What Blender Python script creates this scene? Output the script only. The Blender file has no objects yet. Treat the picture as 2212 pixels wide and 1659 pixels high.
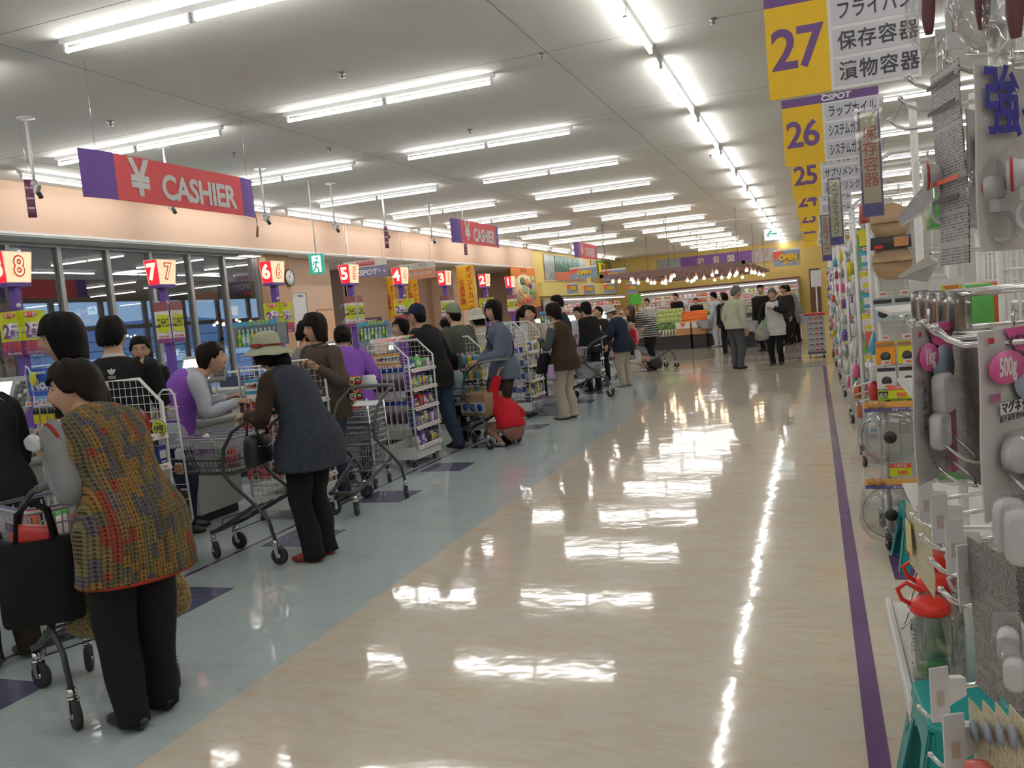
import bpy, math, random
from mathutils import Vector as V, Matrix, noise
PI = math.pi
S = bpy.context.scene
COL = S.collection
rnd = random.Random(7)

# ---------------------------------------------------------------- camera
F, YAW, PITCH, ROLL, EYE = 1850.0, .3454, -.0808, -.0904, 1.5
cy, sy, cp, sp, cr_, sr_ = math.cos(YAW), math.sin(YAW), math.cos(PITCH), math.sin(PITCH), math.cos(ROLL), math.sin(ROLL)
FW = V((-sy*cp, cy*cp, sp)); R0 = V((cy, sy, 0)); U0 = R0.cross(FW)
RT = cr_*R0 + sr_*U0; UP = -sr_*R0 + cr_*U0
cam = bpy.data.cameras.new('camera'); camo = bpy.data.objects.new('camera', cam); COL.objects.link(camo)
cam.sensor_width = 36; cam.lens = 36*F/2212; cam.clip_start = .05; cam.clip_end = 900
camo.matrix_world = Matrix(((RT.x, UP.x, -FW.x, 0), (RT.y, UP.y, -FW.y, 0), (RT.z, UP.z, -FW.z, EYE), (0, 0, 0, 1)))
S.camera = camo
def _ray(px, py): return FW + (px-1106)/F*RT - (py-829.5)/F*UP
def G(px, py, z=0.):            # where the photograph's point meets height z
    d = _ray(px, py); t = (z-EYE)/d.z; return V((d.x*t, d.y*t, z))
def AX(px, py, X):              # ... the plane x = X
    d = _ray(px, py); t = X/d.x; return V((X, d.y*t, EYE+d.z*t))
def AY(px, py, Y):              # ... the plane y = Y
    d = _ray(px, py); t = Y/d.y; return V((d.x*t, Y, EYE+d.z*t))

# ---------------------------------------------------------------- world, exposure
S.view_settings.view_transform = 'Standard'; S.view_settings.look = 'None'
S.view_settings.exposure = 0.26; S.view_settings.gamma = 1.0; S.view_settings.use_curve_mapping = False
w = bpy.data.worlds.new('world'); S.world = w; w.use_nodes = True
nt = w.node_tree; bg = nt.nodes['Background']
tc = nt.nodes.new('ShaderNodeTexCoord'); sx = nt.nodes.new('ShaderNodeSeparateXYZ'); rp = nt.nodes.new('ShaderNodeValToRGB')
nt.links.new(tc.outputs['Generated'], sx.inputs[0]); nt.links.new(sx.outputs['Z'], rp.inputs[0]); nt.links.new(rp.outputs[0], bg.inputs[0])
rp.color_ramp.elements[0].position = 0; rp.color_ramp.elements[0].color = (.34, .52, .80, 1)
rp.color_ramp.elements[1].position = .5; rp.color_ramp.elements[1].color = (.14, .32, .78, 1)
bg.inputs[1].default_value = 2.6
cy_ = S.cycles
cy_.use_denoising = True; cy_.max_bounces = 7; cy_.diffuse_bounces = 3; cy_.glossy_bounces = 3; cy_.transmission_bounces = 5
cy_.transparent_max_bounces = 12; cy_.sample_clamp_indirect = 5; cy_.caustics_reflective = False; cy_.caustics_refractive = False
TUBE = 27.0                      # brightness of the fluorescent tubes

# ---------------------------------------------------------------- materials
MATS = {}
def N(nt, t, **kw):
    n = nt.nodes.new(t)
    for k, v in kw.items(): setattr(n, k, v)
    return n
def M(name, col=None, rough=.5, metal=0., var=.06, scale=12., bump=0., bscale=60., emit=0., alpha=1., spec=.5, trans=0., coat=0., stretch=None):
    if name in MATS: return MATS[name]
    m = bpy.data.materials.new(name); MATS[name] = m; m.use_nodes = True
    nt = m.node_tree; b = nt.nodes['Principled BSDF']; L = nt.links.new
    c = tuple(col) + (1,)
    b.inputs['Base Color'].default_value = c; b.inputs['Roughness'].default_value = rough
    b.inputs['Metallic'].default_value = metal; b.inputs['Specular IOR Level'].default_value = spec
    b.inputs['Coat Weight'].default_value = coat
    tcn = N(nt, 'ShaderNodeTexCoord'); src = tcn.outputs['Object']
    if stretch:
        mp = N(nt, 'ShaderNodeMapping'); mp.inputs['Scale'].default_value = stretch; L(src, mp.inputs[0]); src = mp.outputs[0]
    if var > 0:
        n = N(nt, 'ShaderNodeTexNoise'); n.inputs['Scale'].default_value = scale; n.inputs['Detail'].default_value = 4; L(src, n.inputs['Vector'])
        r = N(nt, 'ShaderNodeMapRange'); r.inputs[3].default_value = 1-var*2; r.inputs[4].default_value = 1+var*2; L(n.outputs[0], r.inputs[0])
        h = N(nt, 'ShaderNodeHueSaturation'); h.inputs['Color'].default_value = c; L(r.outputs[0], h.inputs['Value']); L(h.outputs[0], b.inputs['Base Color'])
    if bump > 0:
        n2 = N(nt, 'ShaderNodeTexNoise'); n2.inputs['Scale'].default_value = bscale; n2.inputs['Detail'].default_value = 3; L(src, n2.inputs['Vector'])
        bp = N(nt, 'ShaderNodeBump'); bp.inputs['Strength'].default_value = bump; bp.inputs['Distance'].default_value = .01; L(n2.outputs[0], bp.inputs['Height']); L(bp.outputs[0], b.inputs['Normal'])
    if emit > 0:
        b.inputs['Emission Color'].default_value = c; b.inputs['Emission Strength'].default_value = emit
    if alpha < 1: b.inputs['Alpha'].default_value = alpha
    if trans > 0: b.inputs['Transmission Weight'].default_value = trans
    return m
def clear(name, tint=(1, 1, 1), f=.12, rough=.08, bump=.3, bscale=25, back=0., gl=.45):
    if name in MATS: return MATS[name]
    m = bpy.data.materials.new(name); MATS[name] = m; m.use_nodes = True; nt = m.node_tree; L = nt.links.new
    nt.nodes.remove(nt.nodes['Principled BSDF']); o = nt.nodes['Material Output']
    t = N(nt, 'ShaderNodeBsdfTransparent'); t.inputs[0].default_value = tuple(tint)+(1,)
    g = N(nt, 'ShaderNodeBsdfGlossy'); g.inputs['Roughness'].default_value = rough
    lw = N(nt, 'ShaderNodeLayerWeight'); lw.inputs[0].default_value = .35
    ad = N(nt, 'ShaderNodeMath', operation='MULTIPLY_ADD'); ad.inputs[1].default_value = gl; ad.inputs[2].default_value = f; L(lw.outputs['Fresnel'], ad.inputs[0]); ad.use_clamp = True
    mx = N(nt, 'ShaderNodeMixShader'); L(ad.outputs[0], mx.inputs[0]); L(t.outputs[0], mx.inputs[1]); L(g.outputs[0], mx.inputs[2]); L(mx.outputs[0], o.inputs[0])
    if bump:
        tcn = N(nt, 'ShaderNodeTexCoord'); n = N(nt, 'ShaderNodeTexNoise'); n.inputs['Scale'].default_value = bscale; L(tcn.outputs['Object'], n.inputs['Vector'])
        bp = N(nt, 'ShaderNodeBump'); bp.inputs['Strength'].default_value = bump; bp.inputs['Distance'].default_value = .02; L(n.outputs[0], bp.inputs['Height'])
        L(bp.outputs[0], g.inputs['Normal']); L(bp.outputs[0], lw.inputs['Normal'])
    return m
def fineprint(name, base=(.7, .7, .7), ink=(.12, .12, .13), rows=110., cols=160., dens=.52, axis='XZ', rough=.5):
    """a sheet printed with rows of small type too fine to read"""
    if name in MATS: return MATS[name]
    m = M(name, base, rough, var=0); nt = m.node_tree; L = nt.links.new; b = nt.nodes['Principled BSDF']
    tcn = N(nt, 'ShaderNodeTexCoord'); s = N(nt, 'ShaderNodeSeparateXYZ'); L(tcn.outputs['Object'], s.inputs[0])
    def mt(op, a, bb=None):
        n = N(nt, 'ShaderNodeMath', operation=op)
        for i, q in enumerate((a, bb)):
            if q is None: continue
            if isinstance(q, (int, float)): n.inputs[i].default_value = q
            else: L(q, n.inputs[i])
        return n.outputs[0]
    zz = mt('MULTIPLY', s.outputs[axis[1]], rows); row = mt('FLOOR', zz); fr = mt('FRACT', zz)
    on = mt('LESS_THAN', fr, .55)
    cb = N(nt, 'ShaderNodeCombineXYZ'); L(mt('MULTIPLY', s.outputs[axis[0]], cols), cb.inputs[0]); L(mt('MULTIPLY', row, 7.31), cb.inputs[1])
    n = N(nt, 'ShaderNodeTexNoise'); n.inputs['Scale'].default_value = 1.; n.inputs['Detail'].default_value = 2; L(cb.outputs[0], n.inputs['Vector'])
    cb2 = N(nt, 'ShaderNodeCombineXYZ'); L(mt('MULTIPLY', row, .37), cb2.inputs[0])
    n2 = N(nt, 'ShaderNodeTexNoise'); n2.inputs['Scale'].default_value = 1.; L(cb2.outputs[0], n2.inputs['Vector'])
    k = mt('MULTIPLY', mt('MULTIPLY', on, mt('GREATER_THAN', n.outputs[0], 1-dens)), mt('GREATER_THAN', n2.outputs[0], .42))
    mx = N(nt, 'ShaderNodeMix', data_type='RGBA'); L(k, mx.inputs[0]); mx.inputs[6].default_value = tuple(base)+(1,); mx.inputs[7].default_value = tuple(ink)+(1,)
    L(mx.outputs[2], b.inputs['Base Color'])
    return m

# ---------------------------------------------------------------- mesh helpers
class MB:
    def __init__(s): s.v = []; s.f = []; s.m = []; s.s = []
    def add(s, vs, fs, mi=0, smooth=False):
        o = len(s.v); s.v += [tuple(p) for p in vs]
        for f in fs: s.f.append([i+o for i in f]); s.m.append(mi); s.s.append(smooth)
        return s
    def box(s, c, d, mi=0, rot=None, taper=1.):
        hx, hy, hz = d[0]/2, d[1]/2, d[2]/2; c = V(c)
        vs = [V((x*hx*(taper if z > 0 else 1), y*hy*(taper if z > 0 else 1), z*hz)) for z in (-1, 1) for y in (-1, 1) for x in (-1, 1)]
        if rot is not None: vs = [rot @ p for p in vs]
        return s.add([p+c for p in vs], [(0, 2, 3, 1), (4, 5, 7, 6), (0, 1, 5, 4), (2, 6, 7, 3), (0, 4, 6, 2), (1, 3, 7, 5)], mi)
    def bb(s, x0, x1, y0, y1, z0, z1, mi=0): return s.box(((x0+x1)/2, (y0+y1)/2, (z0+z1)/2), (abs(x1-x0), abs(y1-y0), abs(z1-z0)), mi)
    def rbox(s, c, d, r, mi=0, rot=None, n=3):
        """box with corners rounded in its own xy outline and softened top and bottom"""
        c = V(c); hx, hy, hz = d[0]/2, d[1]/2, d[2]/2; r = min(r, hx*.99, hy*.99); q = min(r*.5, hz*.45); rings = []
        for (ins, z) in ((q, -hz), (0, -hz+q), (0, hz-q), (q, hz)):
            ring = []
            for (sx_, sy_, a0) in ((1, 1, 0), (-1, 1, PI/2), (-1, -1, PI), (1, -1, 1.5*PI)):
                for i in range(n+1):
                    a = a0+PI/2*i/n; ring.append(V((sx_*(hx-r)+(r-ins)*math.cos(a), sy_*(hy-r)+(r-ins)*math.sin(a), z)))
            rings.append(ring)
        k = len(rings[0]); vs = [p for g in rings for p in g]
        if rot is not None: vs = [rot @ p for p in vs]
        fs = [(j*k+i, j*k+(i+1) % k, (j+1)*k+(i+1) % k, (j+1)*k+i) for j in range(3) for i in range(k)]
        s.add([p+c for p in vs], fs, mi, True); o = len(s.v)-len(vs)
        s.f += [[o+i for i in range(k-1, -1, -1)], [o+3*k+i for i in range(k)]]; s.m += [mi, mi]; s.s += [False, False]
        return s
    def tube(s, pts, r, seg=8, mi=0, closed=False, r2=None):
        pts = [V(p) for p in pts]; n = len(pts); vs = []; prev = None
        for i, p in enumerate(pts):
            if closed: t = (pts[(i+1) % n]-pts[i-1])
            else: t = pts[min(i+1, n-1)]-pts[max(i-1, 0)]
            t.normalize()
            if prev is None:
                a = V((0, 0, 1)) if abs(t.z) < .9 else V((1, 0, 0)); u = t.cross(a).normalized()
            else:
                u = (prev - t*prev.dot(t)); u = u.normalized() if u.length > 1e-6 else t.orthogonal().normalized()
            prev = u; w_ = t.cross(u); rr = r if r2 is None else r+(r2-r)*i/(n-1)
            vs += [p+(u*math.cos(2*PI*k/seg)+w_*math.sin(2*PI*k/seg))*rr for k in range(seg)]
        m_ = n if closed else n-1
        fs = [(i*seg+k, i*seg+(k+1) % seg, ((i+1) % n)*seg+(k+1) % seg, ((i+1) % n)*seg+k) for i in range(m_) for k in range(seg)]
        s.add(vs, fs, mi, True)
        if not closed:
            o = len(s.v)-len(vs); s.f += [[o+k for k in range(seg-1, -1, -1)], [o+(n-1)*seg+k for k in range(seg)]]; s.m += [mi]*2; s.s += [False]*2
        return s
    def cyl(s, p0, p1, r, seg=12, mi=0, r2=None): return s.tube([p0, p1], r, seg, mi, False, r2)
    def lathe(s, prof, c=(0, 0, 0), seg=16, mi=0, rot=None, sx=1., sy=1., caps=True):
        c = V(c); vs = [V((r*math.cos(2*PI*k/seg)*sx, r*math.sin(2*PI*k/seg)*sy, z)) for (r, z) in prof for k in range(seg)]
        if rot is not None: vs = [rot @ p for p in vs]
        n = len(prof); fs = [(i*seg+k, i*seg+(k+1) % seg, (i+1)*seg+(k+1) % seg, (i+1)*seg+k) for i in range(n-1) for k in range(seg)]
        s.add([p+c for p in vs], fs, mi, True)
        if caps:
            o = len(s.v)-len(vs); s.f += [[o+k for k in range(seg-1, -1, -1)], [o+(n-1)*seg+k for k in range(seg)]]; s.m += [mi]*2; s.s += [False]*2
        return s
    def sph(s, c, r, mi=0, seg=12, rings=8, rot=None):
        if not hasattr(r, '__len__'): r = (r, r, r)
        c = V(c); vs = []
        for j in range(rings+1):
            th = PI*j/rings; k_ = 1 if j in (0, rings) else seg
            for k in range(k_):
                p = V((r[0]*math.sin(th)*math.cos(2*PI*k/seg), r[1]*math.sin(th)*math.sin(2*PI*k/seg), r[2]*math.cos(th)))
                vs.append((rot @ p if rot is not None else p)+c)
        fs = []; last = 1+(rings-1)*seg
        for k in range(seg): fs.append((0, 1+k, 1+(k+1) % seg))
        for j in range(rings-2):
            a = 1+j*seg
            for k in range(seg): fs.append((a+k, a+seg+k, a+seg+(k+1) % seg, a+(k+1) % seg))
        a = last-seg
        for k in range(seg): fs.append((a+k, last, a+(k+1) % seg))
        return s.add(vs, fs, mi, True)
    def loft(s, rings, seg=14, mi=0, side=(1, 0, 0), sub=3, wr=0., pw=2., seed=0., wf=9.):
        side = V(side); R = []
        n = len(rings); rg = [(V(a[0]), a[1], a[2]) for a in rings]
        for i in range(n-1):
            p = [rg[max(i-1, 0)], rg[i], rg[i+1], rg[min(i+2, n-1)]]
            for q in range(sub if i < n-2 else sub+1):
                t = q/sub
                def c(a, b, cc, d): return .5*((2*b)+(cc-a)*t+(2*a-5*b+4*cc-d)*t*t+(3*b-a-3*cc+d)*t*t*t)
                R.append((c(p[0][0], p[1][0], p[2][0], p[3][0]), max(.001, c(p[0][1], p[1][1], p[2][1], p[3][1])), max(.001, c(p[0][2], p[1][2], p[2][2], p[3][2]))))
        vs = []; m_ = len(R)
        for i, (p, rx, ry) in enumerate(R):
            t = (R[min(i+1, m_-1)][0]-R[max(i-1, 0)][0]); t = t.normalized() if t.length > 1e-7 else V((0, 0, 1))
            u = side - t*side.dot(t)
            if u.length < .15: u = V((0, 1, 0)) - t*t.y
            u.normalize(); f = t.cross(u)
            for k in range(seg):
                a = 2*PI*k/seg; ca, sa = math.cos(a), math.sin(a)
                e = 1. if pw == 2. else (abs(ca)**pw+abs(sa)**pw)**(-1/pw)
                q = p+u*ca*rx*e+f*sa*ry*e
                if wr:
                    nn = noise.noise(V((q.x*wf+seed, q.y*wf, q.z*wf*.6))); q = q+(u*ca+f*sa)*wr*nn*1.6
                vs.append(q)
        fs = [(i*seg+k, i*seg+(k+1) % seg, (i+1)*seg+(k+1) % seg, (i+1)*seg+k) for i in range(m_-1) for k in range(seg)]
        s.add(vs, fs, mi, True); o = len(s.v)-len(vs)
        s.f += [[o+k for k in range(seg-1, -1, -1)], [o+(m_-1)*seg+k for k in range(seg)]]; s.m += [mi]*2; s.s += [True]*2
        return s
    def poly(s, pts, mi=0): return s.add(pts, [tuple(range(len(pts)))], mi)
    def prism(s, pts, d, mi=0):
        """polygon swept along vector d"""
        n = len(pts); a = [V(p) for p in pts]; b = [p+V(d) for p in a]
        return s.add(a+b, [tuple(range(n-1, -1, -1)), tuple(range(n, 2*n))]+[(i, (i+1) % n, n+(i+1) % n, n+i) for i in range(n)], mi)
    def xf(s, m):
        s.v = [tuple(m @ V(p)) for p in s.v]; return s
    def mesh(s, name, mats):
        me = bpy.data.meshes.new(name); me.from_pydata(s.v, [], s.f)
        for m in mats: me.materials.append(m)
        me.polygons.foreach_set('material_index', s.m); me.polygons.foreach_set('use_smooth', s.s); me.update()
        return me
    def build(s, name, mats, parent=None, loc=None, rz=0., **tags):
        if not isinstance(mats, (list, tuple)): mats = [mats]
        return put(name, s.mesh(name, mats), parent, loc, rz, **tags)
def put(name, data, parent=None, loc=None, rz=0., **tags):
    o = bpy.data.objects.new(name, data); COL.objects.link(o)
    if parent: o.parent = parent
    if loc is not None: o.location = loc
    if rz: o.rotation_euler.z = rz
    for k, v in tags.items(): o[{'cat': 'category'}.get(k, k)] = v
    return o
def thing(name, label, cat, loc=(0, 0, 0), rz=0., group=None):
    o = put(name, None, None, loc, rz, label=label, cat=cat)
    o.empty_display_size = .1
    if group: o['group'] = group
    return o
KIDS = {}
def kids(o):
    return [c for c in o.children]
def dup(o, loc, rz=None, label=None, group=None, _cache={}):
    key = o.name
    if key not in _cache: _cache[key] = [(c, list(c.children)) for c in o.children]
    r = o.copy(); COL.objects.link(r); r.location = loc
    if rz is not None: r.rotation_euler.z = rz
    if label: r['label'] = label
    if group: r['group'] = group
    for c, gs in _cache[key]:
        d = c.copy(); COL.objects.link(d); d.parent = r
        for g in gs:
            e = g.copy(); COL.objects.link(e); e.parent = d
    return r
def text(body, size, mat, loc, rot=(PI/2, 0, 0), parent=None, name='lettering', bold=0., ext=.0008, sx=1., align='CENTER', shear=0., sp=1., line=1.):
    cu = bpy.data.curves.new(name, 'FONT'); cu.body = body; cu.size = size; cu.extrude = ext; cu.offset = bold
    cu.align_x = align; cu.align_y = 'CENTER'; cu.resolution_u = 3; cu.shear = shear; cu.space_character = sp; cu.space_line = line; cu.fill_mode = 'FRONT'
    cu.materials.append(mat)
    o = bpy.data.objects.new(name, cu); COL.objects.link(o); o.location = loc; o.rotation_euler = rot; o.scale = (sx, 1, 1)
    if parent: o.parent = parent
    return o
FS = (PI/2, 0, 0)          # lettering that faces -y
FA = (PI/2, 0, PI/2)       # lettering that faces +x
FB = (PI/2, 0, -PI/2)      # lettering that faces -x
WHITE = M('white enamel', (.80, .80, .78), .35, var=.03)
WPLA = M('white plastic', (.78, .78, .77), .4, var=.03)
GREYW = M('pale grey laminate', (.50, .50, .47), .45, var=.05)
CHROME = M('chrome', (.75, .75, .76), .15, 1., var=.03)
BLACKP = M('black plastic', (.02, .02, .022), .4, var=.1)
RUBBER = M('black rubber', (.025, .025, .027), .7, var=.15)
PURPLE = M('purple paint', (.13, .06, .33), .45, var=.04)
CARTM = M('dark grey cart tube', (.06, .063, .067), .4, .35, var=.08)
RED = M('sign red', (.72, .05, .06), .45, var=.03)
YEL = M('sign yellow', (.80, .50, .01), .5, var=.03)
SWH = M('sign white', (.78, .78, .80), .5, var=.03)
LILAC = M('lettering pale', (.85, .83, .85), .5, var=.02)
INK = M('dark print', (.05, .05, .055), .6, var=.03)
SPUR = M('sign purple', (.14, .06, .22), .5, var=.03)
LOGO = M('logo white', (.85, .85, .85), .5, var=0)
def logo(size, loc, rot, parent, mat, bar=True):
    """the shop's own mark: rounded wide capitals, the first with a bar above it"""
    o = text('CSPOT', size, mat, loc, rot, parent, 'logo_lettering', bold=size*.035, sx=1.15, shear=.12)
    b = MB().box((-size*1.50, size*.46, 0), (size*.42, size*.10, .002)).mesh('logo_bar', [mat])
    q = put('logo_bar', b, parent, loc); q.rotation_euler = rot
    return o
# ---------------------------------------------------------------- the setting
X0, X1, Y0, Y1, CH = -11.0, 13.0, -7.0, 50.0, 4.1
def floor_mat(name, base, streak, amount, sc=2.2, var2=(.9, 1.05), rough=.07):
    m = M(name, base, rough, var=0, spec=.5); nt = m.node_tree; L = nt.links.new; b = nt.nodes['Principled BSDF']
    t = N(nt, 'ShaderNodeTexCoord'); mp = N(nt, 'ShaderNodeMapping'); mp.inputs['Rotation'].default_value = (0, 0, .5); mp.inputs['Scale'].default_value = (1.2, 3.6, 1); L(t.outputs['Object'], mp.inputs[0])
    n1 = N(nt, 'ShaderNodeTexNoise'); n1.inputs['Scale'].default_value = sc; n1.inputs['Detail'].default_value = 8; n1.inputs['Roughness'].default_value = .7; n1.inputs['Distortion'].default_value = 1.2; L(mp.outputs[0], n1.inputs['Vector'])
    r = N(nt, 'ShaderNodeValToRGB'); r.color_ramp.elements[0].position = .46; r.color_ramp.elements[1].position = .72; L(n1.outputs[0], r.inputs[0])
    mu = N(nt, 'ShaderNodeMath', operation='MULTIPLY'); mu.inputs[1].default_value = amount; L(r.outputs[0], mu.inputs[0])
    mx = N(nt, 'ShaderNodeMix', data_type='RGBA'); mx.inputs[6].default_value = tuple(base)+(1,); mx.inputs[7].default_value = tuple(streak)+(1,); L(mu.outputs[0], mx.inputs[0])
    n2 = N(nt, 'ShaderNodeTexNoise'); n2.inputs['Scale'].default_value = 14; n2.inputs['Detail'].default_value = 6; L(mp.outputs[0], n2.inputs['Vector'])
    vr = N(nt, 'ShaderNodeMapRange'); vr.inputs[3].default_value = var2[0]; vr.inputs[4].default_value = var2[1]; L(n2.outputs[0], vr.inputs[0])
    h = N(nt, 'ShaderNodeHueSaturation'); L(mx.outputs[2], h.inputs['Color']); L(vr.outputs[0], h.inputs['Value']); L(h.outputs[0], b.inputs['Base Color'])
    # slight waviness of laid vinyl under its polish
    n3 = N(nt, 'ShaderNodeTexNoise'); n3.inputs['Scale'].default_value = 3.2; n3.inputs['Detail'].default_value = 3; L(t.outputs['Object'], n3.inputs['Vector'])
    bp = N(nt, 'ShaderNodeBump'); bp.inputs['Strength'].default_value = .10; bp.inputs['Distance'].default_value = .02; L(n3.outputs[0], bp.inputs['Height']); L(bp.outputs[0], b.inputs['Normal'])
    n4 = N(nt, 'ShaderNodeTexNoise'); n4.inputs['Scale'].default_value = 1.3; n4.inputs['Detail'].default_value = 5; L(t.outputs['Object'], n4.inputs['Vector'])
    rr = N(nt, 'ShaderNodeMapRange'); rr.inputs[3].default_value = rough*.5; rr.inputs[4].default_value = rough*2.; L(n4.outputs[0], rr.inputs[0]); L(rr.outputs[0], b.inputs['Roughness'])
    b.inputs['IOR'].default_value = 1.5
    return m
CREAM = floor_mat('cream marbled vinyl', (.70, .645, .55), (.66, .45, .26), .65, rough=.05)
BLUEF = floor_mat('blue grey marbled vinyl', (.52, .60, .61), (.43, .50, .52), .7, rough=.06)
NAVYF = floor_mat('slate blue vinyl tile', (.11, .115, .20), (.17, .16, .27), .8, sc=5)
FPUR = floor_mat('purple floor stripe', (.13, .055, .18), (.16, .08, .22), .5)
GREYF = floor_mat('pale grey beige vinyl', (.50, .45, .37), (.42, .36, .3), .5, rough=.05)
CEILM = M('ceiling board', (.86, .85, .80), .85, var=.03, scale=1.2, bump=.05, bscale=90)
PEACH = M('peach wallpaper', (.72, .50, .365), .7, var=.02, scale=40, bump=.05, bscale=200)
YWALL = M('mustard wallpaper', (.82, .60, .19), .7, var=.02, scale=30)
OCHRE = M('dark ochre paint', (.42, .27, .05), .6, var=.04)
MAROON = M('maroon trim', (.13, .02, .025), .5, var=.05)
ALU = M('brushed aluminium', (.32, .32, .30), .35, .5, var=.05)
DKFR = M('dark bronze frame', (.035, .033, .032), .7, 0, var=.08)
PALEW = M('pale wall', (.62, .60, .56), .7, var=.03)
st = dict(kind='structure')
MB().bb(-20, X1, Y0, Y1, -.1, 0).build('floor', CREAM, **st)
# inlaid areas and stripes, thin sheets let into the floor
z1 = .0015
bl = MB(); P = [(-11, Y0), (-2.4, Y0), (-2.4, 12.2), (-2.47, 13.6), (-2.68, 15.), (-3.0, 16.3), (-3.5, 17.6), (-4.2, 18.2), (-11, 18.2)]
bl.prism([(x, y, 0) for x, y in P], (0, 0, z1)); bl.build('floor_inlay', BLUEF, label='blue grey vinyl zone along the checkouts', **st)
MB().bb(-9, 9, 19.2, 20.1, 0, z1).build('floor_inlay', GREYF, **st)
MB().bb(-9, 9, 20.9, 26.5, 0, z1).build('floor_inlay', GREYF, **st)
fl = bpy.data.objects['floor']
for k in range(11):
    y = 2.41+1.33*k; MB().bb(-3.86, -3.41, y, y+.45, 0, z1*1.7).build('floor_tile', NAVYF, fl)
MB().bb(-3.965, -3.93, Y0, 17.9, 0, z1*1.7).build('floor_stripe', FPUR, fl)
MB().bb(.075, .14, Y0, 17.2, 0, z1*1.7).build('floor_stripe', FPUR, fl)
MB().bb(-3.95, .14, 17.17, 17.2, 0, z1*1.7).build('floor_stripe', NAVYF, fl)
MB().bb(-9, 9, 20.45, 20.5, 0, z1*1.7).build('floor_stripe', NAVYF, fl)
MB().bb(.3, .62, 4.58, 4.99, 0, z1*1.7).build('floor_tile', FPUR, fl)
# ceiling with its board joints
ce = MB().bb(X0-.2, X1, Y0, Y1, CH, CH+.1).build('ceiling', CEILM, **st)
j = MB()
for y in [1.2+3.19*k+1.0 for k in range(16)]: j.bb(X0, X1, y-.003, y+.003, CH-.001, CH+.004)
for x in (-9.7, -6.2, -2.4, 1.4, 5.2): j.bb(x-.003, x+.003, Y0, Y1, CH-.001, CH+.004)
j.build('ceiling_joint', M('joint shadow gap', (.22, .22, .21), .8), ce)
# long bulkhead over the checkout windows and the soffit behind it
wl = MB().bb(-11.1, -10.95, Y0, 19.15, 3.36, CH).bb(-11.1, -10.95, 19.18, 34.3, 3.36, CH).build('wall_left', PEACH, **st)
MB().bb(-10.985, -10.93, Y0, 34.3, 3.325, 3.36).build('bulkhead_edge', WHITE, wl)
MB().bb(-17., -10.95, Y0, 34.3, 3.30, 3.34).build('soffit', CEILM, **st)
MB().bb(-10.97, -10.94, 19.14, 19.19, 3.36, CH).build('wall_joint', WHITE, wl)
MB().bb(-11.1, X1, Y0-.1, Y0, 0, CH).build('wall_rear', PALEW, **st)
MB().bb(X1, X1+.1, Y0, Y1, 0, CH).build('wall_right', PALEW, **st)
MB().bb(-11.4, X1, Y1, Y1+.1, 0, CH).build('wall_back', YWALL, **st)
MB().bb(-11.3, -11.1, 34.3, Y1, 0, CH).build('wall_far_left', YWALL, **st)
MB().bb(-17, -11.1, 34.2, 34.3, 0, 3.34).build('wall_lobby_end', PEACH, **st)
# checkout window wall: mullions and tall panes
GLASS = clear('window glass', (.86, .88, .88), .035, .0, 0)
GLASS.node_tree.nodes['Layer Weight'].inputs[0].default_value = .5
XW = -11.55
MY = [3.75, 4.78, 5.8, 6.82, 7.85, 8.88, 9.9, 10.85, 11.88, 12.9, 13.95, 15.0, 16.15]
win = MB().bb(XW-.05, XW+.05, 3.7, 16.2, .0, .10).build('window_1', ALU, **st)
MB().bb(XW-.05, XW+.05, 3.7, 16.2, 3.24, 3.30).build('window_frame', ALU, win)
for i, y in enumerate(MY): MB().bb(XW-.06, XW+.06, y-.04, y+.04, .1, 3.24).build('mullion', ALU, win)
for a, b_ in zip(MY[:-1], MY[1:]): MB().bb(XW-.005, XW+.005, a+.04, b_-.04, .1, 3.24).build('pane', GLASS, win)
MB().bb(XW-.05, XW+.05, Y0, 3.7, 0, 3.3).build('wall_window_side', PALEW, **st)
# vestibule beyond: peach pier, outer windows, dusk outside
MB().bb(-17, -16.9, Y0, 8.0, 0, 3.3).build('wall_vestibule', PEACH, **st)
MB().bb(-16.98, -16.9, 12.6, 14.4, 0, 3.3).build('wall_vestibule_pier', PEACH, **st)
ow = MB().bb(-17, -16.88, 8., 34.2, 2.75, 3.3).build('window_2', DKFR, **st)
MB().bb(-17, -16.88, 8., 34.2, 2.03, 2.14).build('window_rail', DKFR, ow)
MB().bb(-17, -16.88, 8., 34.2, 0, .12).build('window_rail', DKFR, ow)
for k in range(18):
    y = 8.05+1.5*k; MB().bb(-17, -16.88, y-.045, y+.045, .12, 2.75).build('mullion', DKFR, ow)
for k in range(17):
    y = 8.05+1.5*k; MB().bb(-16.95, -16.94, y+.07, y+1.43, .12, 2.75).build('pane', GLASS, ow)
for z in (.75, 1.0, 1.25, 1.5, 1.75):
    MB().cyl((-17.6, 8, z), (-17.6, 34, z+.02), .012, 6).build('fence_rail', DKFR, ow)
MB().bb(-60, -17, -30, 90, -.2, -.05).build('ground_outside', M('dusk asphalt', (.42, .50, .60), .8, var=.1, scale=2), **st)
hl = MB(); pr = [(-30, 0), (-30, 6), (-10, 10), (10, 7), (30, 9), (60, 7), (75, 9), (92, 15), (110, 24), (125, 19), (145, 12), (175, 22), (200, 8), (200, 0)]
hl.prism([(-150, y*1.6, z*.36-.1) for y, z in pr], (-40, 0, 0)); hl.build('hills', M('dusk hillside', (.22, .34, .50), .95, var=.15, scale=.1), **st)
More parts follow.
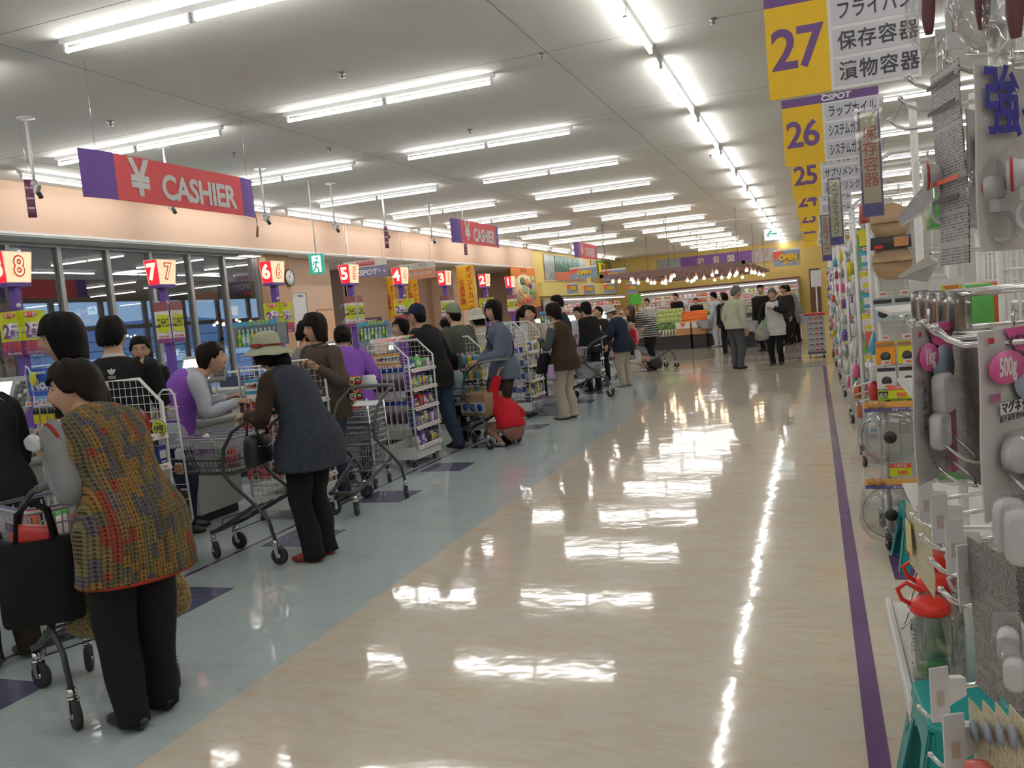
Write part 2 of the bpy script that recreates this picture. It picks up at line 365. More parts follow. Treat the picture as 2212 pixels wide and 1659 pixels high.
# inner lobby walls (between window wall and food hall), doors, partition
MB().bb(-11.62, -11.3, 16.2, 17.05, 0, 3.3).build('wall_clock_pier', M('tan wallpaper', (.52, .33, .20), .7, var=.03), **st)
MB().bb(-11.9, -11.6, 17.05, 19.3, 0, 3.3).build('wall_board', PEACH, **st)
MB().bb(-11.62, -11.585, 18.5, 19.25, 0, 2.02).build('door_1', M('peach door', (.78, .48, .30), .5, var=.03), **st)
MB().bb(-11.60, -11.575, 18.46, 18.5, 0, 2.06).bb(-11.60, -11.575, 18.5, 19.3, 2.02, 2.06).build('door_frame', M('door edge', (.45, .25, .15), .5), bpy.data.objects['door_1'])
MB().bb(-13.6, -13.4, 19.3, 21.2, 0, 3.3).build('wall_purple', M('slate purple wallpaper', (.17, .14, .27), .7, var=.03), **st)
MB().bb(-15.2, -13.2, 22.6, 22.8, 0, 3.3).build('wall_brown', M('brown wallpaper', (.42, .27, .17), .7, var=.03), **st)
MB().bb(-13.4, -13.2, 22.7, 28.6, 0, 3.3).build('wall_lobby', PEACH, **st)
MB().bb(-11.6, -11.3, 27.2, 28.6, 0, 3.3).build('wall_pier', PEACH, **st)
MB().bb(-13.2, -13.05, 28.6, 34.2, 0, 3.3).build('wall_lobby_far', PEACH, **st)
MB().bb(-11.5, -11.2, 32.6, 33.1, 0, 3.3).build('wall_pilaster', OCHRE, **st)
text('2', .85, M('glass number', (.62, .60, .58), .3), (-13.62+.45, 22.58, 1.95), FS, bpy.data.objects['wall_brown'])
# maroon band and yellow boxing on the food hall walls
mb = bpy.data.objects['wall_far_left']
MB().bb(-11.1, -11.04, 34.3, Y1, .9, 1.75).build('wall_band', MAROON, mb)
MB().bb(-11.1, -10.9, 35.2, Y1-.1, 2.15, 2.75).build('wall_boxing', M('bright yellow paint', (.86, .70, .24), .6, var=.02), mb)
wb = bpy.data.objects['wall_back']
MB().bb(-9.6, -.7, Y1-.6, Y1, 2.02, 2.14).build('wall_band', MAROON, wb)
MB().bb(-.2, .35, Y1-.08, Y1, 0, 2.5).build('door_2', M('brown door', (.16, .08, .04), .6), **st)
# ---------------------------------------------------------------- fluorescent lamps
TUB = M('fluorescent tube', (1., .98, .95), .3, var=0, emit=TUBE)
def make_lamp():
    t = thing('ceiling_light', '', 'light', (0, 0, 0), 0)
    h = MB(); h.prism([(0, -.035, .0), (0, .035, .0), (0, .022, -.045), (0, -.022, -.045)], (2.66, 0, 0)); h.xf(Matrix.Translation((-1.33, 0, 0))); h.build('housing', WHITE, t)
    for x in (-.655, .655):
        tb = MB().cyl((x-.625, 0, -.095), (x+.625, 0, -.095), .019, 10).build('tube', TUB, t)
        for s_ in (-1, 1): MB().box((x+s_*.635, 0, -.08), (.022, .034, .07)).build('lamp_holder', WPLA, t)
    return t
lamp0 = make_lamp(); nl = 0
ordn = ['nearest', 'second', 'third', 'fourth', 'fifth', 'sixth', 'seventh', 'eighth', 'ninth', 'tenth', 'eleventh', 'twelfth', 'thirteenth', 'fourteenth', 'fifteenth', 'sixteenth', 'seventeenth', 'eighteenth', 'nineteenth', 'twentieth']
def place_lamps(spots, rz, desc, group):
    global nl
    for i, (x, y) in enumerate(spots):
        lb = f'{ordn[min(i,19)]} {desc}'
        if nl == 0:
            lamp0.location = (x, y, CH); lamp0.rotation_euler.z = rz; lamp0['label'] = lb; lamp0['group'] = group
        else: dup(lamp0, (x, y, CH), rz, lb, group)
        nl += 1
rows = [5.74+3.2*k for k in range(14)]
place_lamps([(-4.43, y) for y in rows], 0, 'crosswise twin tube lamp in the row right of the checkouts', 'ceiling lights right of the checkouts')
place_lamps([(-7.98, y) for y in [2.5]+rows[:10]], 0, 'crosswise twin tube lamp in the row above the checkouts', 'ceiling lights above the checkouts')
place_lamps([(-1.41, 1.25+3.2*k) for k in range(16)], PI/2, 'lengthwise lamp of the long line over the main aisle', 'line of lamps over the main aisle')
place_lamps([(-10.25, 4.1+3.2*k) for k in range(14)], PI/2, 'lengthwise lamp close to the peach bulkhead', 'line of lamps along the bulkhead')
place_lamps([(2.35, 3.8+3.2*k) for k in range(13)], 0, 'crosswise lamp above the shelving right of the aisle', 'ceiling lights above the shelving')
place_lamps([(6.5, -3.+4.8*k) for k in range(9)], 0, 'crosswise lamp far over the shelving', 'ceiling lights over the far shelving')
place_lamps([(x, y) for y in (-3.9, -.7, 2.54) for x in (-7.98, -4.43, 2.35) if (x, y) != (-7.98, 2.54)]+[(0., -5.2), (0., -2.2)], 0, 'unseen crosswise lamp added behind the viewpoint', 'ceiling lights behind the viewpoint')  # unseen lamps, added to brighten the near cards and floor
# suspended rail crossing the hall, small sprinklers
rl = MB().cyl((-9.2, 26.5, 3.86), (1.5, 29.6, 3.86), .02, 6)
for x in (-8.9, -5.8, -2.2): rl.cyl((x, 26.5+(x+9.2)*.29, 3.86), (x, 26.5+(x+9.2)*.29, CH), .012, 6)
rl.build('hanging_rail', WHITE, label='thin white rail hung across the hall below the lamps', cat='rail')
spm = MB().lathe([(.0, 0), (.035, 0), (.04, -.01), (.012, -.015), (.012, -.045), (.03, -.05), (.0, -.055)], seg=10).mesh('sprinkler', [M('dull steel', (.25, .25, .25), .4, .8)])
for i, (px, py, w_) in enumerate([(738, 157, 'second lamp row'), (1170, 115, 'first lamp row'), (238, 262, 'left lamp row'), (1015, 280, 'third lamp row'), (712, 320, 'bulkhead and signs'), (1535, 335, 'aisle lamp line'), (1540, 40, 'aisle board'), (505, 330, 'cashier sign')]):
    put('sprinkler', spm, None, G(px, py, CH), label=f'small ceiling sprinkler near the {w_}', cat='sprinkler', group='ceiling sprinklers')
# ---------------------------------------------------------------- numbered boards hung over the aisles
KJ = {27: ['フライパン', '保存容器', '漬物容器'], 26: ['ラップホイル', 'システムガスマット', 'システムガスマット'], 25: ['ハミガキ', 'サプリメント', '栄養ドリンク'],
      24: ['ヘアカラー', 'リップクリーム'], 23: ['ハンドクリーム', 'ハンドソープ'], 22: ['芳香剤', '消臭剤'], 21: ['食器洗剤', '漂白剤']}
ADESC = {27: 'topmost and largest', 26: 'second, behind a cream card', 25: 'third in the stack', 24: 'fourth, beside the second cream card', 23: 'fifth, half hidden', 22: 'sixth, small', 21: 'last and lowest'}
ROWM = M('sign row grey', (.60, .60, .66), .5, var=.02)
for n, y in zip(range(27, 20, -1), (4.82, 7.48, 10.22, 12.96, 16.21, 19.46, 22.5)):
    t = thing('aisle_sign', f'hanging aisle board numbered {n}, listing {KJ[n][0]}, {ADESC[n]}', 'sign', (-.16, y, 2.49), 0, 'numbered aisle boards')
    MB().bb(0, .725, 0, .016, 0, .53).build('panel', SWH, t)
    MB().bb(0, .725, -.002, 0, .465, .53).build('purple_band', SPUR, t)
    MB().bb(0, .305, -.0022, 0, 0, .465).build('yellow_square', YEL, t)
    text(str(n), .285, SPUR, (.150, -.003, .235), FS, t, 'number', bold=.006, sp=.92, sx=.95)
    logo(.062, (.41, -.004, .497), FS, t, LOGO)
    rws = KJ[n]
    for i, z in enumerate((.385, .235, .085)):
        MB().bb(.322, .712, -.002, 0, z-.066, z+.066).build('row_plate', ROWM, t)
        s_ = rws[i] if i < len(rws) else rws[-1]
        text(s_, .098, INK, (.345, -.003, z-.004), FS, t, 'lettering', bold=.0015, align='LEFT', sx=min(1., .37/(.098*1.03*len(s_))), sp=1.12 if len(s_) < 5 else 1.)
    for x in (.06, .67): MB().cyl((x, .008, .53), (x, .008, CH-2.49), .0018, 5).build('wire', CHROME, t)
# upright cards on the shelf ends
CARDY = M('card cream', (.66, .62, .42), .5, var=.02); CBLUE = M('card blue', (.03, .04, .30), .5); REDINK = M('red ink', (.50, .07, .03), .5); SLEEVE = clear('clear sleeve', (.97, .97, .97), .06, .1, .2, 12)
for body, Y, z0_, z1_, xc, w_, wh in (('保\n存\n容\n器', 3.85, 1.765, 2.195, .248, .082, 'beside the second aisle board'), ('マ\nー\nブ\nル\nフ\nラ\nイ\nパ\nン', 6.3, 1.77, 2.22, .17, .085, 'two sections further on'), ('食\n品\n用\nラ\nッ\nプ', 8.9, 1.74, 2.18, .14, .085, 'nearest the open poster')):
    first = body.replace('\n', '')
    t = thing('shelf_talker', f'upright cream card lettered {first} {wh}', 'sign', (xc, Y, z0_), 0, 'upright cards on the shelf ends')
    h_ = z1_-z0_
    MB().bb(-w_/2, w_/2, 0, .004, 0, h_).build('card', SPUR, t)
    MB().bb(-w_/2+.008, w_/2-.008, -.0012, 0, .055, h_-.010).build('card_face', CARDY, t)
    MB().bb(-w_/2+.004, w_/2-.004, -.0012, 0, .004, .050).build('blue_foot', CBLUE, t)
    nn = len(first); sz = min(.062, (h_-.09)/nn*1.0)
    text(body, sz, REDINK if nn != 9 else INK, (0, -.002, .055+(h_-.065)/2), FS, t, 'lettering', bold=.0006, line=.98 if nn > 4 else 1.0)
    MB().bb(-w_/2-.012, w_/2+.012, -.005, -.004, -.012, h_+.012).build('sleeve', SLEEVE, t)
    ay_ = {3.85: 3.33, 6.3: 5.66, 8.9: 8.03}[Y]-Y; MB().tube([(w_/2+.012, .002, h_*.3), (.40-xc, .002, h_*.3), (.345-xc if Y > 4 else .37-xc, ay_, h_*.3)], .003, 6).build('holder_arm', CHROME, t)
# ---------------------------------------------------------------- cashier banners
CRED = M('banner red', (.62, .075, .085), .7, var=.03, bump=.05, bscale=300); CPUR = M('banner purple', (.13, .06, .27), .7, var=.03); CLET = M('banner lettering', (.60, .58, .57), .7)
for (ya, yb, who) in ((6.06, 8.56, 'nearest, above the purple cashier'), (14.33, 16.8, 'middle one, beyond the second camera pole'), (22.75, 25.35, 'far small one before the food hall')):
    L_ = yb-ya; t = thing('cashier_banner', f'red and purple cloth banner reading cashier, {who}', 'sign', (-6., ya, 2.88), 0, 'cashier banners')
    def strip(a, b, nm, mt, off=0.):
        m_ = MB(); n_ = 8
        for s0 in (0, .012):
            pass
        A = []; 
        for i in range(n_+1):
            q = a+(b-a)*i/n_; e = min(q, L_-q); c_ = .05*max(0, 1-e/.28)**2
            A.append((q, -c_+off))
        vs = [(x+d, q, z) for (q, x) in A for d in (0, -.006) for z in (0, .43)]
        fs = []
        for i in range(n_):
            o_ = i*4; p_ = o_+4
            fs += [(o_, o_+1, p_+1, p_), (o_+2, p_+2, p_+3, o_+3), (o_+1, o_+3, p_+3, p_+1), (o_, p_, p_+2, o_+2)]
        fs += [(0, 2, 3, 1), (n_*4, n_*4+1, n_*4+3, n_*4+2)]
        m_.add(vs, fs); m_.build(nm, mt, t)
    strip(0, .36, 'purple_end', CPUR); strip(.36, L_-.28, 'red_field', CRED); strip(L_-.28, L_, 'purple_end', CPUR)
    text('¥', .46, CLET, (.004, .66, .215), FA, t, 'yen_mark', bold=.013, sx=.95)
    text('CASHIER', .33, CLET, (.004, 1.52, .175), FA, t, 'lettering', bold=.011, sx=.92, sp=.96)
    for q in (.15, L_-.15): MB().cyl((0, q, .43), (0, q, CH-2.88), .0018, 5).build('wire', CHROME, t)
# cameras on poles above the tills, with small printed strips
CAMB = M('camera body', (.45, .45, .46), .35, .4)
def campole(y, w_, z=3.42):
    t = thing('camera_pole', f'small camera on a white ceiling pole, {w_}', 'camera', (-7.95, y, CH), 0, 'cameras on ceiling poles')
    MB().lathe([(0, -.01), (.09, -.01), (.09, 0), (0, 0)], seg=16).build('ceiling_plate', WHITE, t)
    MB().cyl((0, 0, -.01), (0, 0, z-CH), .017, 10).build('pole', WHITE, t)
    MB().sph((0, 0, z-CH-.03), (.045, .045, .05), 0, 12, 8).box((.02, 0, z-CH-.09), (.06, .05, .10), rot=Matrix.Rotation(.5, 3, 'Y')).build('housing', CAMB, t)
    MB().cyl((.045, 0, z-CH-.14), (.07, 0, z-CH-.19), .026, 12).build('lens', BLACKP, t)
for y, w_ in ((7.3, 'nearest one with a dark printed strip'), (9.4, 'behind the cashier banner'), (11.5, 'at the far end of the nearest banner'), (13.56, 'over lane five'), (15.5, 'over lane four beside a hanging strip'), (17.7, 'over lane three')): campole(y, w_)
STRIP = M('dark printed strip', (.16, .04, .09), .5, var=.35, scale=30)
for (px, py0, py1, Y, rz_, wh) in ((60, 387, 472, 7.25, .9, 'below the nearest camera'), (832, 488, 537, 15.3, .9, 'below the fifth camera'), (1005, 527, 551, 18.5, .9, 'below the middle cashier banner')):
    a = AY(px, py0, Y); b_ = AY(px, py1, Y); h_ = a.z-b_.z; w_ = .085
    t = thing('hanging_strip', f'narrow dark printed strip dangling {wh}', 'strip', (a.x, Y, b_.z), rz_, 'hanging strips')
    MB().loft([((0, .004*math.sin(i), h_*i/6), w_/2*(1.), .0015) for i in range(7)], seg=8, sub=1).build('strip', STRIP, t)
    for q in (.25, .5, .78): MB().box((0, -.004, h_*q), (w_*.8, .002, h_*.05)).build('print_band', M('strip print', (.55, .5, .6), .5), t)
    MB().cyl((0, 0, h_), (0, 0, CH-b_.z), .002, 5).build('string', CHROME, t)
a = AY(553, 470, 11.3); b_ = AY(560, 512, 11.3)
MB().cyl((a.x, 11.3, CH), (a.x, 11.3, a.z), .002, 5).cyl((a.x, 11.3, a.z+.05), (a.x+.01, 11.3, a.z-.15), .006, 6).cyl((a.x+.01, 11.3, a.z-.14), (b_.x, 11.25, b_.z), .018, 8).build('hanging_tag', M('brown tag', (.25, .12, .05), .5), label='thin brown rod dangling at the end of the nearest banner', cat='tag')
# ---------------------------------------------------------------- lit lane numbers on purple posts
LRED = M('lit red face', (.95, .02, .05), .4, var=0, emit=.5); LCRM = M('lit cream face', (1., .80, .50), .4, var=0, emit=.55)
LNUM = M('lit numeral', (1., .80, .62), .4, var=0, emit=.8); LOUT = M('red numeral', (.75, .03, .02), .4, var=0, emit=.12)
PYL = M('poster yellow green', (.62, .66, .02), .5); PWH = M('poster white', (.78, .78, .78), .5); PMG = M('poster magenta', (.25, .05, .22), .5); PRD = M('poster red', (.75, .10, .06), .5); PBR = M('poster brown red', (.28, .09, .09), .5); POX = M('poster ink purple', (.20, .06, .25), .5)
LANES = {}
LDESC = {8: 'cut by the left edge', 7: 'before the dusk windows', 6: 'beside the wall clock', 5: 'before the shop mark board', 4: 'before two orange cloth banners', 3: 'left of the wide orange banner', 2: 'above the pale sun hat', 1: 'beside the orange vegetable poster'}
for n, (px, py) in zip(range(8, 0, -1), [(30, 620), (352, 622), (592, 617), (757, 617), (867, 618), (962, 620), (1048, 622), (1103, 624)]):
    p = G(px, py, 2.15); LANES[n] = (p.x, p.y)
    t = thing('lane_number_lamp', f'lit number {n} lantern on a purple checkout post, {LDESC[n]}', 'lane sign', (p.x, p.y, .862), 0, 'lane number lanterns')
    B = 2.15-.862
    MB().bb(-.045, .045, -.03, .03, 0, B).build('post', PURPLE, t)
    MB().prism([(-.075, -.125, B), (.075, -.125, B), (.075, .125, B), (-.075, .125, B)], (0, 0, .035)).build('tray', PURPLE, t)
    # tapering lantern: wider at the top
    def q(zf, s_): return (.075*(1+.22*zf)*s_[0], .125*(1+.22*zf)*s_[1], B+.036+.27*zf)
    c = [(-1, -1), (1, -1), (1, 1), (-1, 1)]
    for i, (nm, mt) in enumerate((('red_face', LRED), ('cream_face', LCRM), ('red_face', LRED), ('cream_face', LCRM))):
        a_, b2 = c[i], c[(i+1) % 4]; m_ = MB(); pts = [V(q(0, a_)), V(q(0, b2)), V(q(1, b2)), V(q(1, a_))]
        m_.prism(pts, (V((0, 0, 0))-V(((a_[0]+b2[0])/2, (a_[1]+b2[1])/2, 0)))*.006); m_.build(nm, mt, t)
    MB().box((0, 0, B+.31), (.185, .31, .006)).build('lid', WHITE, t)
    text(str(n), .245, LNUM, (0, -.148, B+.17), (PI/2+.10, 0, 0), t, 'number', bold=.010)
    text(str(n), .245, LOUT, (.0935, 0, B+.17), (PI/2+.06, 0, PI/2), t, 'number', bold=.013, sx=.9)
    text(str(n), .245, LCRM, (.0955, 0, B+.17), (PI/2+.06, 0, PI/2), t, 'number', bold=.0, sx=.9)
    MB().sph((.05, -.02, B-.17), .022, 0, 10, 8).build('bolt', WHITE, t)
    # posters facing the aisle and the queue
    for (fr, off) in ((0, V((0, -.07, 0))), (1, V((.10, .05, 0)))):
        pz = B-.62; rt = FS if fr == 0 else FA
        def P_(u, v_, d): return off+(V((u, -d, pz+v_)) if fr == 0 else V((d, u, pz+v_)))
        def plate(u0, u1, v0, v1, d, nm, mt):
            a_ = P_(u0, v0, d); b3 = P_(u1, v1, d+.002); MB().bb(a_.x, b3.x, a_.y, b3.y, a_.z, b3.z).build(nm, mt, t)
        if n % 2 == 0:
            plate(-.15, .15, 0, .40, 0, 'poster', PYL); plate(-.15, .15, 0, .13, .003, 'poster_foot', PMG)
            m_ = MB(); m_.lathe([(0, 0), (1, 0), (1, .003), (0, .003)], seg=24, rot=Matrix(((.12, 0, 0), (0, 0, -1), (0, .075, 0))) if fr == 0 else Matrix(((0, 0, 1), (.12, 0, 0), (0, .075, 0))))
            m_.xf(Matrix.Translation(P_(0, .22, .003))); m_.build('poster_oval', PWH, t)
            m_ = MB(); m_.lathe([(0, 0), (1, 0), (1, .003), (0, .003)], seg=20, rot=Matrix(((.075, 0, 0), (0, 0, -1), (0, .026, 0))) if fr == 0 else Matrix(((0, 0, 1), (.075, 0, 0), (0, .026, 0))))
            m_.xf(Matrix.Translation(P_(-.02, .365, .003))); m_.build('poster_badge', PRD, t)
            text('木・日', .04, PWH, P_(-.02, .363, .008), rt, t, bold=.001)
            text('2', .17, POX, P_(-.07, .215, .008), rt, t, bold=.005); text('倍デー', .065, POX, P_(.06, .20, .008), rt, t, bold=.002, sx=.9)
            text('ポイント', .03, POX, P_(.055, .262, .008), rt, t, bold=.001)
            text('おまとめ買い', .042, PRD, P_(0, .098, .008), rt, t, bold=.002); text('チャンスデー!!', .042, PRD, P_(0, .055, .008), rt, t, bold=.002); text('税込5,100円以上', .026, PWH, P_(0, .02, .008), rt, t)
        else:
            plate(-.10, .10, 0, .46, 0, 'poster', PWH); plate(-.10, .10, .36, .46, .003, 'poster_head', PBR); plate(-.10, .10, 0, .05, .003, 'poster_foot', PMG)
            m_ = MB(); m_.box((0, 0, 0), (.16, .003, .20), rot=Matrix.Rotation(.12, 3, 'Y'))
            if fr: m_.xf(Matrix.Rotation(PI/2, 4, 'Z'))
            m_.xf(Matrix.Translation(P_(.005, .22, .006))); m_.build('poster_tag', PYL, t)
            text('マイバッグ\nご持参\nお願いします', .034, INK, P_(.005, .225, .010), rt, t, bold=.001)
            text('お買い物袋', .03, PRD, P_(0, .07, .006), rt, t)
for i, (px, py) in enumerate(((290, 586), (450, 592), (522, 555))):
    q = G(px, py, 3.27); q.x = max(q.x, -16.6); t = thing('lobby_lamp', f'square white ceiling lamp in the window lobby, {["left", "middle", "right"][i]} one', 'light', (q.x, q.y, 3.30), 0, 'lobby ceiling lamps')
    MB().bb(-.32, .32, -.32, .32, -.035, 0).build('frame', WHITE, t); MB().bb(-.29, .29, -.29, .29, -.042, -.035).build('diffuser', M('lobby lamp glow', (1, .97, .9), .4, var=0, emit=6.), t)
# ---------------------------------------------------------------- lobby signs, clock, exit light
GREEN = M('exit green', (.02, .42, .30), .4, var=0, emit=.25); EWH = M('exit white', (.85, .95, .92), .4, var=0, emit=.75)
p = AY(685, 548, 13.); t = thing('exit_sign', 'green running man exit light hung under the soffit', 'exit sign', (-8.05, 13., 2.5), .35)
MB().bb(-.13, .13, -.02, .02, 0, .34).build('case', GREEN, t); MB().bb(-.075, .075, -.024, -.02, .03, .31).build('doorway', EWH, t)
g = MB(); R_ = .012
for a_, b3 in (((.0, .22), (-.02, .13)), ((-.02, .13), (.03, .08)), ((.03, .08), (.02, .03)), ((-.02, .13), (-.05, .06)), ((-.05, .06), (-.07, .04)), ((0, .21), (.05, .18)), ((0, .21), (-.05, .19)), ((-.05, .19), (-.06, .15))):
    g.cyl((a_[0], -.027, a_[1]), (b3[0], -.027, b3[1]), R_, 6)
g.sph((.012, -.027, .262), (.02, .008, .022)); g.build('running_figure', GREEN, t)
MB().cyl((0, 0, .34), (0, 0, CH-2.5), .012, 8).build('stem', WHITE, t)
p = AX(625, 600, -11.27); t = thing('wall_clock', 'round white wall clock with black rim by the windows', 'clock', (-11.28, p.y, p.z), 0)
RY = Matrix.Rotation(PI/2, 3, 'Y')
MB().lathe([(0, 0), (.175, 0), (.175, .03), (0, .03)], seg=28, rot=RY).build('face', PWH, t); MB().tube([(0.02, .18*math.cos(a), .18*math.sin(a)) for a in [2*PI*i/28 for i in range(28)]], .016, 6, closed=True).build('rim', BLACKP, t)
for k in range(12): MB().box((.033, .145*math.sin(k*PI/6), .145*math.cos(k*PI/6)), (.003, .012, .012)).build('hour_mark', INK, t)
MB().cyl((.036, 0, 0), (.036, -.07, .05), .006, 5).build('hour_hand', INK, t); MB().cyl((.038, 0, 0), (.038, .02, .13), .004, 5).build('minute_hand', INK, t)
a = AX(586, 632, -11.59); b_ = AX(655, 735, -11.59)
t = thing('notice_board', 'white notice board under the wall clock', 'board', (-11.60, a.y, b_.z-.6), 0); h_ = a.z-b_.z+.6; l_ = b_.y-a.y+.3
MB().bb(0, .03, 0, l_, 0, h_).build('board_face', PWH, t); MB().bb(.03, .04, 0, l_, h_-.03, h_).bb(.03, .04, 0, .03, 0, h_).bb(.03, .04, l_-.03, l_, 0, h_).build('board_frame', ALU, t)
text('営業案内', .06, INK, (.034, l_*.2, h_-.10), FA, t); text('お知らせ', .06, REDINK, (.034, l_*.52, h_-.10), FA, t, bold=.002); text('営業案内', .06, INK, (.034, l_*.82, h_-.10), FA, t)
CRTOP = M('sign cream', (.68, .64, .55), .5); GRB = M('sign grey lilac', (.20, .18, .30), .5); ORB = M('sign salmon', (.62, .28, .16), .5)
for (x0, x1, Y, top, mid, bot, nm, lab) in ((740, 838, 18., 560, 574, 602, GRB, 'cream and grey hanging board with the shop mark and lift arrow'), (860, 942, 18., 566, 583, 605, ORB, 'cream and salmon hanging board pointing to the entrance')):
    a = AY(x0, top, Y); b_ = AY(x1, bot-2, Y); w_ = b_.x-a.x; zt = (a.z+AY(x1, top+4, Y).z)/2; zb = zt-(a.z-AY(x0, bot-4, Y).z)
    t = thing('lobby_sign', lab, 'sign', (a.x, Y, zb), 0, 'hanging lobby signs'); H_ = zt-zb
    MB().bb(0, w_, 0, .02, 0, H_*.62).build('lower_panel', nm, t); MB().bb(0, w_, 0, .02, H_*.62, H_).build('upper_panel', CRTOP, t)
    for x in (.1, w_-.1): MB().cyl((x, .01, H_), (x, .01, CH-zb), .003, 5).build('wire', CHROME, t)
    if nm is GRB:
        logo(.17, (w_*.50, -.004, H_*.28), FS, t, LOGO); text('↑ ↓', .12, LOGO, (w_*.88, -.004, H_*.3), FS, t)
        MB().rbox((w_*.52, -.003, H_*.81), (w_*.42, .004, H_*.24), .002, 0).build('pill', M('pill red', (.45, .07, .10), .5), t); text('ありがとうございました', .048, CRTOP, (w_*.52, -.007, H_*.81), FS, t)
    else:
        text('▲ 入口専用', .10, M('sign lilac ink', (.30, .24, .36), .5), (w_*.5, -.004, H_*.8), FS, t); text('← 出口はこちらです', .075, LOGO, (w_*.52, -.004, H_*.32), FS, t)
# yellow hanging cloths with red lettering
BYL = M('banner orange yellow', (.80, .42, .02), .7, var=.03)
for i, (px0, px1, pt, pb, Y, lab) in enumerate(((832, 850, 600, 690, 21.5, 'left of lane four number'), (862, 878, 605, 690, 21.8, 'behind lane four number'), (880, 901, 600, 690, 22.0, 'between lanes four and three'), (985, 1022, 575, 672, 23.5, 'wide one beside lane three'))):
    a = AY(px0, pt, Y); b_ = AY(px1, pb, Y); w_ = AY(px1, pt, Y).x-a.x; h_ = a.z-AY(px0, pb, Y).z
    t = thing('cloth_banner', f'long orange yellow cloth banner, {lab}', 'banner', (a.x, Y, a.z-h_), 0, 'orange yellow cloth banners')
    MB().loft([((w_/2, .006*math.sin(k*1.7), h_*k/6), w_/2, .004) for k in range(7)], seg=10, sub=2, pw=8).build('cloth', BYL, t)
    MB().cyl((-.03, 0, h_), (w_+.03, 0, h_), .012, 8).build('rod', WHITE, t)
    MB().cyl((w_/2, 0, h_), (w_/2, 0, CH-a.z+h_), .003, 5).build('cord', WHITE, t)
    cs = min(.19, w_*.42)
    text('ポ\nイ\nン\nト\nカ\nー\nド', cs, REDINK, (w_*.72, -.012, h_*.46), FS, t, bold=.004); text('公\n員\n募\n集', cs, REDINK, (w_*.25, -.012, h_*.40), FS, t, bold=.004)
t = thing('hanging_board', 'purple board with the shop mark on the lobby wall', 'sign', (-13.2, 20.9+2.4, 1.25), 0)
MB().bb(0, .03, 0, 1.5, .25, .55).build('panel', SPUR, t); MB().bb(0, .03, 0, 1.5, 0, .24).build('lower_panel', M('tan board', (.45, .28, .12), .5), t); logo(.2, (.034, .75, .4), FA, t, LOGO)
# ---------------------------------------------------------------- food hall pictures and boards
def wallboard(label, a, b, fr, parts, cat='sign', group=None):
    """a, b lower-left/upper-right on plane; fr 'x' faces +x, 's' faces -y"""
    t = thing('wall_board', label, cat, a, 0, group)
    w_ = (b.y-a.y) if fr == 'x' else (b.x-a.x); h_ = b.z-a.z; rt = FA if fr == 'x' else FS
    def pl(u0, u1, v0, v1, d, nm, mt):
        if fr == 'x': MB().bb(d, d+.03, u0*w_, u1*w_, v0*h_, v1*h_).build(nm, mt, t)
        else: MB().bb(u0*w_, u1*w_, -d-.03, -d, v0*h_, v1*h_).build(nm, mt, t)
    def tx(s_, sz, u, v_, mt, **k):
        d = .10; text(s_, sz*h_, mt, (d, u*w_, v_*h_) if fr == 'x' else (u*w_, -d, v_*h_), rt, t, **k)
    parts(pl, tx, t, w_, h_); return t
PHOTO1 = M('printed photo of stream', (.34, .36, .34), .4, var=.4, scale=3); PHOTO2 = M('printed photo of greens', (.22, .25, .16), .4, var=.45, scale=5); PHOTO3 = M('printed photo of packed food', (.50, .42, .38), .4, var=.4, scale=6); PHOTO4 = M('printed photo of sea and sky', (.36, .40, .42), .4, var=.25, scale=2)
DGRN = M('board dark green', (.03, .14, .10), .4); BGRN = M('board green', (.05, .22, .04), .4); BRED = M('board coral', (.66, .16, .09), .4); ORPO = M('poster orange', (.80, .22, .03), .5)
def p1(pl, tx, t, w_, h_):
    pl(0, 1, 0, 1, 0, 'panel', PHOTO1); pl(.22, .80, .36, .98, .03, 'green_panel', DGRN); pl(.22, .84, .02, .35, .03, 'coral_panel', BRED); tx('FRUIT', .20, .56, .17, SWH); 
    tx('くだもの', .40, .5, .68, M('brush ink', (.35, .5, .42), .5), sx=1.6); pl(-.01, 1.01, -.03, 0, .0, 'frame', WHITE)
wallboard('dark green and coral fruit board on the mustard side wall', V((-11.08, 36.3, 2.86)), V((-11.08, 43.6, 4.0)), 'x', p1, group='food hall wall boards')
def p2(pl, tx, t, w_, h_):
    pl(0, 1, 0, 1, 0, 'panel', PHOTO2); pl(.25, .8, .30, 1, .03, 'green_panel', BGRN); pl(.3, 1, .0, .3, .03, 'coral_panel', BRED); tx('野菜', .5, .52, .62, YEL, sx=2.2, bold=.03)
wallboard('green vegetable board further along the side wall', V((-11.08, 44.8, 2.86)), V((-11.08, 49.7, 4.0)), 'x', p2, group='food hall wall boards')
def p3(pl, tx, t, w_, h_):
    pl(0, .2, 0, 1, 0, 'photo_end', PHOTO4); pl(.2, .79, 0, 1, 0, 'purple_field', M('field purple', (.22, .08, .33), .5, var=.04)); pl(.79, 1, -.03, 1.02, 0, 'photo_end', PHOTO3)
    for u, c in ((.37, '和'), (.50, '日'), (.62, '配')): tx(c, .52, u, .5, M('pale gold letter', (.75, .65, .45), .4), bold=.025)
a = AY(1421, 583, Y1-.05); b_ = AY(1680, 537, Y1-.05)
wallboard('long purple board lettered in pale gold above the chilled case', V((a.x, Y1-.05, 3.15)), V((b_.x, Y1-.05, 3.86)), 's', p3, group='food hall wall boards')
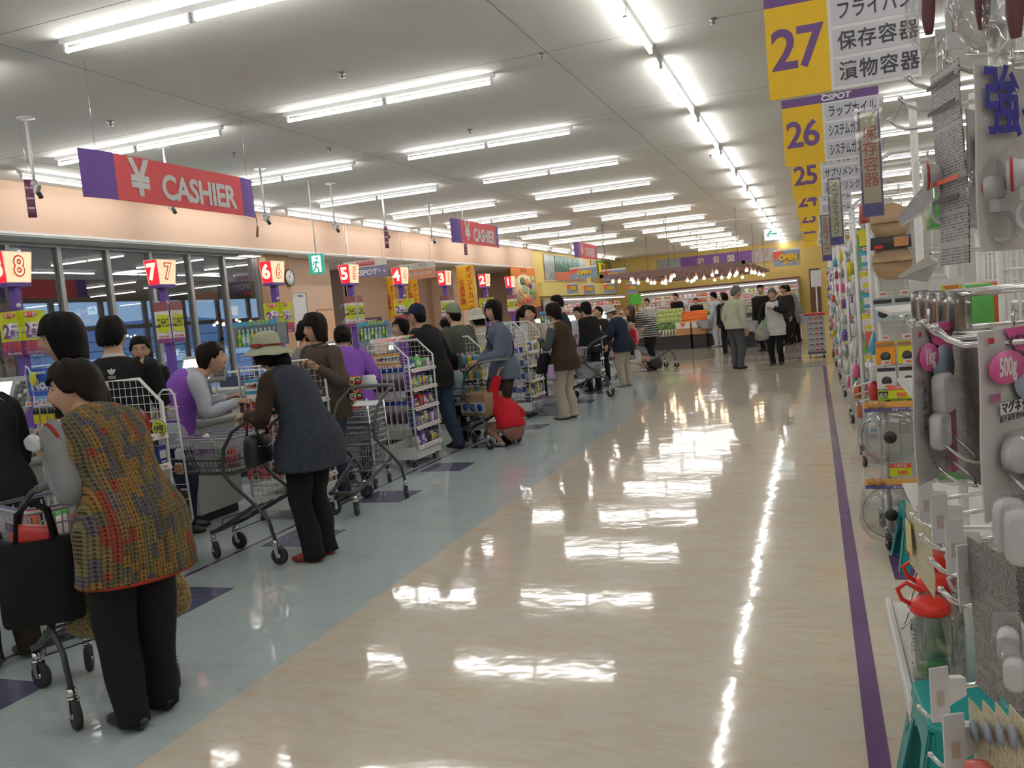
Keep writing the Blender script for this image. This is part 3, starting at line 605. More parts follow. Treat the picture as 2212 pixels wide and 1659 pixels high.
def openposter(label, a, w_, h_, back=False, group='opening sale posters'):
    t = thing('open_poster', label, 'poster', a, 0, group); bl_ = M('poster sky blue', (.25, .33, .48), .5, var=.15, scale=8)
    MB().bb(0, w_, 0, .02, 0, h_).build('sheet', bl_, t); MB().prism([(0, -.002, h_*.35), (0, -.002, h_), (w_*.42, -.002, h_)], (0, .002, 0)).build('red_corner', PRD, t)
    MB().bb(0, w_, -.01, .03, h_, h_+.06).build('holder', WHITE, t)
    text('OPEN', h_*.52, YEL, (w_*.53, -.006, h_*.55), FS, t, bold=h_*.04, shear=.2, sx=min(1.1, w_/h_*.5)); text('OPEN', h_*.52, INK, (w_*.53+h_*.02, -.003, h_*.53), FS, t, bold=h_*.07, shear=.2, sx=min(1.1, w_/h_*.5))
    for x in (.08, w_-.08): MB().cyl((x, .01, h_+.06), (x, .01, CH-a.z), .0025, 5).build('wire', WHITE, t)
    return t
a = AY(1672, 577, 33.); t = openposter('large yellow open poster hung right of the purple board', V((a.x, 33, a.z)), AY(1730, 577, 33).x-a.x, .55)
text('オープン', .16, YEL, (.62, -.006, .10), FS, t, bold=.012, shear=.2)
a = AY(1232, 604, 30.); openposter('yellow open poster hung left under the third cashier banner', V((a.x, 30, a.z)), AY(1290, 598, 30).x-a.x, .36)
a = AY(1302, 608, 31.); openposter('yellow open poster partly behind the brown lamp frame', V((a.x, 31, a.z)), AY(1352, 600, 31).x-a.x, .36)
for i, (px, py) in enumerate(((1226, 635), (1262, 637), (1306, 635), (1354, 635))):
    a = AY(px, py, 38.); openposter(f'small square open poster, {ordn[i+1] if i else "first"} of four in a row over the side case', V((a.x, 38, a.z)), .5, .42, group='small open posters')
# round orange vegetable poster beside lane one
a = AX(1110, 578, -10.9); b_ = AX(1168, 665, -10.9)
t = thing('vegetable_poster', 'tall orange poster with painted vegetables beside lane one', 'poster', (-10.92, 31.3, 1.72), 0); w_, h_ = 2.95, 1.6
MB().bb(0, .04, 0, w_, 0, h_).build('sheet', ORPO, t)
m_ = MB(); m_.lathe([(0, 0), (1, 0), (1, .02), (0, .02)], seg=32, rot=Matrix(((0, 0, 1), (1.45, 0, 0), (0, .62, 0)))); m_.xf(Matrix.Translation((.04, w_/2, .70))); m_.build('cream_oval', M('oval cream', (.75, .58, .32), .5), t)
for (u, v_, ru, rv, c, nm) in ((1.2, 1.05, .32, .16, (.05, .14, .07), 'painted_pumpkin'), (1.75, 1.0, .3, .15, (.75, .25, .04), 'painted_orange'), (2.15, .88, .28, .13, (.12, .05, .2), 'painted_aubergine'), (1.45, .72, .36, .17, (.28, .42, .22), 'painted_cabbage'), (2.25, .62, .3, .13, (.08, .3, .05), 'painted_greens'), (1.4, .42, .28, .13, (.8, .35, .12), 'painted_melon'), (1.75, .30, .24, .11, (.7, .04, .02), 'painted_tomato'), (1.25, .25, .22, .10, (.65, .03, .02), 'painted_tomato'), (.9, .62, .26, .14, (.7, .3, .15), 'painted_carrot'), (2.5, 1.15, .26, .14, (.45, .6, .3), 'painted_lettuce')):
    m_ = MB(); m_.lathe([(0, 0), (1, 0), (.9, .012), (0, .02)], seg=16, rot=Matrix(((0, 0, 1), (ru, 0, 0), (0, rv, 0)))); m_.xf(Matrix.Translation((.062, u, v_))); m_.build(nm, M(nm, c, .5, var=.15, scale=8), t)
text('新鮮市場', .2, M('brush dark', (.35, .10, .02), .5), (.05, w_/2, 1.48), FA, t)
# ---------------------------------------------------------------- checkout counters and tills
CTOP = M('counter top grey', (.42, .42, .40), .35, var=.05); SCRN = M('lit screen', (.82, .92, .88), .3, var=0, emit=.85); DKG = M('dark grey plastic', (.06, .062, .065), .45, var=.08); TILLG = M('till grey plastic', (.30, .31, .30), .45, var=.05); STEEL = M('stainless steel', (.50, .50, .50), .25, .9, var=.06)
LIGHTB = M('basket grey plastic', (.42, .42, .44), .45, var=.05); RIMP = M('basket rim violet', (.16, .13, .24), .4)
LY = {9: 4.0, 8: 5.95, 7: 7.95, 6: 9.75, 5: 11.6, 4: 13.4, 3: 15.6, 2: 18.2, 1: 20.8}
for n, y in LY.items():
    if n in LANES and abs(LANES[n][1]-y) > .24: y = LY[n] = LANES[n][1]
    wh = {9: 'nearest, partly behind the crochet vest', 8: 'with the glowing screen left of the sun hat', 7: 'behind the long lighter rack', 6: 'behind the navy cap', 5: 'behind the blue shirt', 4: 'behind the ponytail', 3: 'in front of the far fruit poster', 2: 'second farthest, before the food hall', 1: 'farthest one before the food hall'}[n]
    t = thing('checkout_counter', f'pale grey checkout counter, {wh}', 'counter', (-4.86, y, 0), 0, 'checkout counters')
    MB().bb(-3.1, 0, -.28, .28, .08, .80).build('body', GREYW, t); MB().bb(-3.05, -.04, -.25, .25, 0, .08).build('plinth', BLACKP, t)
    MB().rbox((-1.55, 0, .83), (3.16, .62, .055), .03).build('worktop', CTOP, t)
    MB().bb(-3.1, -.02, .25, .29, .858, .90).build('raised_edge', STEEL, t)
    s = thing('till', f'till with a tilted touch screen on the counter, {wh}', 'till', (-4.92, y, .862), .12 if n > 7 else .05, 'tills')
    MB().rbox((-.02, .10, .09), (.22, .20, .18), .02).build('base', TILLG, s); MB().bb(-.10, .06, -.002, .02, .03, .15).build('slot_panel', BLACKP, s)
    MB().cyl((-.02, .10, .18), (-.02, .10, .30), .035, 10).build('neck', TILLG, s)
    rt_ = Matrix.Rotation(-.45, 3, 'X')
    MB().rbox((-.02, .08, .41), (.44, .035, .25), .012, rot=rt_).build('screen_case', TILLG, s)
    MB().box(V((-.08, .0595, .415))+rt_ @ V((0, 0, 0)), (.27, .004, .19), rot=rt_).build('screen', SCRN, s)
    for a in range(3):
        for b in range(6): MB().box(V((-.02, .08, .41))+rt_ @ V((.125+a*.035, -.020, .075-b*.030)), (.026, .008, .022), rot=rt_).build('key', DKG if (a+b) % 4 else GREYW, s)
    MB().box((.03, -.004, .06), (.03, .004, .012)).build('pilot_lamp', M('blue lamp', (.1, .3, 1), .3, var=0, emit=3), s)
    # small customer rail of white tube at the far side
    r_ = thing('counter_rail', f'low white tube rail on the counter, {wh}', 'rail', (-6.1, y+.3, .862), 0, 'counter rails')
    MB().tube([(-.5, -.045, 0), (-.5, -.045, .22), (-.46, -.045, .27), (.26, -.045, .27), (.30, -.045, .22), (.30, -.045, 0)], .012, 8).build('rail_tube', WHITE, r_)
    MB().bb(-.44, .24, -.05, -.04, .10, .22).build('notice_plate', M('navy notice', (.05, .06, .12), .4), r_)
# baskets
BASK = None
def basket_meshes():
    tw, td, bw, bd, h = .46, .32, .37, .235, .235
    g = MB(); g.bb(-bw/2, bw/2, -bd/2, bd/2, 0, .008)
    def wallp(s_, u, z, axis):
        f = z/h; W = (bw+(tw-bw)*f)/2; D = (bd+(td-bd)*f)/2
        return V((u*W, s_*D, z)) if axis == 'y' else V((s_*W, u*D, z))
    for ax, nn in (('y', 15), ('x', 10)):
        for s_ in (-1, 1):
            for i in range(nn+1):
                u = -1+2*i/nn
                if ax == 'y' and abs(u) < .42:
                    continue
                a, b = wallp(s_, u, .0, ax), wallp(s_, u, h*.93, ax); g.cyl(a, b, .0042, 4)
            for z in (.06, .115, .17):
                a, b = wallp(s_, -1, z, ax), wallp(s_, 1, z, ax); g.cyl(a, b, .004, 4)
            if ax == 'y':
                a, b, c, d = wallp(s_, -.42, .02, ax), wallp(s_, .42, .02, ax), wallp(s_, .42, h*.93, ax), wallp(s_, -.42, h*.93, ax)
                g.prism([a, b, c, d], (0, -s_*.004, 0))
    rim = MB(); P = []
    for (sx_, sy_, a0) in ((1, 1, 0), (-1, 1, PI/2), (-1, -1, PI), (1, -1, 1.5*PI)):
        for i in range(4): a = a0+PI/6*i; P.append((sx_*(tw/2-.03)+.035*math.cos(a), sy_*(td/2-.03)+.035*math.sin(a), h))
    rim.tube(P, .009, 6, closed=True)
    hd = MB(); hd.tube([(-tw/2, -.01, h+.008), (-tw*.35, -td/2-.005, h+.012), (tw*.35, -td/2-.005, h+.012), (tw/2, -.01, h+.008)], .006, 6); hd2 = MB(); hd2.tube([(-tw/2, .01, h+.008), (-tw*.35, td/2+.005, h+.012), (tw*.35, td/2+.005, h+.012), (tw/2, .01, h+.008)], .006, 6)
    return g.mesh('basket_body', [LIGHTB]), rim.mesh('basket_rim', [LIGHTB]), hd.mesh('basket_handle', [RIMP]), hd2.mesh('basket_handle', [RIMP])
BM_ = basket_meshes()
def basket(label, loc, rz, group='shopping baskets', mark=True):
    t = thing('shopping_basket', label, 'basket', loc, rz, group)
    put('basket_body', BM_[0], t); put('basket_rim', BM_[1], t); put('basket_handle', BM_[2], t); put('basket_handle', BM_[3], t)
    if mark:
        for s_ in (-1, 1):
            o = logo(.055, (0, s_*.152, .15), (PI/2-.16 if s_ < 0 else PI/2-.16, 0, 0 if s_ < 0 else PI), t, SPUR)
    return t
# ---------------------------------------------------------------- carts
def casterm():
    f = MB(); f.cyl((0, 0, .125), (0, 0, .165), .018, 8); f.lathe([(0, .118), (.022, .118), (.024, .128), (0, .130)], seg=10)
    for s_ in (-1, 1): f.prism([(s_*.021, .01, .125), (s_*.021, -.025, .12), (s_*.021, -.035, .055), (s_*.021, -.012, .05)], (s_*.003, 0, 0))
    w_ = MB(); RYm = Matrix.Rotation(PI/2, 3, 'Y'); w_.lathe([(0, -.012), (.035, -.014), (.052, -.016), (.060, -.010), (.060, .010), (.052, .016), (.035, .014), (0, .012)], (0, -.022, .060), 18, 0, rot=RYm); w_.lathe([(0, -.017), (.014, -.017), (.014, .017), (0, .017)], (0, -.022, .06), 10, 1, rot=RYm)
    return f.mesh('caster', [CHROME]), w_.mesh('wheel', [RUBBER, CHROME])
CM_ = casterm()
def caster(parent, p, rz=0., s=1.):
    a = put('caster', CM_[0], parent, p, rz); a.scale = (s, s, s); put('wheel', CM_[1], a); return a
def cart_meshes():
    R_ = .0125; m = {}
    f = MB()
    for s_ in (-1, 1):
        x = s_*.215
        f.tube([(x, .0, .165), (x*.99, .035, .30), (x*.97, .16, .42), (x*.95, .30, .53), (x*.95, .365, .60), (x*.95, .372, .66), (x*.97, .34, .78), (x, .25, .89), (x, .12, .96), (x, .04, .985)], R_, 8)
    m['side_frame'] = f.mesh('side_frame', [CARTM])
    h = MB(); h.tube([(-.215, .06, .978), (-.20, .015, .99), (-.14, .0, .995), (.14, .0, .995), (.20, .015, .99), (.215, .06, .978)], .0165, 10); m['handle'] = h.mesh('handle', [M('handle grey rubber', (.13, .13, .135), .6)])
    l = MB()
    for s_ in (-1, 1): l.tube([(s_*.205, .13, .40), (s_*.17, .30, .315), (s_*.13, .52, .215), (s_*.12, .60, .185)], .014, 8)
    l.tube([(-.13, .60, .185), (.13, .60, .185)], .016, 8)
    for q in (.2, .33, .46): 
        z = .40-(q-.13)*.47; w_ = .20-(q-.13)*.16; l.cyl((-w_, q, z), (w_, q, z), .005, 6)
    for x in (-.09, 0, .09): l.cyl((x*1.2, .15, .39), (x, .60, .19), .004, 6)
    l.tube([(-.10, .52, .22), (-.10, .52, .27), (.10, .52, .27), (.10, .52, .22)], .005, 6); l.tube([(-.15, .36, .285), (-.15, .40, .20), (.15, .40, .20), (.15, .36, .285)], .004, 6)
    m['lower_shelf'] = l.mesh('lower_shelf', [CARTM])
    u = MB(); zt, zb = .70, .60
    def rect(y0, y1, w0, w1, z, r): u.tube([(-w0, y0, z), (-w1, y1, z), (w1, y1, z), (w0, y0, z)], r, 6, closed=True)
    rect(.28, .84, .205, .165, zt, .007); rect(.30, .80, .19, .15, zb, .004); rect(.29, .82, .198, .158, (zt+zb)/2, .0035)
    for i in range(14):
        q = .30+i*.50/13; w_ = .19-.04*i/13; u.tube([(-w_-.014, q+.01, zt), (-w_, q, zb), (w_, q, zb), (w_+.014, q+.01, zt)], .0028, 4)
    for i in range(7):
        x = -.15+.05*i; u.tube([(x*1.05, .84, zt), (x, .80, zb), (x*1.1, .30, zb)], .0028, 4)
    m['upper_tray'] = u.mesh('upper_tray', [CARTM]); return m
CMS = cart_meshes()
def cart(label, loc, rz, plate=False, group='shopping carts'):
    t = thing('shopping_cart', label, 'cart', (loc[0], loc[1], 0), rz, group)
    for k_ in CMS: put(k_, CMS[k_], t)
    for x, y in ((-.215, 0), (.215, 0)): caster(t, (x, y, 0), rnd.uniform(-.5, .5))
    for x in (-.115, .115): caster(t, (x, .60, 0), rnd.uniform(-.6, .6))
    if plate: MB().rbox((0, .14, .86), (.24, .10, .008), .01, rot=Matrix.Rotation(-.3, 3, 'X')).build('notice_plate', PWH, t)
    return t
# ---------------------------------------------------------------- display racks at the lane ends
TAGW = M('price tag white', (.72, .72, .70), .5, var=0); TAGY = M('price figure red', (.65, .08, .04), .5, var=0)
tagm = MB().box((0, 0, 0), (.045, .003, .028)).mesh('price_tag', [TAGW]); figm = MB().box((.004, -.0022, 0), (.026, .001, .010)).mesh('price_figure', [TAGY])
tagm_s = MB().box((0, 0, 0), (.003, .045, .028)).mesh('price_tag', [TAGW]); figm_s = MB().box((.0022, .004, 0), (.001, .026, .010)).mesh('price_figure', [TAGY])
def rack(label, x0, x1, y0, y1, h, shelves=(.30, .52, .74, .94), group='display racks at the lane ends', tags=True, header=None, hmat=None, solid=False):
    t = thing('display_rack', label, 'rack', ((x0+x1)/2, (y0+y1)/2, 0), 0, group); w_, d = x1-x0, y1-y0; W, D = w_/2, d/2
    MB().bb(-W, W, -D, D, .09, .21).build('base', WHITE, t)
    for x in (-W+.06, W-.06):
        for y in (-D+.05, D-.05): 
            c_ = caster(t, (x, y, -.012), 0, .62)
    for s_, nm in ((-1, 'side_frame'), (1, 'side_frame')):
        y = s_*D; f = MB(); f.tube([(-W, y, .2), (-W, y, h), (W-.16, y, h), (W, y, h-.16), (W, y, .2)], .011, 8); f.build(nm, WHITE, t)
        g = MB(); n_ = 9
        for i in range(1, n_): x = -W+w_*i/n_; g.cyl((x, y, .21), (x, y, h-max(0, x-(W-.16))), .0022, 4)
        for i in range(1, int((h-.2)/.055)): z = .2+.055*i; g.cyl((-W, y, z), (W-max(0, z-(h-.16)), y, z), .0022, 4)
        g.build('wire_grid', WHITE, t)
    if solid: MB().bb(-W, -W+.01, -D, D, .2, h).build('back_panel', WHITE, t)
    else:
        g = MB()
        for i in range(1, 8): g.cyl((-W, -D+d*i/8, .2), (-W, -D+d*i/8, h), .0022, 4)
        for i in range(1, int((h-.2)/.08)): g.cyl((-W, -D, .2+.08*i), (-W, D, .2+.08*i), .0022, 4)
        g.build('wire_grid', WHITE, t)
    for i, z in enumerate((.215,)+tuple(shelves)):
        q = W-max(0, z-(h-.16))
        s_ = MB().bb(-W+.01, q+.015, -D+.01, D-.01, z-.01, z).build('shelf', WHITE, t)
        MB().prism([(q+.012, -D+.01, z+.012), (q+.016, -D+.01, z+.012), (q+.034, -D+.01, z-.028), (q+.030, -D+.01, z-.028)], (0, d-.02, 0)).build('price_rail', WPLA, s_)
        if tags:
            for j in range(int(d/.085)):
                p = put('price_tag', tagm_s, s_, (q+.030, -D+.06+.085*j, z-.008)); p.rotation_euler.y = -.42; 
                put('price_figure', figm_s, s_, (q+.032, -D+.06+.085*j, z-.008)).rotation_euler.y = -.42
    if header:
        MB().bb(-W+.06, W-.08, -D-.03, -D-.022, h-.22, h-.10).build('header_card', hmat or PYL, t)
        MB().bb(-W+.07, W-.09, -D-.032, -D-.030, h-.195, h-.125).build('header_strip', PWH, t)
        text(header[0], .030, REDINK, (-W+.13, -D-.034, h-.16), FS, t, bold=.001, sx=.8); text(header[1], .058 if len(header[1]) < 6 else .047, INK, (-W+.12+.15, -D-.034, h-.16), FS, t, bold=.0025, sx=.85)
    return t
HK = MB().tube([(0, .02, 0), (0, -.07, 0), (0, -.085, .012)], .0022, 5).mesh('hook', [CHROME])
def packs(label, group, rackt, x0, x1, y, zs, n, maker, cat='packet', tagz=.0, mat_cycle=None):
    """hanging packets on the camera side of a rack; each one a thing"""
    for r_, z in enumerate(zs):
        for i in range(n):
            x = x0+(x1-x0)*(i+.5)/n
            hk = put('hook', HK, rackt, V((x, y, z))-rackt.location)
            p = put('price_tag', tagm, hk, (0, -.088, .012)); put('price_figure', figm, hk, (.0, -.088, .012))
            maker(x, y-.035, z, r_, i, label, group)
def hangpack(nm, mats, w_, h_, d, bands, cyl=None):
    g = MB(); g.box((0, 0, -h_/2-.004), (w_, .002, h_), 0)
    for (a, b, mi) in bands: g.box((0, -d*.5, -h_*(a+b)/2), (w_*.86, d, h_*(b-a)), mi)
    if cyl: 
        for cx, r_, a, b, mi in cyl: g.cyl((cx, -d*.9, -h_*a), (cx, -d*.9, -h_*b), r_, 8, mi)
    return g.mesh(nm, mats)
PKB = M('pack blue', (.02, .06, .28), .3); PKR = M('pack red', (.50, .03, .03), .3); PKO = M('pack orange red', (.62, .12, .05), .3); PKS = M('pack silver', (.50, .50, .52), .25, .6); PKY = M('pack yellow', (.70, .60, .03), .35); PKG = M('pack green', (.10, .40, .08), .35); PKW = M('pack white', (.75, .75, .75), .35); PKK = M('pack black', (.03, .03, .035), .35); PKP = M('pack plum', (.16, .03, .08), .35); PKC = M('pack cyan', (.08, .35, .55), .35); PKPK = M('pack pink', (.75, .12, .32), .35); PKBR = M('pack brown', (.32, .18, .08), .5); PKV = M('pack violet', (.15, .08, .35), .4); PKTEAL = M('pack teal', (.05, .30, .28), .4)
PKS_ = [PKB, PKR, PKO, PKS, PKY, PKG, PKW, PKK, PKP, PKC, PKPK, PKBR, PKV, PKTEAL]
def boxmesh(nm, w_, d, h_, a, b, face='x'):
    """small carton with a label panel and lid edge"""
    g = MB(); g.rbox((0, 0, h_/2), (w_, d, h_), .004, 0, n=1)
    if face == 'x': g.box((w_/2+.0008, 0, h_*.55), (.0016, d*.78, h_*.42), 1); g.box((w_/2+.0008, 0, h_*.15), (.0016, d*.6, h_*.10), 1)
    else: g.box((0, -d/2-.0008, h_*.55), (w_*.78, .0016, h_*.42), 1); g.box((0, -d/2-.0008, h_*.15), (w_*.6, .0016, h_*.10), 1)
    return g.mesh(nm, [a, b])
def botmesh(nm, r_, h_, a, b, c=None):
    g = MB(); g.lathe([(0, 0), (r_*.9, 0), (r_, .01), (r_, h_*.62), (r_*.55, h_*.78), (r_*.35, h_*.82), (r_*.35, h_*.84)], seg=10, mi=0); g.lathe([(r_*.42, h_*.83), (r_*.42, h_*.98), (0, h_)], seg=10, mi=1, caps=False); g.lathe([(r_*1.01, h_*.2), (r_*1.01, h_*.5)], seg=10, mi=2, caps=False)
    return g.mesh(nm, [a, b, c or b])
SHM = {}
def shelfitem(kind, a, b, w_, d, h_, face='x'):
    k_ = (kind, a.name, b.name, round(w_, 3), round(d, 3), round(h_, 3), face)
    if k_ not in SHM: SHM[k_] = boxmesh('carton', w_, d, h_, a, b, face) if kind == 'box' else botmesh('bottle', w_/2, h_, a, b, PKW)
    return SHM[k_]
def fillrack(t, x0, x1, y0, y1, zs, desc, group, seed, hs=(.07, .15), pal=PKS_):
    R_ = random.Random(seed); c = 0
    for zi, z in enumerate(zs):
        y = y0+.03
        while y < y1-.05:
            kd = R_.choice(['box', 'box', 'bottle']); d = R_.uniform(.045, .085); h_ = min(R_.uniform(*hs), hs[1]); a = R_.choice(pal); b = R_.choice([PKW, PKY, PKS, a]); w_ = d if kd == 'bottle' else R_.uniform(.05, .12)
            row = ['bottom', 'second', 'third', 'fourth', 'top', 'topmost'][min(zi, 5)]
            o = put('bottle' if kd == 'bottle' else 'carton', shelfitem(kd, a, b, w_, d, h_), None, (x1-.01-w_/2, y+d/2, z+.001), 0, label=f'{a.name.split(" ", 1)[1]} {"bottle" if kd=="bottle" else "carton"} on the {row} shelf of {desc}', cat='bottle' if kd == 'bottle' else 'carton', group=group)
            y += d+R_.uniform(.004, .02); c += 1
# rack behind the crochet vest
ra = rack('white wire display rack partly behind the crochet vest', -4.43, -4.0, 3.87, 4.43, 1.30)
fillrack(ra, -4.43, -4.0, 3.87, 4.43, (.215, .30, .52, .74), 'the rack behind the vest', 'goods on the rack behind the vest', 3, pal=[PKB, PKB, PKO, PKK, PKS, PKW])
bat = hangpack('battery_pack', [PKW, PKY, PKK, PKB], .05, .11, .014, [(.5, 1., 1)], [(-.012, .007, .15, .5, 2), (.012, .007, .15, .5, 2)]); bat2 = hangpack('battery_pack', [PKW, PKB, PKS, PKC], .05, .11, .014, [(.55, 1., 1)], [(-.012, .007, .1, .55, 2), (.012, .007, .1, .55, 2)])
def mkb(x, y, z, r_, i, label, group): put('battery_pack', bat if i < 3 and r_ == 0 else bat2, None, (x, y, z), 0, label=('yellow and black' if i < 3 and r_ == 0 else 'blue and silver')+f' hanging battery pack, {["upper", "lower"][r_]} row of the rack behind the vest', cat='packet', group='hanging battery packs')
g_ = MB().bb(-4.40, -4.03, 4.425, 4.435, 1.12, 1.34)
packs('', '', ra, -4.40, -4.05, 3.855, (1.22, 1.03), 6, mkb)
t = thing('sale_disc', 'round yellow hanging disc reading 10 on the rack edge', 'sign', (-3.985, 4.36, .98), 0)
m_ = MB(); m_.lathe([(0, -.002), (.055, -.002), (.055, .002), (0, .002)], seg=24, rot=Matrix.Rotation(PI/2, 3, 'X')); m_.build('disc', PYL, t); m_ = MB(); m_.tube([(.055*math.cos(a), 0, .055*math.sin(a)) for a in [2*PI*i/24 for i in range(24)]], .0025, 5, closed=True); m_.build('disc_edge', INK, t)
text('10年', .045, INK, (0, -.004, .0), FS, t, bold=.0015); text('長もち', .016, INK, (0, -.004, .032), FS, t); text('保存可能', .016, INK, (0, -.004, -.030), FS, t)
# side hanger
t = thing('side_hanger', 'tall white wire side hanger beside the rack behind the vest', 'rack', (-4.18, 4.72, 0), 0)
m_ = MB(); m_.tube([(-.10, 0, .30), (-.10, 0, 1.17), (-.06, 0, 1.20), (.0, 0, 1.20), (.03, 0, 1.16), (.06, 0, .30), (.03, 0, .26), (-.07, 0, .26)], .008, 8, closed=True)
m_.build('hanger_frame', WHITE, t); m_ = MB()
for z in [.36+.09*i for i in range(10)]: m_.cyl((-.10, 0, z), (.055, 0, z), .003, 5)
m_.cyl((-.10, 0, .5), (-.10, -.28, .5), .008, 6).cyl((-.10, 0, 1.0), (-.10, -.28, 1.0), .008, 6); m_.build('hanger_wires', WHITE, t)
for i, (z, a) in enumerate(((1.08, PKS), (.80, PKW), (.70, PKBR), (.52, PKK), (.38, PKK))):
    put('packet', hangpack('packet', [PKW, a, PKK], .06, .08, .02, [(.2, .9, 1)]), None, (-4.16+.02*(i % 2), 4.695, z), 0, label=f'{["silver", "white", "brown", "black", "black"][i]} packet on the side hanger, {["first", "second", "third", "fourth", "fifth"][i]} from the top', cat='packet', group='packets on the side hanger')
# battery brand board, tall blue
t = thing('shelf_board', 'upright blue board with a yellow tag at the rack top', 'sign', (-4.46, 3.86, 1.27), 0)
MB().bb(0, .20, 0, .006, 0, .165).build('board', M('board blue', (.03, .10, .45), .4), t); text('Panasonic', .032, PWH, (.09, -.003, .14), FS, t, bold=.001); text('No.1', .085, PWH, (.11, -.003, .065), FS, t, bold=.004)
MB().tube([(-.0, -.004, 0), (-.008, -.006, .13), (.012, -.012, .185), (.04, -.02, .17), (.06, -.028, .13)], .004, 6).build('wire_arm', WPLA, t); MB().sph((.075, -.03, .105), (.030, .004, .040)).build('yellow_tag', PKY, t)
# rack beside the sun hat woman: chocolate packs
rb = rack('white display rack of red chocolate packs behind the sun hat woman', -4.43, -3.97, 5.80, 6.35, 1.27, header=('大袋菓子', 'チョコレート'), hmat=PKC)
fillrack(rb, -4.43, -3.97, 5.8, 6.35, (.215, .52, .74, .94), 'the chocolate rack', 'goods on the chocolate rack', 5, hs=(.05, .11), pal=[PKS, PKW, PKK, PKR, PKW])
tub = MB(); 
for i in range(5): tub.sph((0, -.012, -.018-i*.027), (.021, .012, .015), i % 2, 8, 6)
tub.box((0, -.001, -.075), (.046, .002, .16), 2); tub = tub.mesh('tube_pack', [PKO, PKR, PKW]); tub2 = MB()
for i in range(5): tub2.sph((0, -.012, -.018-i*.027), (.021, .012, .015), i % 2, 8, 6)
tub2.box((0, -.001, -.075), (.046, .002, .16), 2); tub2 = tub2.mesh('tube_pack', [PKP, PKBR, PKW])
def mkc(x, y, z, r_, i, label, group): put('tube_pack', tub if (i+r_) % 3 else tub2, None, (x, y, z), 0, label=f'{"red" if (i+r_)%3 else "brown"} chocolate pack hanging in the {["upper", "middle", "lower"][r_]} row of the chocolate rack', cat='packet', group='hanging chocolate packs')
packs('', '', rb, -4.42, -4.0, 5.785, (1.00, .82, .50), 7, mkc)
# lighter rack
rc = rack('white display rack of long gas lighters, third from the left edge', -4.42, -3.97, 7.95, 8.55, 1.31, shelves=(.42, .62, .82, 1.02), header=('大容量', 'チャッカマン'), hmat=M('header orange', (.72, .38, .08), .5))
fillrack(rc, -4.42, -3.97, 7.95, 8.55, (.215, .42, .62, .82, 1.02), 'the lighter rack', 'goods on the lighter rack', 8, hs=(.08, .15), pal=[PKR, PKW, PKB, PKV, PKK, PKS, PKG])
lig = MB(); lig.box((0, -.001, -.16), (.052, .002, .30), 0); lig.box((0, -.004, -.025), (.052, .004, .045), 1); lig.lathe([(0, -.24), (.011, -.24), (.012, -.17), (.007, -.12), (.0035, -.11), (.0035, -.05), (0, -.05)], (-.010, -.014, 0), 8, 2); lig.lathe([(0, -.24), (.011, -.24), (.012, -.17), (.007, -.12), (.0035, -.11), (.0035, -.05), (0, -.05)], (.012, -.014, 0), 8, 3); lig.box((0, -.004, -.27), (.052, .004, .06), 0)
lig = lig.mesh('lighter_pack', [PKW, PKB, PKP, PKK])
def mkl(x, y, z, r_, i, label, group): put('lighter_pack', lig, None, (x, y, z), 0, label=f'long lighter pack hanging in the {["upper", "lower"][r_]} row of the lighter rack', cat='packet', group=['upper row of lighter packs', 'lower row of lighter packs'][r_])
packs('', '', rc, -4.40, -4.0, 7.935, (1.06, .72), 6, mkl)
t = thing('flyer_tray', 'tray of red and white flyers on top of the lighter rack', 'tray', (-4.25, 8.25, 1.322), 0)
MB().bb(-.16, .14, -.27, .27, 0, .01).bb(-.16, -.15, -.27, .27, 0, .05).build('tray_body', WPLA, t)
for i in range(6): MB().box((-.01+.01*(i % 3), -.20+.08*i, .018+.004*i), (.20, .13, .006), rot=Matrix.Rotation(.2*math.sin(i*2.), 3, 'Z') @ Matrix.Rotation(.25, 3, 'X')).build('flyer', [PKR, PKW, PKPK, PKW, PKG, PKR][i], t)
for i in range(5):
    t = thing('violet_tag', f'violet label plate down the edge of the rack right of the blue shirt, {ordn[i] if i else "topmost"} from the top', 'label', (-4.375, 11.62, .98-.17*i), 0, 'violet label plates'); MB().box((0, 0, 0), (.07, .004, .09)).build('plate', PKV, t); MB().box((0, -.003, -.012), (.045, .002, .045)).build('white_patch', PWH, t)
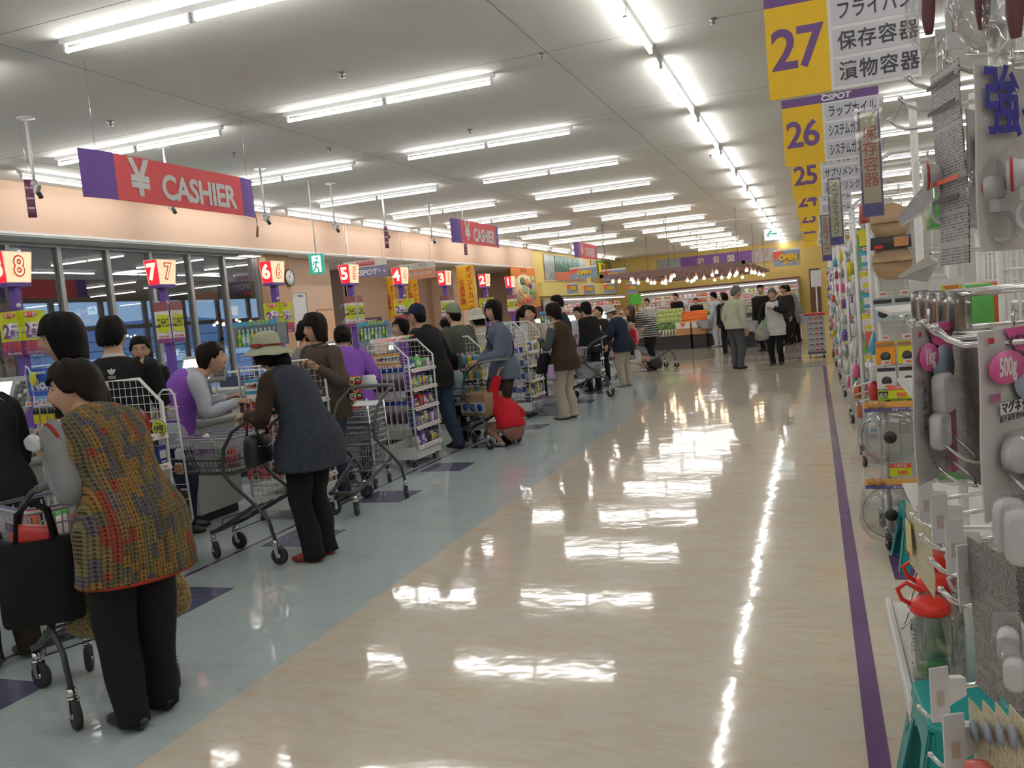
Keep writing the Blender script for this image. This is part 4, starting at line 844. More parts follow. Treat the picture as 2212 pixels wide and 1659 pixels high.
# farther racks
for (x0, x1, y0, y1, h, desc, sd, pal) in ((-4.36, -3.93, 9.9, 10.45, 1.28, 'the rack of yellow bottles behind the navy cap', 11, [PKY, PKY, PKC, PKW]), (-4.36, -3.92, 11.65, 12.3, 1.38, 'the rack right of the blue shirt', 12, [PKV, PKW, PKB, PKY, PKS]), (-4.33, -3.95, 13.5, 14.05, 1.3, 'the rack of green packs behind the dark vest woman', 13, [PKG, PKW, PKTEAL, PKS]), (-4.3, -3.9, 15.6, 16.15, 1.28, 'the rack behind the navy jacket', 14, [PKC, PKW, PKR]), (-4.3, -3.9, 17.4, 17.9, 1.2, 'the last rack before the striped jumper', 15, PKS_)):
    r_ = rack(f'white wire lane rack, {desc.split("the ", 1)[1]}', x0, x1, y0, y1, h, tags=sd < 13)
    fillrack(r_, x0, x1, y0, y1, (.215, .30, .52, .74, .94), desc, 'goods on '+desc, sd, hs=(.08, .17), pal=pal)
    hp1 = hangpack('hanging_pack', [PKW, pal[0], PKY], .055, .13, .02, [(.3, .85, 1)]); hp2 = hangpack('hanging_pack', [PKW, pal[min(2, len(pal)-1)], PKY], .055, .13, .02, [(.2, .8, 1)])
    def mkh(x, y, z, q, i, label, group): put('hanging_pack', hp1 if i % 2 else hp2, None, (x, y, z), 0, label=f'{(pal[0] if i%2 else pal[min(2, len(pal)-1)]).name.split(" ",1)[1]} packet hanging on {desc}', cat='packet', group='packets hanging on '+desc)
    packs('', '', r_, x0+.03, x1-.03, y0-.015, (1.05, .86, .67, .48), 5, mkh)
# breath-care bottle displays standing above the counters
CLRSIDE = M('smoky plastic', (.3, .34, .36), .2); BTG = M('bottle green liquid', (.22, .52, .40), .15); BTY = M('bottle yellow liquid', (.62, .60, .05), .15)
pump = botmesh('pump_bottle', .022, .17, BTG, PKW, PKW); pump2 = botmesh('pump_bottle', .022, .17, BTY, PKW, PKG)
for (px0, px1, pyb, Y, wh) in ((508, 604, 748, 7.2, 'above the sun hat'), (775, 842, 738, 9.6, 'left of the navy cap'), (1168, 1212, 702, 14.5, 'left of the dark vest woman')):
    a = AY(px0, pyb, Y); b_ = AY(px1, pyb-8, Y); w_ = b_.x-a.x; z = a.z-.01
    t = thing('bottle_display', f'blue topped stand of small green bottles {wh}', 'display', (a.x, Y, 0), 0, 'blue topped bottle displays')
    MB().bb(0, w_, 0, .16, z-.012, z).build('shelf', PKC, t); MB().bb(0, w_, .15, .16, z, z+.21).build('back_panel', M('display back grey', (.16, .20, .22), .4), t); MB().bb(0, w_, -.01, 0, z+.20, z+.245).build('header_card', PKC, t); MB().bb(0, .006, 0, .16, z, z+.21).build('side_panel', CLRSIDE, t); MB().bb(w_-.006, w_, 0, .16, z, z+.21).build('side_panel', CLRSIDE, t)
    text('ブレスケア', .05, PYL, (w_*.6, -.014, z+.225), FS, t, bold=.003, shear=.2); MB().cyl((w_/2, .08, .0), (w_/2, .08, z-.012), .012, 8).build('stand_post', WHITE, t); MB().lathe([(0, 0), (.14, 0), (.14, .012), (0, .02)], (w_/2, .08, 0), 16).build('stand_foot', WHITE, t)
    n = int(w_/.052)
    for i in range(n): put('pump_bottle', pump if i % 3 else pump2, None, (a.x+.03+i*.052, Y+.05, z+.0005), 0, label=f'small {"green" if i%3 else "yellow"} bottle on the blue topped stand {wh}', cat='bottle', group='small bottles on the blue topped stands')
# basket trolley with a stack of baskets
t = thing('basket_trolley', 'low wheeled trolley under a stack of grey baskets', 'trolley', (-4.16, 7.15, 0), 0)
m_ = MB(); m_.tube([(-.22, -.16, .17), (.22, -.16, .17), (.22, .16, .17), (-.22, .16, .17)], .011, 8, closed=True); m_.cyl((.22, -.16, .17), (.20, -.16, .85), .010, 8).cyl((.22, .16, .17), (.20, .16, .85), .010, 8).build('trolley_frame', CHROME, t)
for x in (-.2, .2):
    for y in (-.14, .14): caster(t, (x, y, -.01), .3, .8)
for i in range(8): basket(f'grey basket in the stack on the trolley, {["lowest", "second", "third", "fourth", "fifth", "sixth", "seventh", "topmost"][i]} of eight', (-4.19, 7.15, .185+.052*i), .05*math.sin(i), 'stacked baskets on the trolley', mark=False)
basket('grey basket with goods on the counter left of the raised lighted till', (-4.99-.35, LY[8]-.02, .862), .2)
basket('grey basket on the counter in front of the purple vest cashier', (-5.90, LY[8]-.02, .862), 0)
basket('white basket standing on the floor behind the beige trousers', (-3.72, 11.95, 0), .2)
# ---------------------------------------------------------------- people
SKIN = M('skin', (.52, .31, .20), .5, var=.04, scale=25, bump=.05, bscale=80); SKIND = M('skin tanned', (.42, .24, .15), .5, var=.04, scale=25)
HAIRK = M('black hair', (.006, .005, .005), .6, spec=.12, var=.4, scale=60, bump=.6, bscale=90, stretch=(6, 6, .6)); HAIRB = M('dark brown hair', (.013, .008, .006), .6, spec=.12, var=.4, scale=60, bump=.6, bscale=90, stretch=(6, 6, .6)); HAIRG = M('greying hair', (.10, .09, .085), .5, var=.4, scale=60, bump=.5, bscale=90, stretch=(6, 6, .6))
LIP = M('lip', (.38, .12, .10), .4, var=0); EYEW = M('eye white', (.55, .52, .50), .3, var=0); IRIS = M('dark iris', (.01, .008, .007), .2, var=0)
def cloth(name, c, var=.10, scale=6, bump=.25, bscale=45, rough=.9, stretch=None): return M(name, c, rough, var=var, scale=scale, bump=bump, bscale=bscale, stretch=stretch, spec=.2)
SHOEK = M('black shoe', (.02, .018, .018), .4, var=.1)
def ik(a, b, l1, l2, pole):
    d = b-a; D = d.length
    if D > (l1+l2)*.995: b = a+d*((l1+l2)*.995/D); d = b-a; D = d.length
    D = max(D, abs(l1-l2)*1.02+1e-3)
    x = (l1*l1-l2*l2+D*D)/(2*D); h = math.sqrt(max(0, l1*l1-x*x)); u = d.normalized()
    p = V(pole); p = (p-u*p.dot(u)); p = p.normalized() if p.length > 1e-5 else u.orthogonal().normalized()
    return a+u*x+p*h, b
def hand(mb, w, d, nrm, k, curl, side, mi=0, seg=6):
    """palm, four unequal bent fingers and a thumb leaving the side of the palm"""
    d = d.normalized(); nrm = (V(nrm)-d*V(nrm).dot(d)); nrm = nrm.normalized() if nrm.length > 1e-4 else d.orthogonal().normalized(); s_ = d.cross(nrm)*side
    mb.loft([(w-d*.02*k, .026*k, .02*k), (w+d*.02*k, .034*k, .018*k), (w+d*.06*k, .042*k, .016*k), (w+d*.095*k, .040*k, .012*k)], 10, mi, side=s_, sub=2)
    for i, L in enumerate((.068, .078, .073, .056)):
        b = w+d*.088*k+s_*(.030-.020*i)*k; pts = [(b-d*.01*k, .0095*k, .0095*k)]; a = 0; p = b
        for j, f in enumerate((.45, .32, .25)):
            a += curl*(.9 if j else .6)*(1+.12*i); q = d*math.cos(a)+nrm*math.sin(a); p = p+q*L*f*k; pts.append((p, (.0090-.0012*j)*k, (.0090-.0012*j)*k))
        mb.loft(pts, seg, mi, side=s_, sub=1)
    b = w+d*.03*k+s_*.030*k; q = (d*.55+s_*.7+nrm*.25).normalized(); p1 = b+q*.035*k; q2 = (d*.85+s_*.15+nrm*(.35+.4*curl)).normalized(); p2 = p1+q2*.030*k; p3 = p2+q2*.022*k
    mb.loft([(b-q*.012*k, .013*k, .012*k), (p1, .0105*k, .010*k), (p2, .009*k, .009*k), (p3, .006*k, .006*k)], seg, mi, side=nrm, sub=1)
def head_pts(nu, nv, off=0.):
    """a head with jaw, brow, sockets, nose, mouth and chin; local, front +y"""
    P = []
    for j in range(nv+1):
        th = PI*j/nv
        for i in range(nu):
            ph = 2*PI*i/nu; ph = ph+.30*math.sin(ph)*-1 if True else ph     # more columns near the front
            z = math.cos(th)*.118; r = math.sin(th)**.86
            x = .076*r*math.sin(ph); y = .093*r*math.cos(ph)
            if z < 0:
                q = -z/.118; x *= 1-.30*q**1.6; y = y*(1-.10*q) if y > 0 else y*(1-.35*q)
            if y > 0:
                x2 = x*x
                y += .021*math.exp(-x2/1.3e-4-((z+.026)/.017)**2)+.010*math.exp(-x2/1.0e-4-((z+.002)/.022)**2)
                y -= .011*(math.exp(-((x-.031)/.017)**2-((z-.008)/.014)**2)+math.exp(-((x+.031)/.017)**2-((z-.008)/.014)**2))
                y += .004*math.exp(-((z-.034)/.012)**2-x2/2.5e-3)
                y += .006*math.exp(-x2/4e-4-((z+.062)/.010)**2)-.004*math.exp(-x2/5e-4-((z+.076)/.007)**2)+.008*math.exp(-x2/4e-4-((z+.100)/.014)**2)
                y += .004*(math.exp(-((x-.042)/.02)**2-((z+.03)/.02)**2)+math.exp(-((x+.042)/.02)**2-((z+.03)/.02)**2))
            P.append((x, y, z))
    return P
def hair_mesh(mb, style, k, off=.014, vol=1., hatted=False):
    """closed cap of hair: columns from the crown down to a hem that depends on the way round"""
    nu, nv = 32, 12
    S_ = dict(short=(.056, .012, -.066), crop=(.062, .030, -.055), bob=(.030, -.105, -.115), long=(.040, -.22, -.24), perm=(.046, -.035, -.105), part=(.062, -.10, -.12), tied=(.052, .0, -.060), chin=(.036, -.08, -.10))[style]
    out, inn = [], []
    for i in range(nu):
        ph = 2*PI*i/nu-PI; a = abs(ph)
        f = S_[0]; 
        def sm(e0, e1, x):
            t = min(1, max(0, (x-e0)/(e1-e0))); return t*t*(3-2*t)
        zb = f+(S_[1]-f)*sm(.75, 1.15, a)
        zb = zb+(S_[2]-zb)*sm(1.5, 2.3, a)
        if style in ('short', 'crop', 'tied', 'perm') and 1.0 < a < 1.55: zb = zb+.01*math.sin(i*7)
        zb += .006*math.sin(i*2.7+len(style))*(1 if style not in ('long', 'bob') else .5)
        co, ci = [], []
        for j in range(nv+1):
            t = j/nv; z = .118+(zb-.118)*t**1.15 if j else .118
            zz = max(z, -.03) if a > .8 else z
            r = math.sqrt(max(0, 1-(zz/.118)**2))**.86 if zz < .118 else 0
            if z < -.03 and a > .8: r *= 1-.10*min(1, (-.03-z)/.1)
            o_ = off*vol*(1+.35*noise.noise(V((math.sin(ph)*3, math.cos(ph)*3, t*2.)))+.10*math.sin(i*5.1)); o_ *= (.55 if j == nv and style in ('short', 'crop', 'tied') else 1)
            if hatted: o_ = min(o_, .003+max(0, .03-z)*.35)
            sx_, cx_ = math.sin(ph), math.cos(ph)
            back = 1.04 if cx_ < 0 else 1.
            co.append(V(((.076*r+o_*(1 if j else 0))*sx_, (.093*r*back+o_*(1 if j else 0))*cx_, z+o_*(1-t)**.7)))
            ci.append(V(((.076*r-.002)*sx_, (.093*r-.002)*cx_, z)))
        out.append(co); inn.append(ci)
    vs = [p*k for c in out for p in c]+[p*k for c in inn for p in c]; M_ = nv+1; o_ = nu*M_; fs = []
    for i in range(nu):
        n_ = (i+1) % nu
        for j in range(nv):
            fs.append((i*M_+j, i*M_+j+1, n_*M_+j+1, n_*M_+j)); fs.append((o_+i*M_+j, o_+n_*M_+j, o_+n_*M_+j+1, o_+i*M_+j+1))
        fs.append((i*M_+nv, o_+i*M_+nv, o_+n_*M_+nv, n_*M_+nv))
    mb.add(vs, fs, 0, True)
class P_:
    pass
def person(label, loc, rz, H=1.58, lean=.06, hunch=.05, yaw=0., pitch=0., tilt=0., hip=.52, L=None, R=None, feet=None, sex='f', build=1.,
           top=None, topm=None, hem=-.25, sleeve=None, slv='long', bulk=.016, flare=0., legs='trousers', legm=None, lbulk=.010, lflare=0., shoe=SHOEK, hair='short', hairm=HAIRK, vol=1.,
           hat=None, skin=SKIN, curlL=.5, curlR=.5, palmL=None, palmR=None, wr=.014, group=None, collar=None, seg=16, hx=0., ctype='person', skirtlen=.30, twist=0.):
    k = H/1.6; kb = k*build; Lt = .315*H
    hipz = hip*H; hp = V((hx, 0, hipz))
    def spine(s):
        if s <= 0: return hp+V((0, 0, s*Lt))
        p = hp.copy(); n = max(1, int(s*12)); ds = s/n
        for i in range(n):
            u = (i+.5)*ds; a = lean*(.5+.5*min(1, u*2))+hunch*2*u; p = p+V((0, math.sin(a), math.cos(a)))*ds*Lt
        return p
    def sdir(s): return (spine(s+.05)-spine(s-.05)).normalized()
    if sex == 'f': prof = [(-.16, .13, .10), (-.02, .172, .128), (.18, .162, .118), (.42, .142, .108), (.66, .156, .122), (.84, .165, .105), (.95, .120, .082), (1.02, .062, .060), (1.10, .047, .052), (1.2, .046, .05)]
    else: prof = [(-.16, .13, .10), (-.02, .163, .118), (.18, .158, .113), (.42, .155, .113), (.66, .172, .122), (.84, .188, .110), (.95, .135, .085), (1.02, .070, .066), (1.10, .056, .060), (1.2, .054, .058)]
    if sex == 'c': prof = [(a, b*.82, c*.9) for a, b, c in prof]
    shw = {'f': .158, 'm': .182, 'c': .125}[sex]*kb
    body = MB()
    body.loft([(spine(s), rx*kb*(.93 if s < 1 else 1/build), ry*kb*(.93 if s < 1 else 1/build)) for s, rx, ry in prof], seg, 0)
    # head
    nb = spine(1.12); up_ = (sdir(1.05)*.55+V((0, 0, 1))*.8).normalized()
    fwd = (V((0, 1, 0))-up_*up_.y).normalized()
    Rm_ = Matrix((fwd.cross(up_), fwd, up_)).transposed()
    hr = Rm_ @ Matrix.Rotation(yaw, 3, 'Z') @ Matrix.Rotation(-pitch, 3, 'X') @ Matrix.Rotation(tilt, 3, 'Y')
    hk = k if sex != 'c' else 1.6/1.6*.88
    hc = nb+up_*.085*hk+fwd*.012*hk
    body.loft([(spine(1.0), .058*hk, .056*hk), (spine(1.1), .050*hk, .053*hk), (hc-up_*.06*hk-fwd*.015*hk, .048*hk, .052*hk), (hc-fwd*.02*hk, .05*hk, .055*hk)], 12, 0)
    nu, nv = 30, 24
    pts = [hr @ V(p)*hk+hc for p in head_pts(nu, nv)]
    fs = [(j*nu+i, (j+1)*nu+i, (j+1)*nu+(i+1) % nu, j*nu+(i+1) % nu) for j in range(nv) for i in range(nu)]
    body.add(pts, [f[::-1] for f in fs], 0, True)
    for s_ in (-1, 1): body.sph(hr @ V((s_*.076, -.004, -.006))*hk+hc, (.010*hk, .018*hk, .031*hk), 0, 8, 6, rot=hr)
    # arms
    sh, el, wrp = {}, {}, {}
    for s_, tgt, key in ((-1, L, 'L'), (1, R, 'R')):
        a = spine(.86)+V((s_*shw, 0, 0)); l1, l2 = .172*H, .150*H
        if tgt is None: b = a+V((s_*.05*k, .04*k, -(l1+l2)*.97)); pole = V((s_*.2, -1, 0))
        else: b = V(tgt[:3])*1.; pole = V(tgt[3]) if len(tgt) > 3 else V((s_*.5, -.6, -.7))
        e, b = ik(a, b, l1, l2, pole); sh[key], el[key], wrp[key] = a, e, b
        body.loft([(a+V((-s_*.04*k, 0, -.01)), .05*k, .05*k), (a, .050*kb, .052*kb), (a.lerp(e, .5), .042*kb, .044*kb), (e, .037*k, .038*k), (e.lerp(b, .35), .036*k, .036*k), (b, .026*k, .022*k)], 10, 0)
        d = (b-e).normalized(); pn = (palmL if key == 'L' else palmR) or (V((-s_, .2, 0)) if tgt is None else V((0, 0, -1)))
        hand(body, b, d, pn, k if sex != 'c' else k, curlL if key == 'L' else curlR, s_ if tgt is None else -s_)
    # legs
    ft = feet or ((-.09, .02), (.09, -.02)); kn, an = [], []
    for s_, f in zip((-1, 1), ft):
        hj = hp+V((s_*.088*kb, 0, -.015*k)); ak = V((f[0]*k, f[1]*k, (f[2] if len(f) > 2 else 0)+.062*k))
        kpole = V((s_*.15, 1, 0)) if len(f) < 4 else V(f[3])
        e, ak = ik(hj, ak, .245*H, .232*H, kpole); kn.append(e); an.append(ak)
        body.loft([(hj+V((0, 0, .05*k)), .09*kb, .10*kb), (hj.lerp(e, .3), .078*kb, .082*kb), (e, .054*kb, .056*kb), (e.lerp(ak, .35), .052*kb, .054*kb), (ak, .034*k, .038*k)], 12, 0)
    root = body.build('person', [skin], None, (loc[0], loc[1], loc[2] if len(loc) > 2 else 0), rz, label=label, cat=ctype)
    if group: root['group'] = group
    r = P_(); r.root, r.hc, r.hr, r.hk, r.sh, r.el, r.wr, r.k, r.spine, r.an, r.kn, r.H = root, hc, hr, hk, sh, el, wrp, k, spine, an, kn, H
    def hp_(p): return hr @ V(p)*hk+hc
    r.hp = hp_
    for s_ in (-1, 1):
        e = MB(); e.sph(hp_((s_*.031, .0765, .007)), (.0125*hk, .006*hk, .0055*hk), 0, 10, 6, rot=hr); e.sph(hp_((s_*.031, .0815, .007)), (.0055*hk, .0035*hk, .0052*hk), 1, 8, 6, rot=hr); e.build('eye', [EYEW, IRIS], root)
        MB().sph(hp_((s_*.031, .0875, .026)), (.016*hk, .0035*hk, .0028*hk), 0, 8, 4, rot=hr).build('eyebrow', hairm, root)
    mo = MB(); mo.sph(hp_((0, .0895, -.059)), (.020*hk, .006*hk, .0035*hk), 0, 10, 5, rot=hr); mo.sph(hp_((0, .0885, -.066)), (.017*hk, .006*hk, .0045*hk), 0, 10, 5, rot=hr); mo.build('mouth', LIP, root)
    if hair:
        h = MB(); hair_mesh(h, hair, hk, vol=vol, hatted=bool(hat)); h.v = [tuple(hr @ V(p)+hc) for p in h.v]
        if hair == 'tied': h.sph(hp_((0, -.105, .02)), (.035*hk, .035*hk, .035*hk)); 
        h.build('hair', hairm, root)
    # clothes
    if topm:
        g = MB(); rr = []
        ss = [hem+(1.0-hem)*i/10 for i in range(11)]
        def rad(s):
            for (a, b, c), (a2, b2, c2) in zip(prof[:-1], prof[1:]):
                if s <= a2 or (a2 == prof[-1][0]):
                    t = (s-a)/(a2-a); t = max(0, min(1, t)); return b+(b2-b)*t, c+(c2-c)*t
        for s in ss:
            x, y = rad(max(s, -.02)); fl = flare*max(0, .35-s)
            m_ = bulk*(1 if s < .9 else max(.35, 1-(s-.9)*6))/k+(.014+lbulk*.8)*max(0, min(1, (.25-s)*5))
            rr.append((spine(s), (x+m_+fl)*kb, (y+m_+fl*.8)*kb))
        g.loft(rr, seg+8, 0, sub=3, wr=wr, seed=loc[0]*3)
        if slv != 'none':
            for s_, key in ((-1, 'L'), (1, 'R')):
                a, e, b = sh[key], el[key], wrp[key]; q = [(a+V((-s_*.05*k, 0, .005)), .060*kb, .062*kb), (a, .058*kb+bulk*.6, .060*kb+bulk*.6), (a.lerp(e, .5), .046*kb+bulk, .048*kb+bulk), (e, .042*k+bulk*.9, .044*k+bulk*.9)]
                if slv == 'long': q += [(e.lerp(b, .5), .038*k+bulk*.8, .038*k+bulk*.8), (b-(b-e)*.04, .031*k+bulk*.6, .029*k+bulk*.6)]
                g.loft(q, 14, 1 if sleeve else 0, sub=3, wr=wr*.7, seed=s_*5+loc[1])
        g.build(top or 'jacket', [topm]+([sleeve] if sleeve else []), root)
        if collar: MB().loft([(spine(.955), .088*kb, .075*kb), (spine(1.0), .070*kb, .068*kb), (spine(1.045), .060*kb, .062*kb)], 16, 0).build('collar', collar, root)
    if legs and legm:
        g = MB(); b_ = lbulk
        if legs == 'trousers':
            g.loft([(hp+V((0, 0, .10*k)), .150*kb, .112*kb), (hp, .172*kb+b_, .130*kb+b_), (hp-V((0, -.01 if hip > .4 else 0, .07*k)), .155*kb+b_, .125*kb+b_), (hp-V((0, 0, .11*k)), .10*kb, .09*kb)], seg+4, 0, wr=wr*.5)
            for i, s_ in enumerate((-1, 1)):
                hj = hp+V((s_*.085*kb, 0, -.01*k)); e, ak = kn[i], an[i]; low = ak+(V((0, 0, -.035*k)) if hip > .4 else V((0, 0, 0)))
                g.loft([(hj+V((0, 0, .03*k)), .090*kb+b_, .108*kb+b_), (hj.lerp(e, .28), .086*kb+b_, .092*kb+b_), (hj.lerp(e, .7), .066*kb+b_, .070*kb+b_), (e, .060*kb+b_, .062*kb+b_), (e.lerp(ak, .35), .056*kb+b_+lflare*.3, .058*kb+b_+lflare*.3), (e.lerp(ak, .75), .046*k+b_+lflare*.8, .050*k+b_+lflare*.8), (low, .044*k+b_+lflare, .052*k+b_+lflare*1.2)], 16, 0, sub=4, wr=wr*1.1, seed=s_*3+loc[0])
        else:
            n_ = skirtlen*H; mid = (kn[0]+kn[1])/2
            g.loft([(hp+V((0, 0, .10*k)), .150*kb, .112*kb), (hp, .178*kb, .135*kb), (hp.lerp(mid, .5), .19*kb, .16*kb), (hp.lerp(mid, skirtlen/.25), .20*kb, .18*kb)], seg+6, 0, wr=wr)
        g.build('skirt' if legs != 'trousers' else 'trousers', legm, root)
    if shoe:
        for i, s_ in enumerate((-1, 1)):
            a = an[i]; o_ = V((a.x, a.y, a.z-.062*k)); f = V((s_*.12, 1, 0)).normalized()
            if hip < .35: f = V((s_*.2, 1, 0)).normalized()
            g = MB(); g.loft([(o_-f*.060*k+V((0, 0, .030*k)), .014*k, .018*k), (o_-f*.048*k+V((0, 0, .034*k)), .027*k, .030*k), (o_+V((0, 0, .038*k)), .033*k, .036*k), (o_+f*.07*k+V((0, 0, .034*k)), .044*k, .034*k), (o_+f*.13*k+V((0, 0, .026*k)), .042*k, .024*k), (o_+f*.168*k+V((0, 0, .022*k)), .022*k, .014*k)], 12, 0, side=V((1, 0, 0)), sub=3)
            g.xf(Matrix.Translation((0, 0, 0))); g.build('shoe', shoe, root)
    if hat: hat(r)
    return r
def bucket_hat(mat, band=None, brim=.075, drop=.035, hgt=.085):
    def f(r):
        k = r.hk; g = MB()
        pr = [(.0, .115+hgt*.35), (.045, .112+hgt*.35), (.075, .098+hgt*.25), (.090, .060), (.094, .035), (.098, .028), (.098+brim*.5, .028-drop*.4), (.098+brim, .028-drop), (.098+brim, .024-drop), (.098+brim*.4, .020-drop*.35), (.092, .022)]
        n = 26; g.lathe([(a, z) for a, z in pr], seg=n, sx=.93, sy=1.12, caps=False)
        o = []
        for i, p in enumerate(g.v):
            p = V(p); w_ = noise.noise(V((p.x*14, p.y*14, p.z*14)))*.008; p = p*(1+w_*3) if p.z > .05 else p+V((0, 0, w_*1.6))
            o.append(tuple(r.hr @ (p*k)+r.hc))
        g.v = o; g.build('hat', mat, r.root)
        if band:
            b = MB(); b.tube([r.hr @ (V((.098*.93*math.cos(a), .098*1.12*math.sin(a), .048))*k)+r.hc for a in [2*PI*i/26 for i in range(26)]], .006*k, 6, closed=True); b.build('hat_band', band, r.root)
    return f
def cap_hat(mat, visor=None, pan=None):
    def f(r):
        k = r.hk; g = MB(); n = 24
        g.lathe([(0, .140), (.03, .138), (.062, .122), (.084, .085), (.090, .045), (.091, .032), (.088, .030)], seg=n, sx=.92, sy=1.10, caps=False)
        g.v = [tuple(r.hr @ (V(p)*k)+r.hc) for p in g.v]; g.build('cap', pan or mat, r.root)
        v = MB(); vs = []
        for j in range(5):
            for i in range(9):
                a = (i/8-.5)*2.0; rr = 1+.0*j; y = .098*math.cos(a)*.98+.075*j/4*(math.cos(a*.8)); x = .084*math.sin(a)*(1+.02*j); z = .036-.012*(j/4)-.012*(abs(i-4)/4)**2
                vs.append((x, y, z))
        t_ = [(a, b, c-.004) for a, b, c in vs]; fs = []
        for j in range(4):
            for i in range(8):
                q = j*9+i; fs.append((q, q+1, q+10, q+9)); fs.append((45+q, 45+q+9, 45+q+10, 45+q+1))
        rim = [j*9 for j in range(5)]+[36+i for i in range(1, 9)]+[j*9+8 for j in range(3, -1, -1)]
        for a, b in zip(rim[:-1], rim[1:]): fs.append((a, b, 45+b, 45+a))
        v.add([tuple(r.hr @ (V(p)*k)+r.hc) for p in vs+t_], fs, 0, True); v.build('visor', visor or mat, r.root)
    return f
def glasses(r, mat=BLACKP):
    g = MB()
    for s_ in (-1, 1):
        g.tube([r.hp((s_*.033+.022*math.cos(a), .098, .005+.015*math.sin(a))) for a in [2*PI*i/14 for i in range(14)]], .0016*r.hk, 5, closed=True)
        g.tube([r.hp((s_*.055, .096, .010)), r.hp((s_*.078, .06, .010)), r.hp((s_*.080, -.005, .006))], .0016*r.hk, 5)
    g.tube([r.hp((-.011, .099, .010)), r.hp((.011, .099, .010))], .0016*r.hk, 5)
    g.build('glasses', mat, r.root)
def ponytail(r, length=.26, mat=HAIRK, low=False):
    g = MB(); a = (-.02, -.10, .03) if not low else (0, -.09, -.05)
    g.loft([(r.hp((0, -.085, a[2])), .02*r.hk, .02*r.hk), (r.hp((0, -.125, a[2]+.005)), .034*r.hk, .032*r.hk), (r.hp((.01, -.145, a[2]-length*.4)), .036*r.hk, .030*r.hk), (r.hp((.015, -.135, a[2]-length*.8)), .026*r.hk, .022*r.hk), (r.hp((.02, -.12, a[2]-length)), .008*r.hk, .006*r.hk)], 12, 0, wr=.006, wf=25)
    g.build('ponytail', mat, r.root); MB().sph(r.hp((0, -.100, a[2])), .019*r.hk).build('hair_tie', M('hair tie', (.6, .6, .62), .4), r.root)
def world(r, p): return r.root.matrix_basis @ V(p)
# ---------------------------------------------------------------- cloths
CK = cloth('black cloth', (.012, .012, .013)); CNV = cloth('navy cloth', (.018, .024, .042)); CVEST = cloth('slate wool', (.032, .038, .052), var=.2, scale=30); CBRN = cloth('dark brown knit', (.035, .022, .016)); CGRY = cloth('grey sweat cloth', (.20, .205, .215)); CPU = cloth('purple uniform', (.22, .08, .42)); CSH = cloth('pale shirt', (.42, .44, .50)); CJEAN = cloth('denim', (.035, .05, .085), var=.2, scale=20)
CTAU = cloth('taupe jacket', (.075, .058, .045)); COLV = cloth('olive jacket', (.075, .08, .062)); CBLU = cloth('blue grey shirt', (.10, .125, .175)); CRDD = cloth('red sweat cloth', (.42, .012, .022)); CBEI = cloth('beige cotton', (.42, .37, .30)); CVB = cloth('brown quilted cloth', (.045, .028, .018)); CPALE = cloth('pale green knit', (.42, .44, .33)); CGT = cloth('grey trousers', (.065, .07, .078)); CWH = cloth('white cloth', (.58, .58, .57)); CCH = cloth('charcoal', (.03, .03, .033)); CDB = cloth('dark brown cloth', (.03, .022, .016)); CAQ = cloth('pale blue shirt', (.28, .35, .38)); CLIL = cloth('lilac towel', (.42, .32, .50)); HATB = cloth('hat canvas', (.36, .37, .27), bump=.15); HATW = cloth('pale hat', (.55, .55, .47)); CAPN = cloth('cap navy', (.015, .022, .045)); CAPG = cloth('cap green grey', (.20, .23, .17)); REDR = cloth('red ribbon', (.28, .035, .02)); REDT = cloth('red trim wool', (.30, .03, .02), bump=.5, bscale=150); SHR = M('red brown shoe', (.22, .03, .015), .5, var=.1); SHW = M('white shoe', (.50, .50, .48), .5, var=.05); SANDAL = M('sandal tan', (.20, .17, .11), .6, var=.2); MASK = M('face mask', (.60, .62, .62), .8, var=0)
def stripes(name, a, b, f=55.):
    m = cloth(name, a); nt = m.node_tree; L = nt.links.new; t = N(nt, 'ShaderNodeTexCoord'); s = N(nt, 'ShaderNodeSeparateXYZ'); L(t.outputs['Object'], s.inputs[0])
    mu = N(nt, 'ShaderNodeMath', operation='MULTIPLY'); mu.inputs[1].default_value = f/6.28; L(s.outputs[2], mu.inputs[0]); fr = N(nt, 'ShaderNodeMath', operation='FRACT'); L(mu.outputs[0], fr.inputs[0]); g = N(nt, 'ShaderNodeMath', operation='GREATER_THAN'); g.inputs[1].default_value = .5; L(fr.outputs[0], g.inputs[0])
    mx = N(nt, 'ShaderNodeMix', data_type='RGBA'); L(g.outputs[0], mx.inputs[0]); mx.inputs[6].default_value = a+(1,); mx.inputs[7].default_value = b+(1,); L(mx.outputs[2], nt.nodes['Principled BSDF'].inputs['Base Color']); return m
CSTR = stripes('striped jersey', (.03, .03, .035), (.42, .42, .38), 130.)
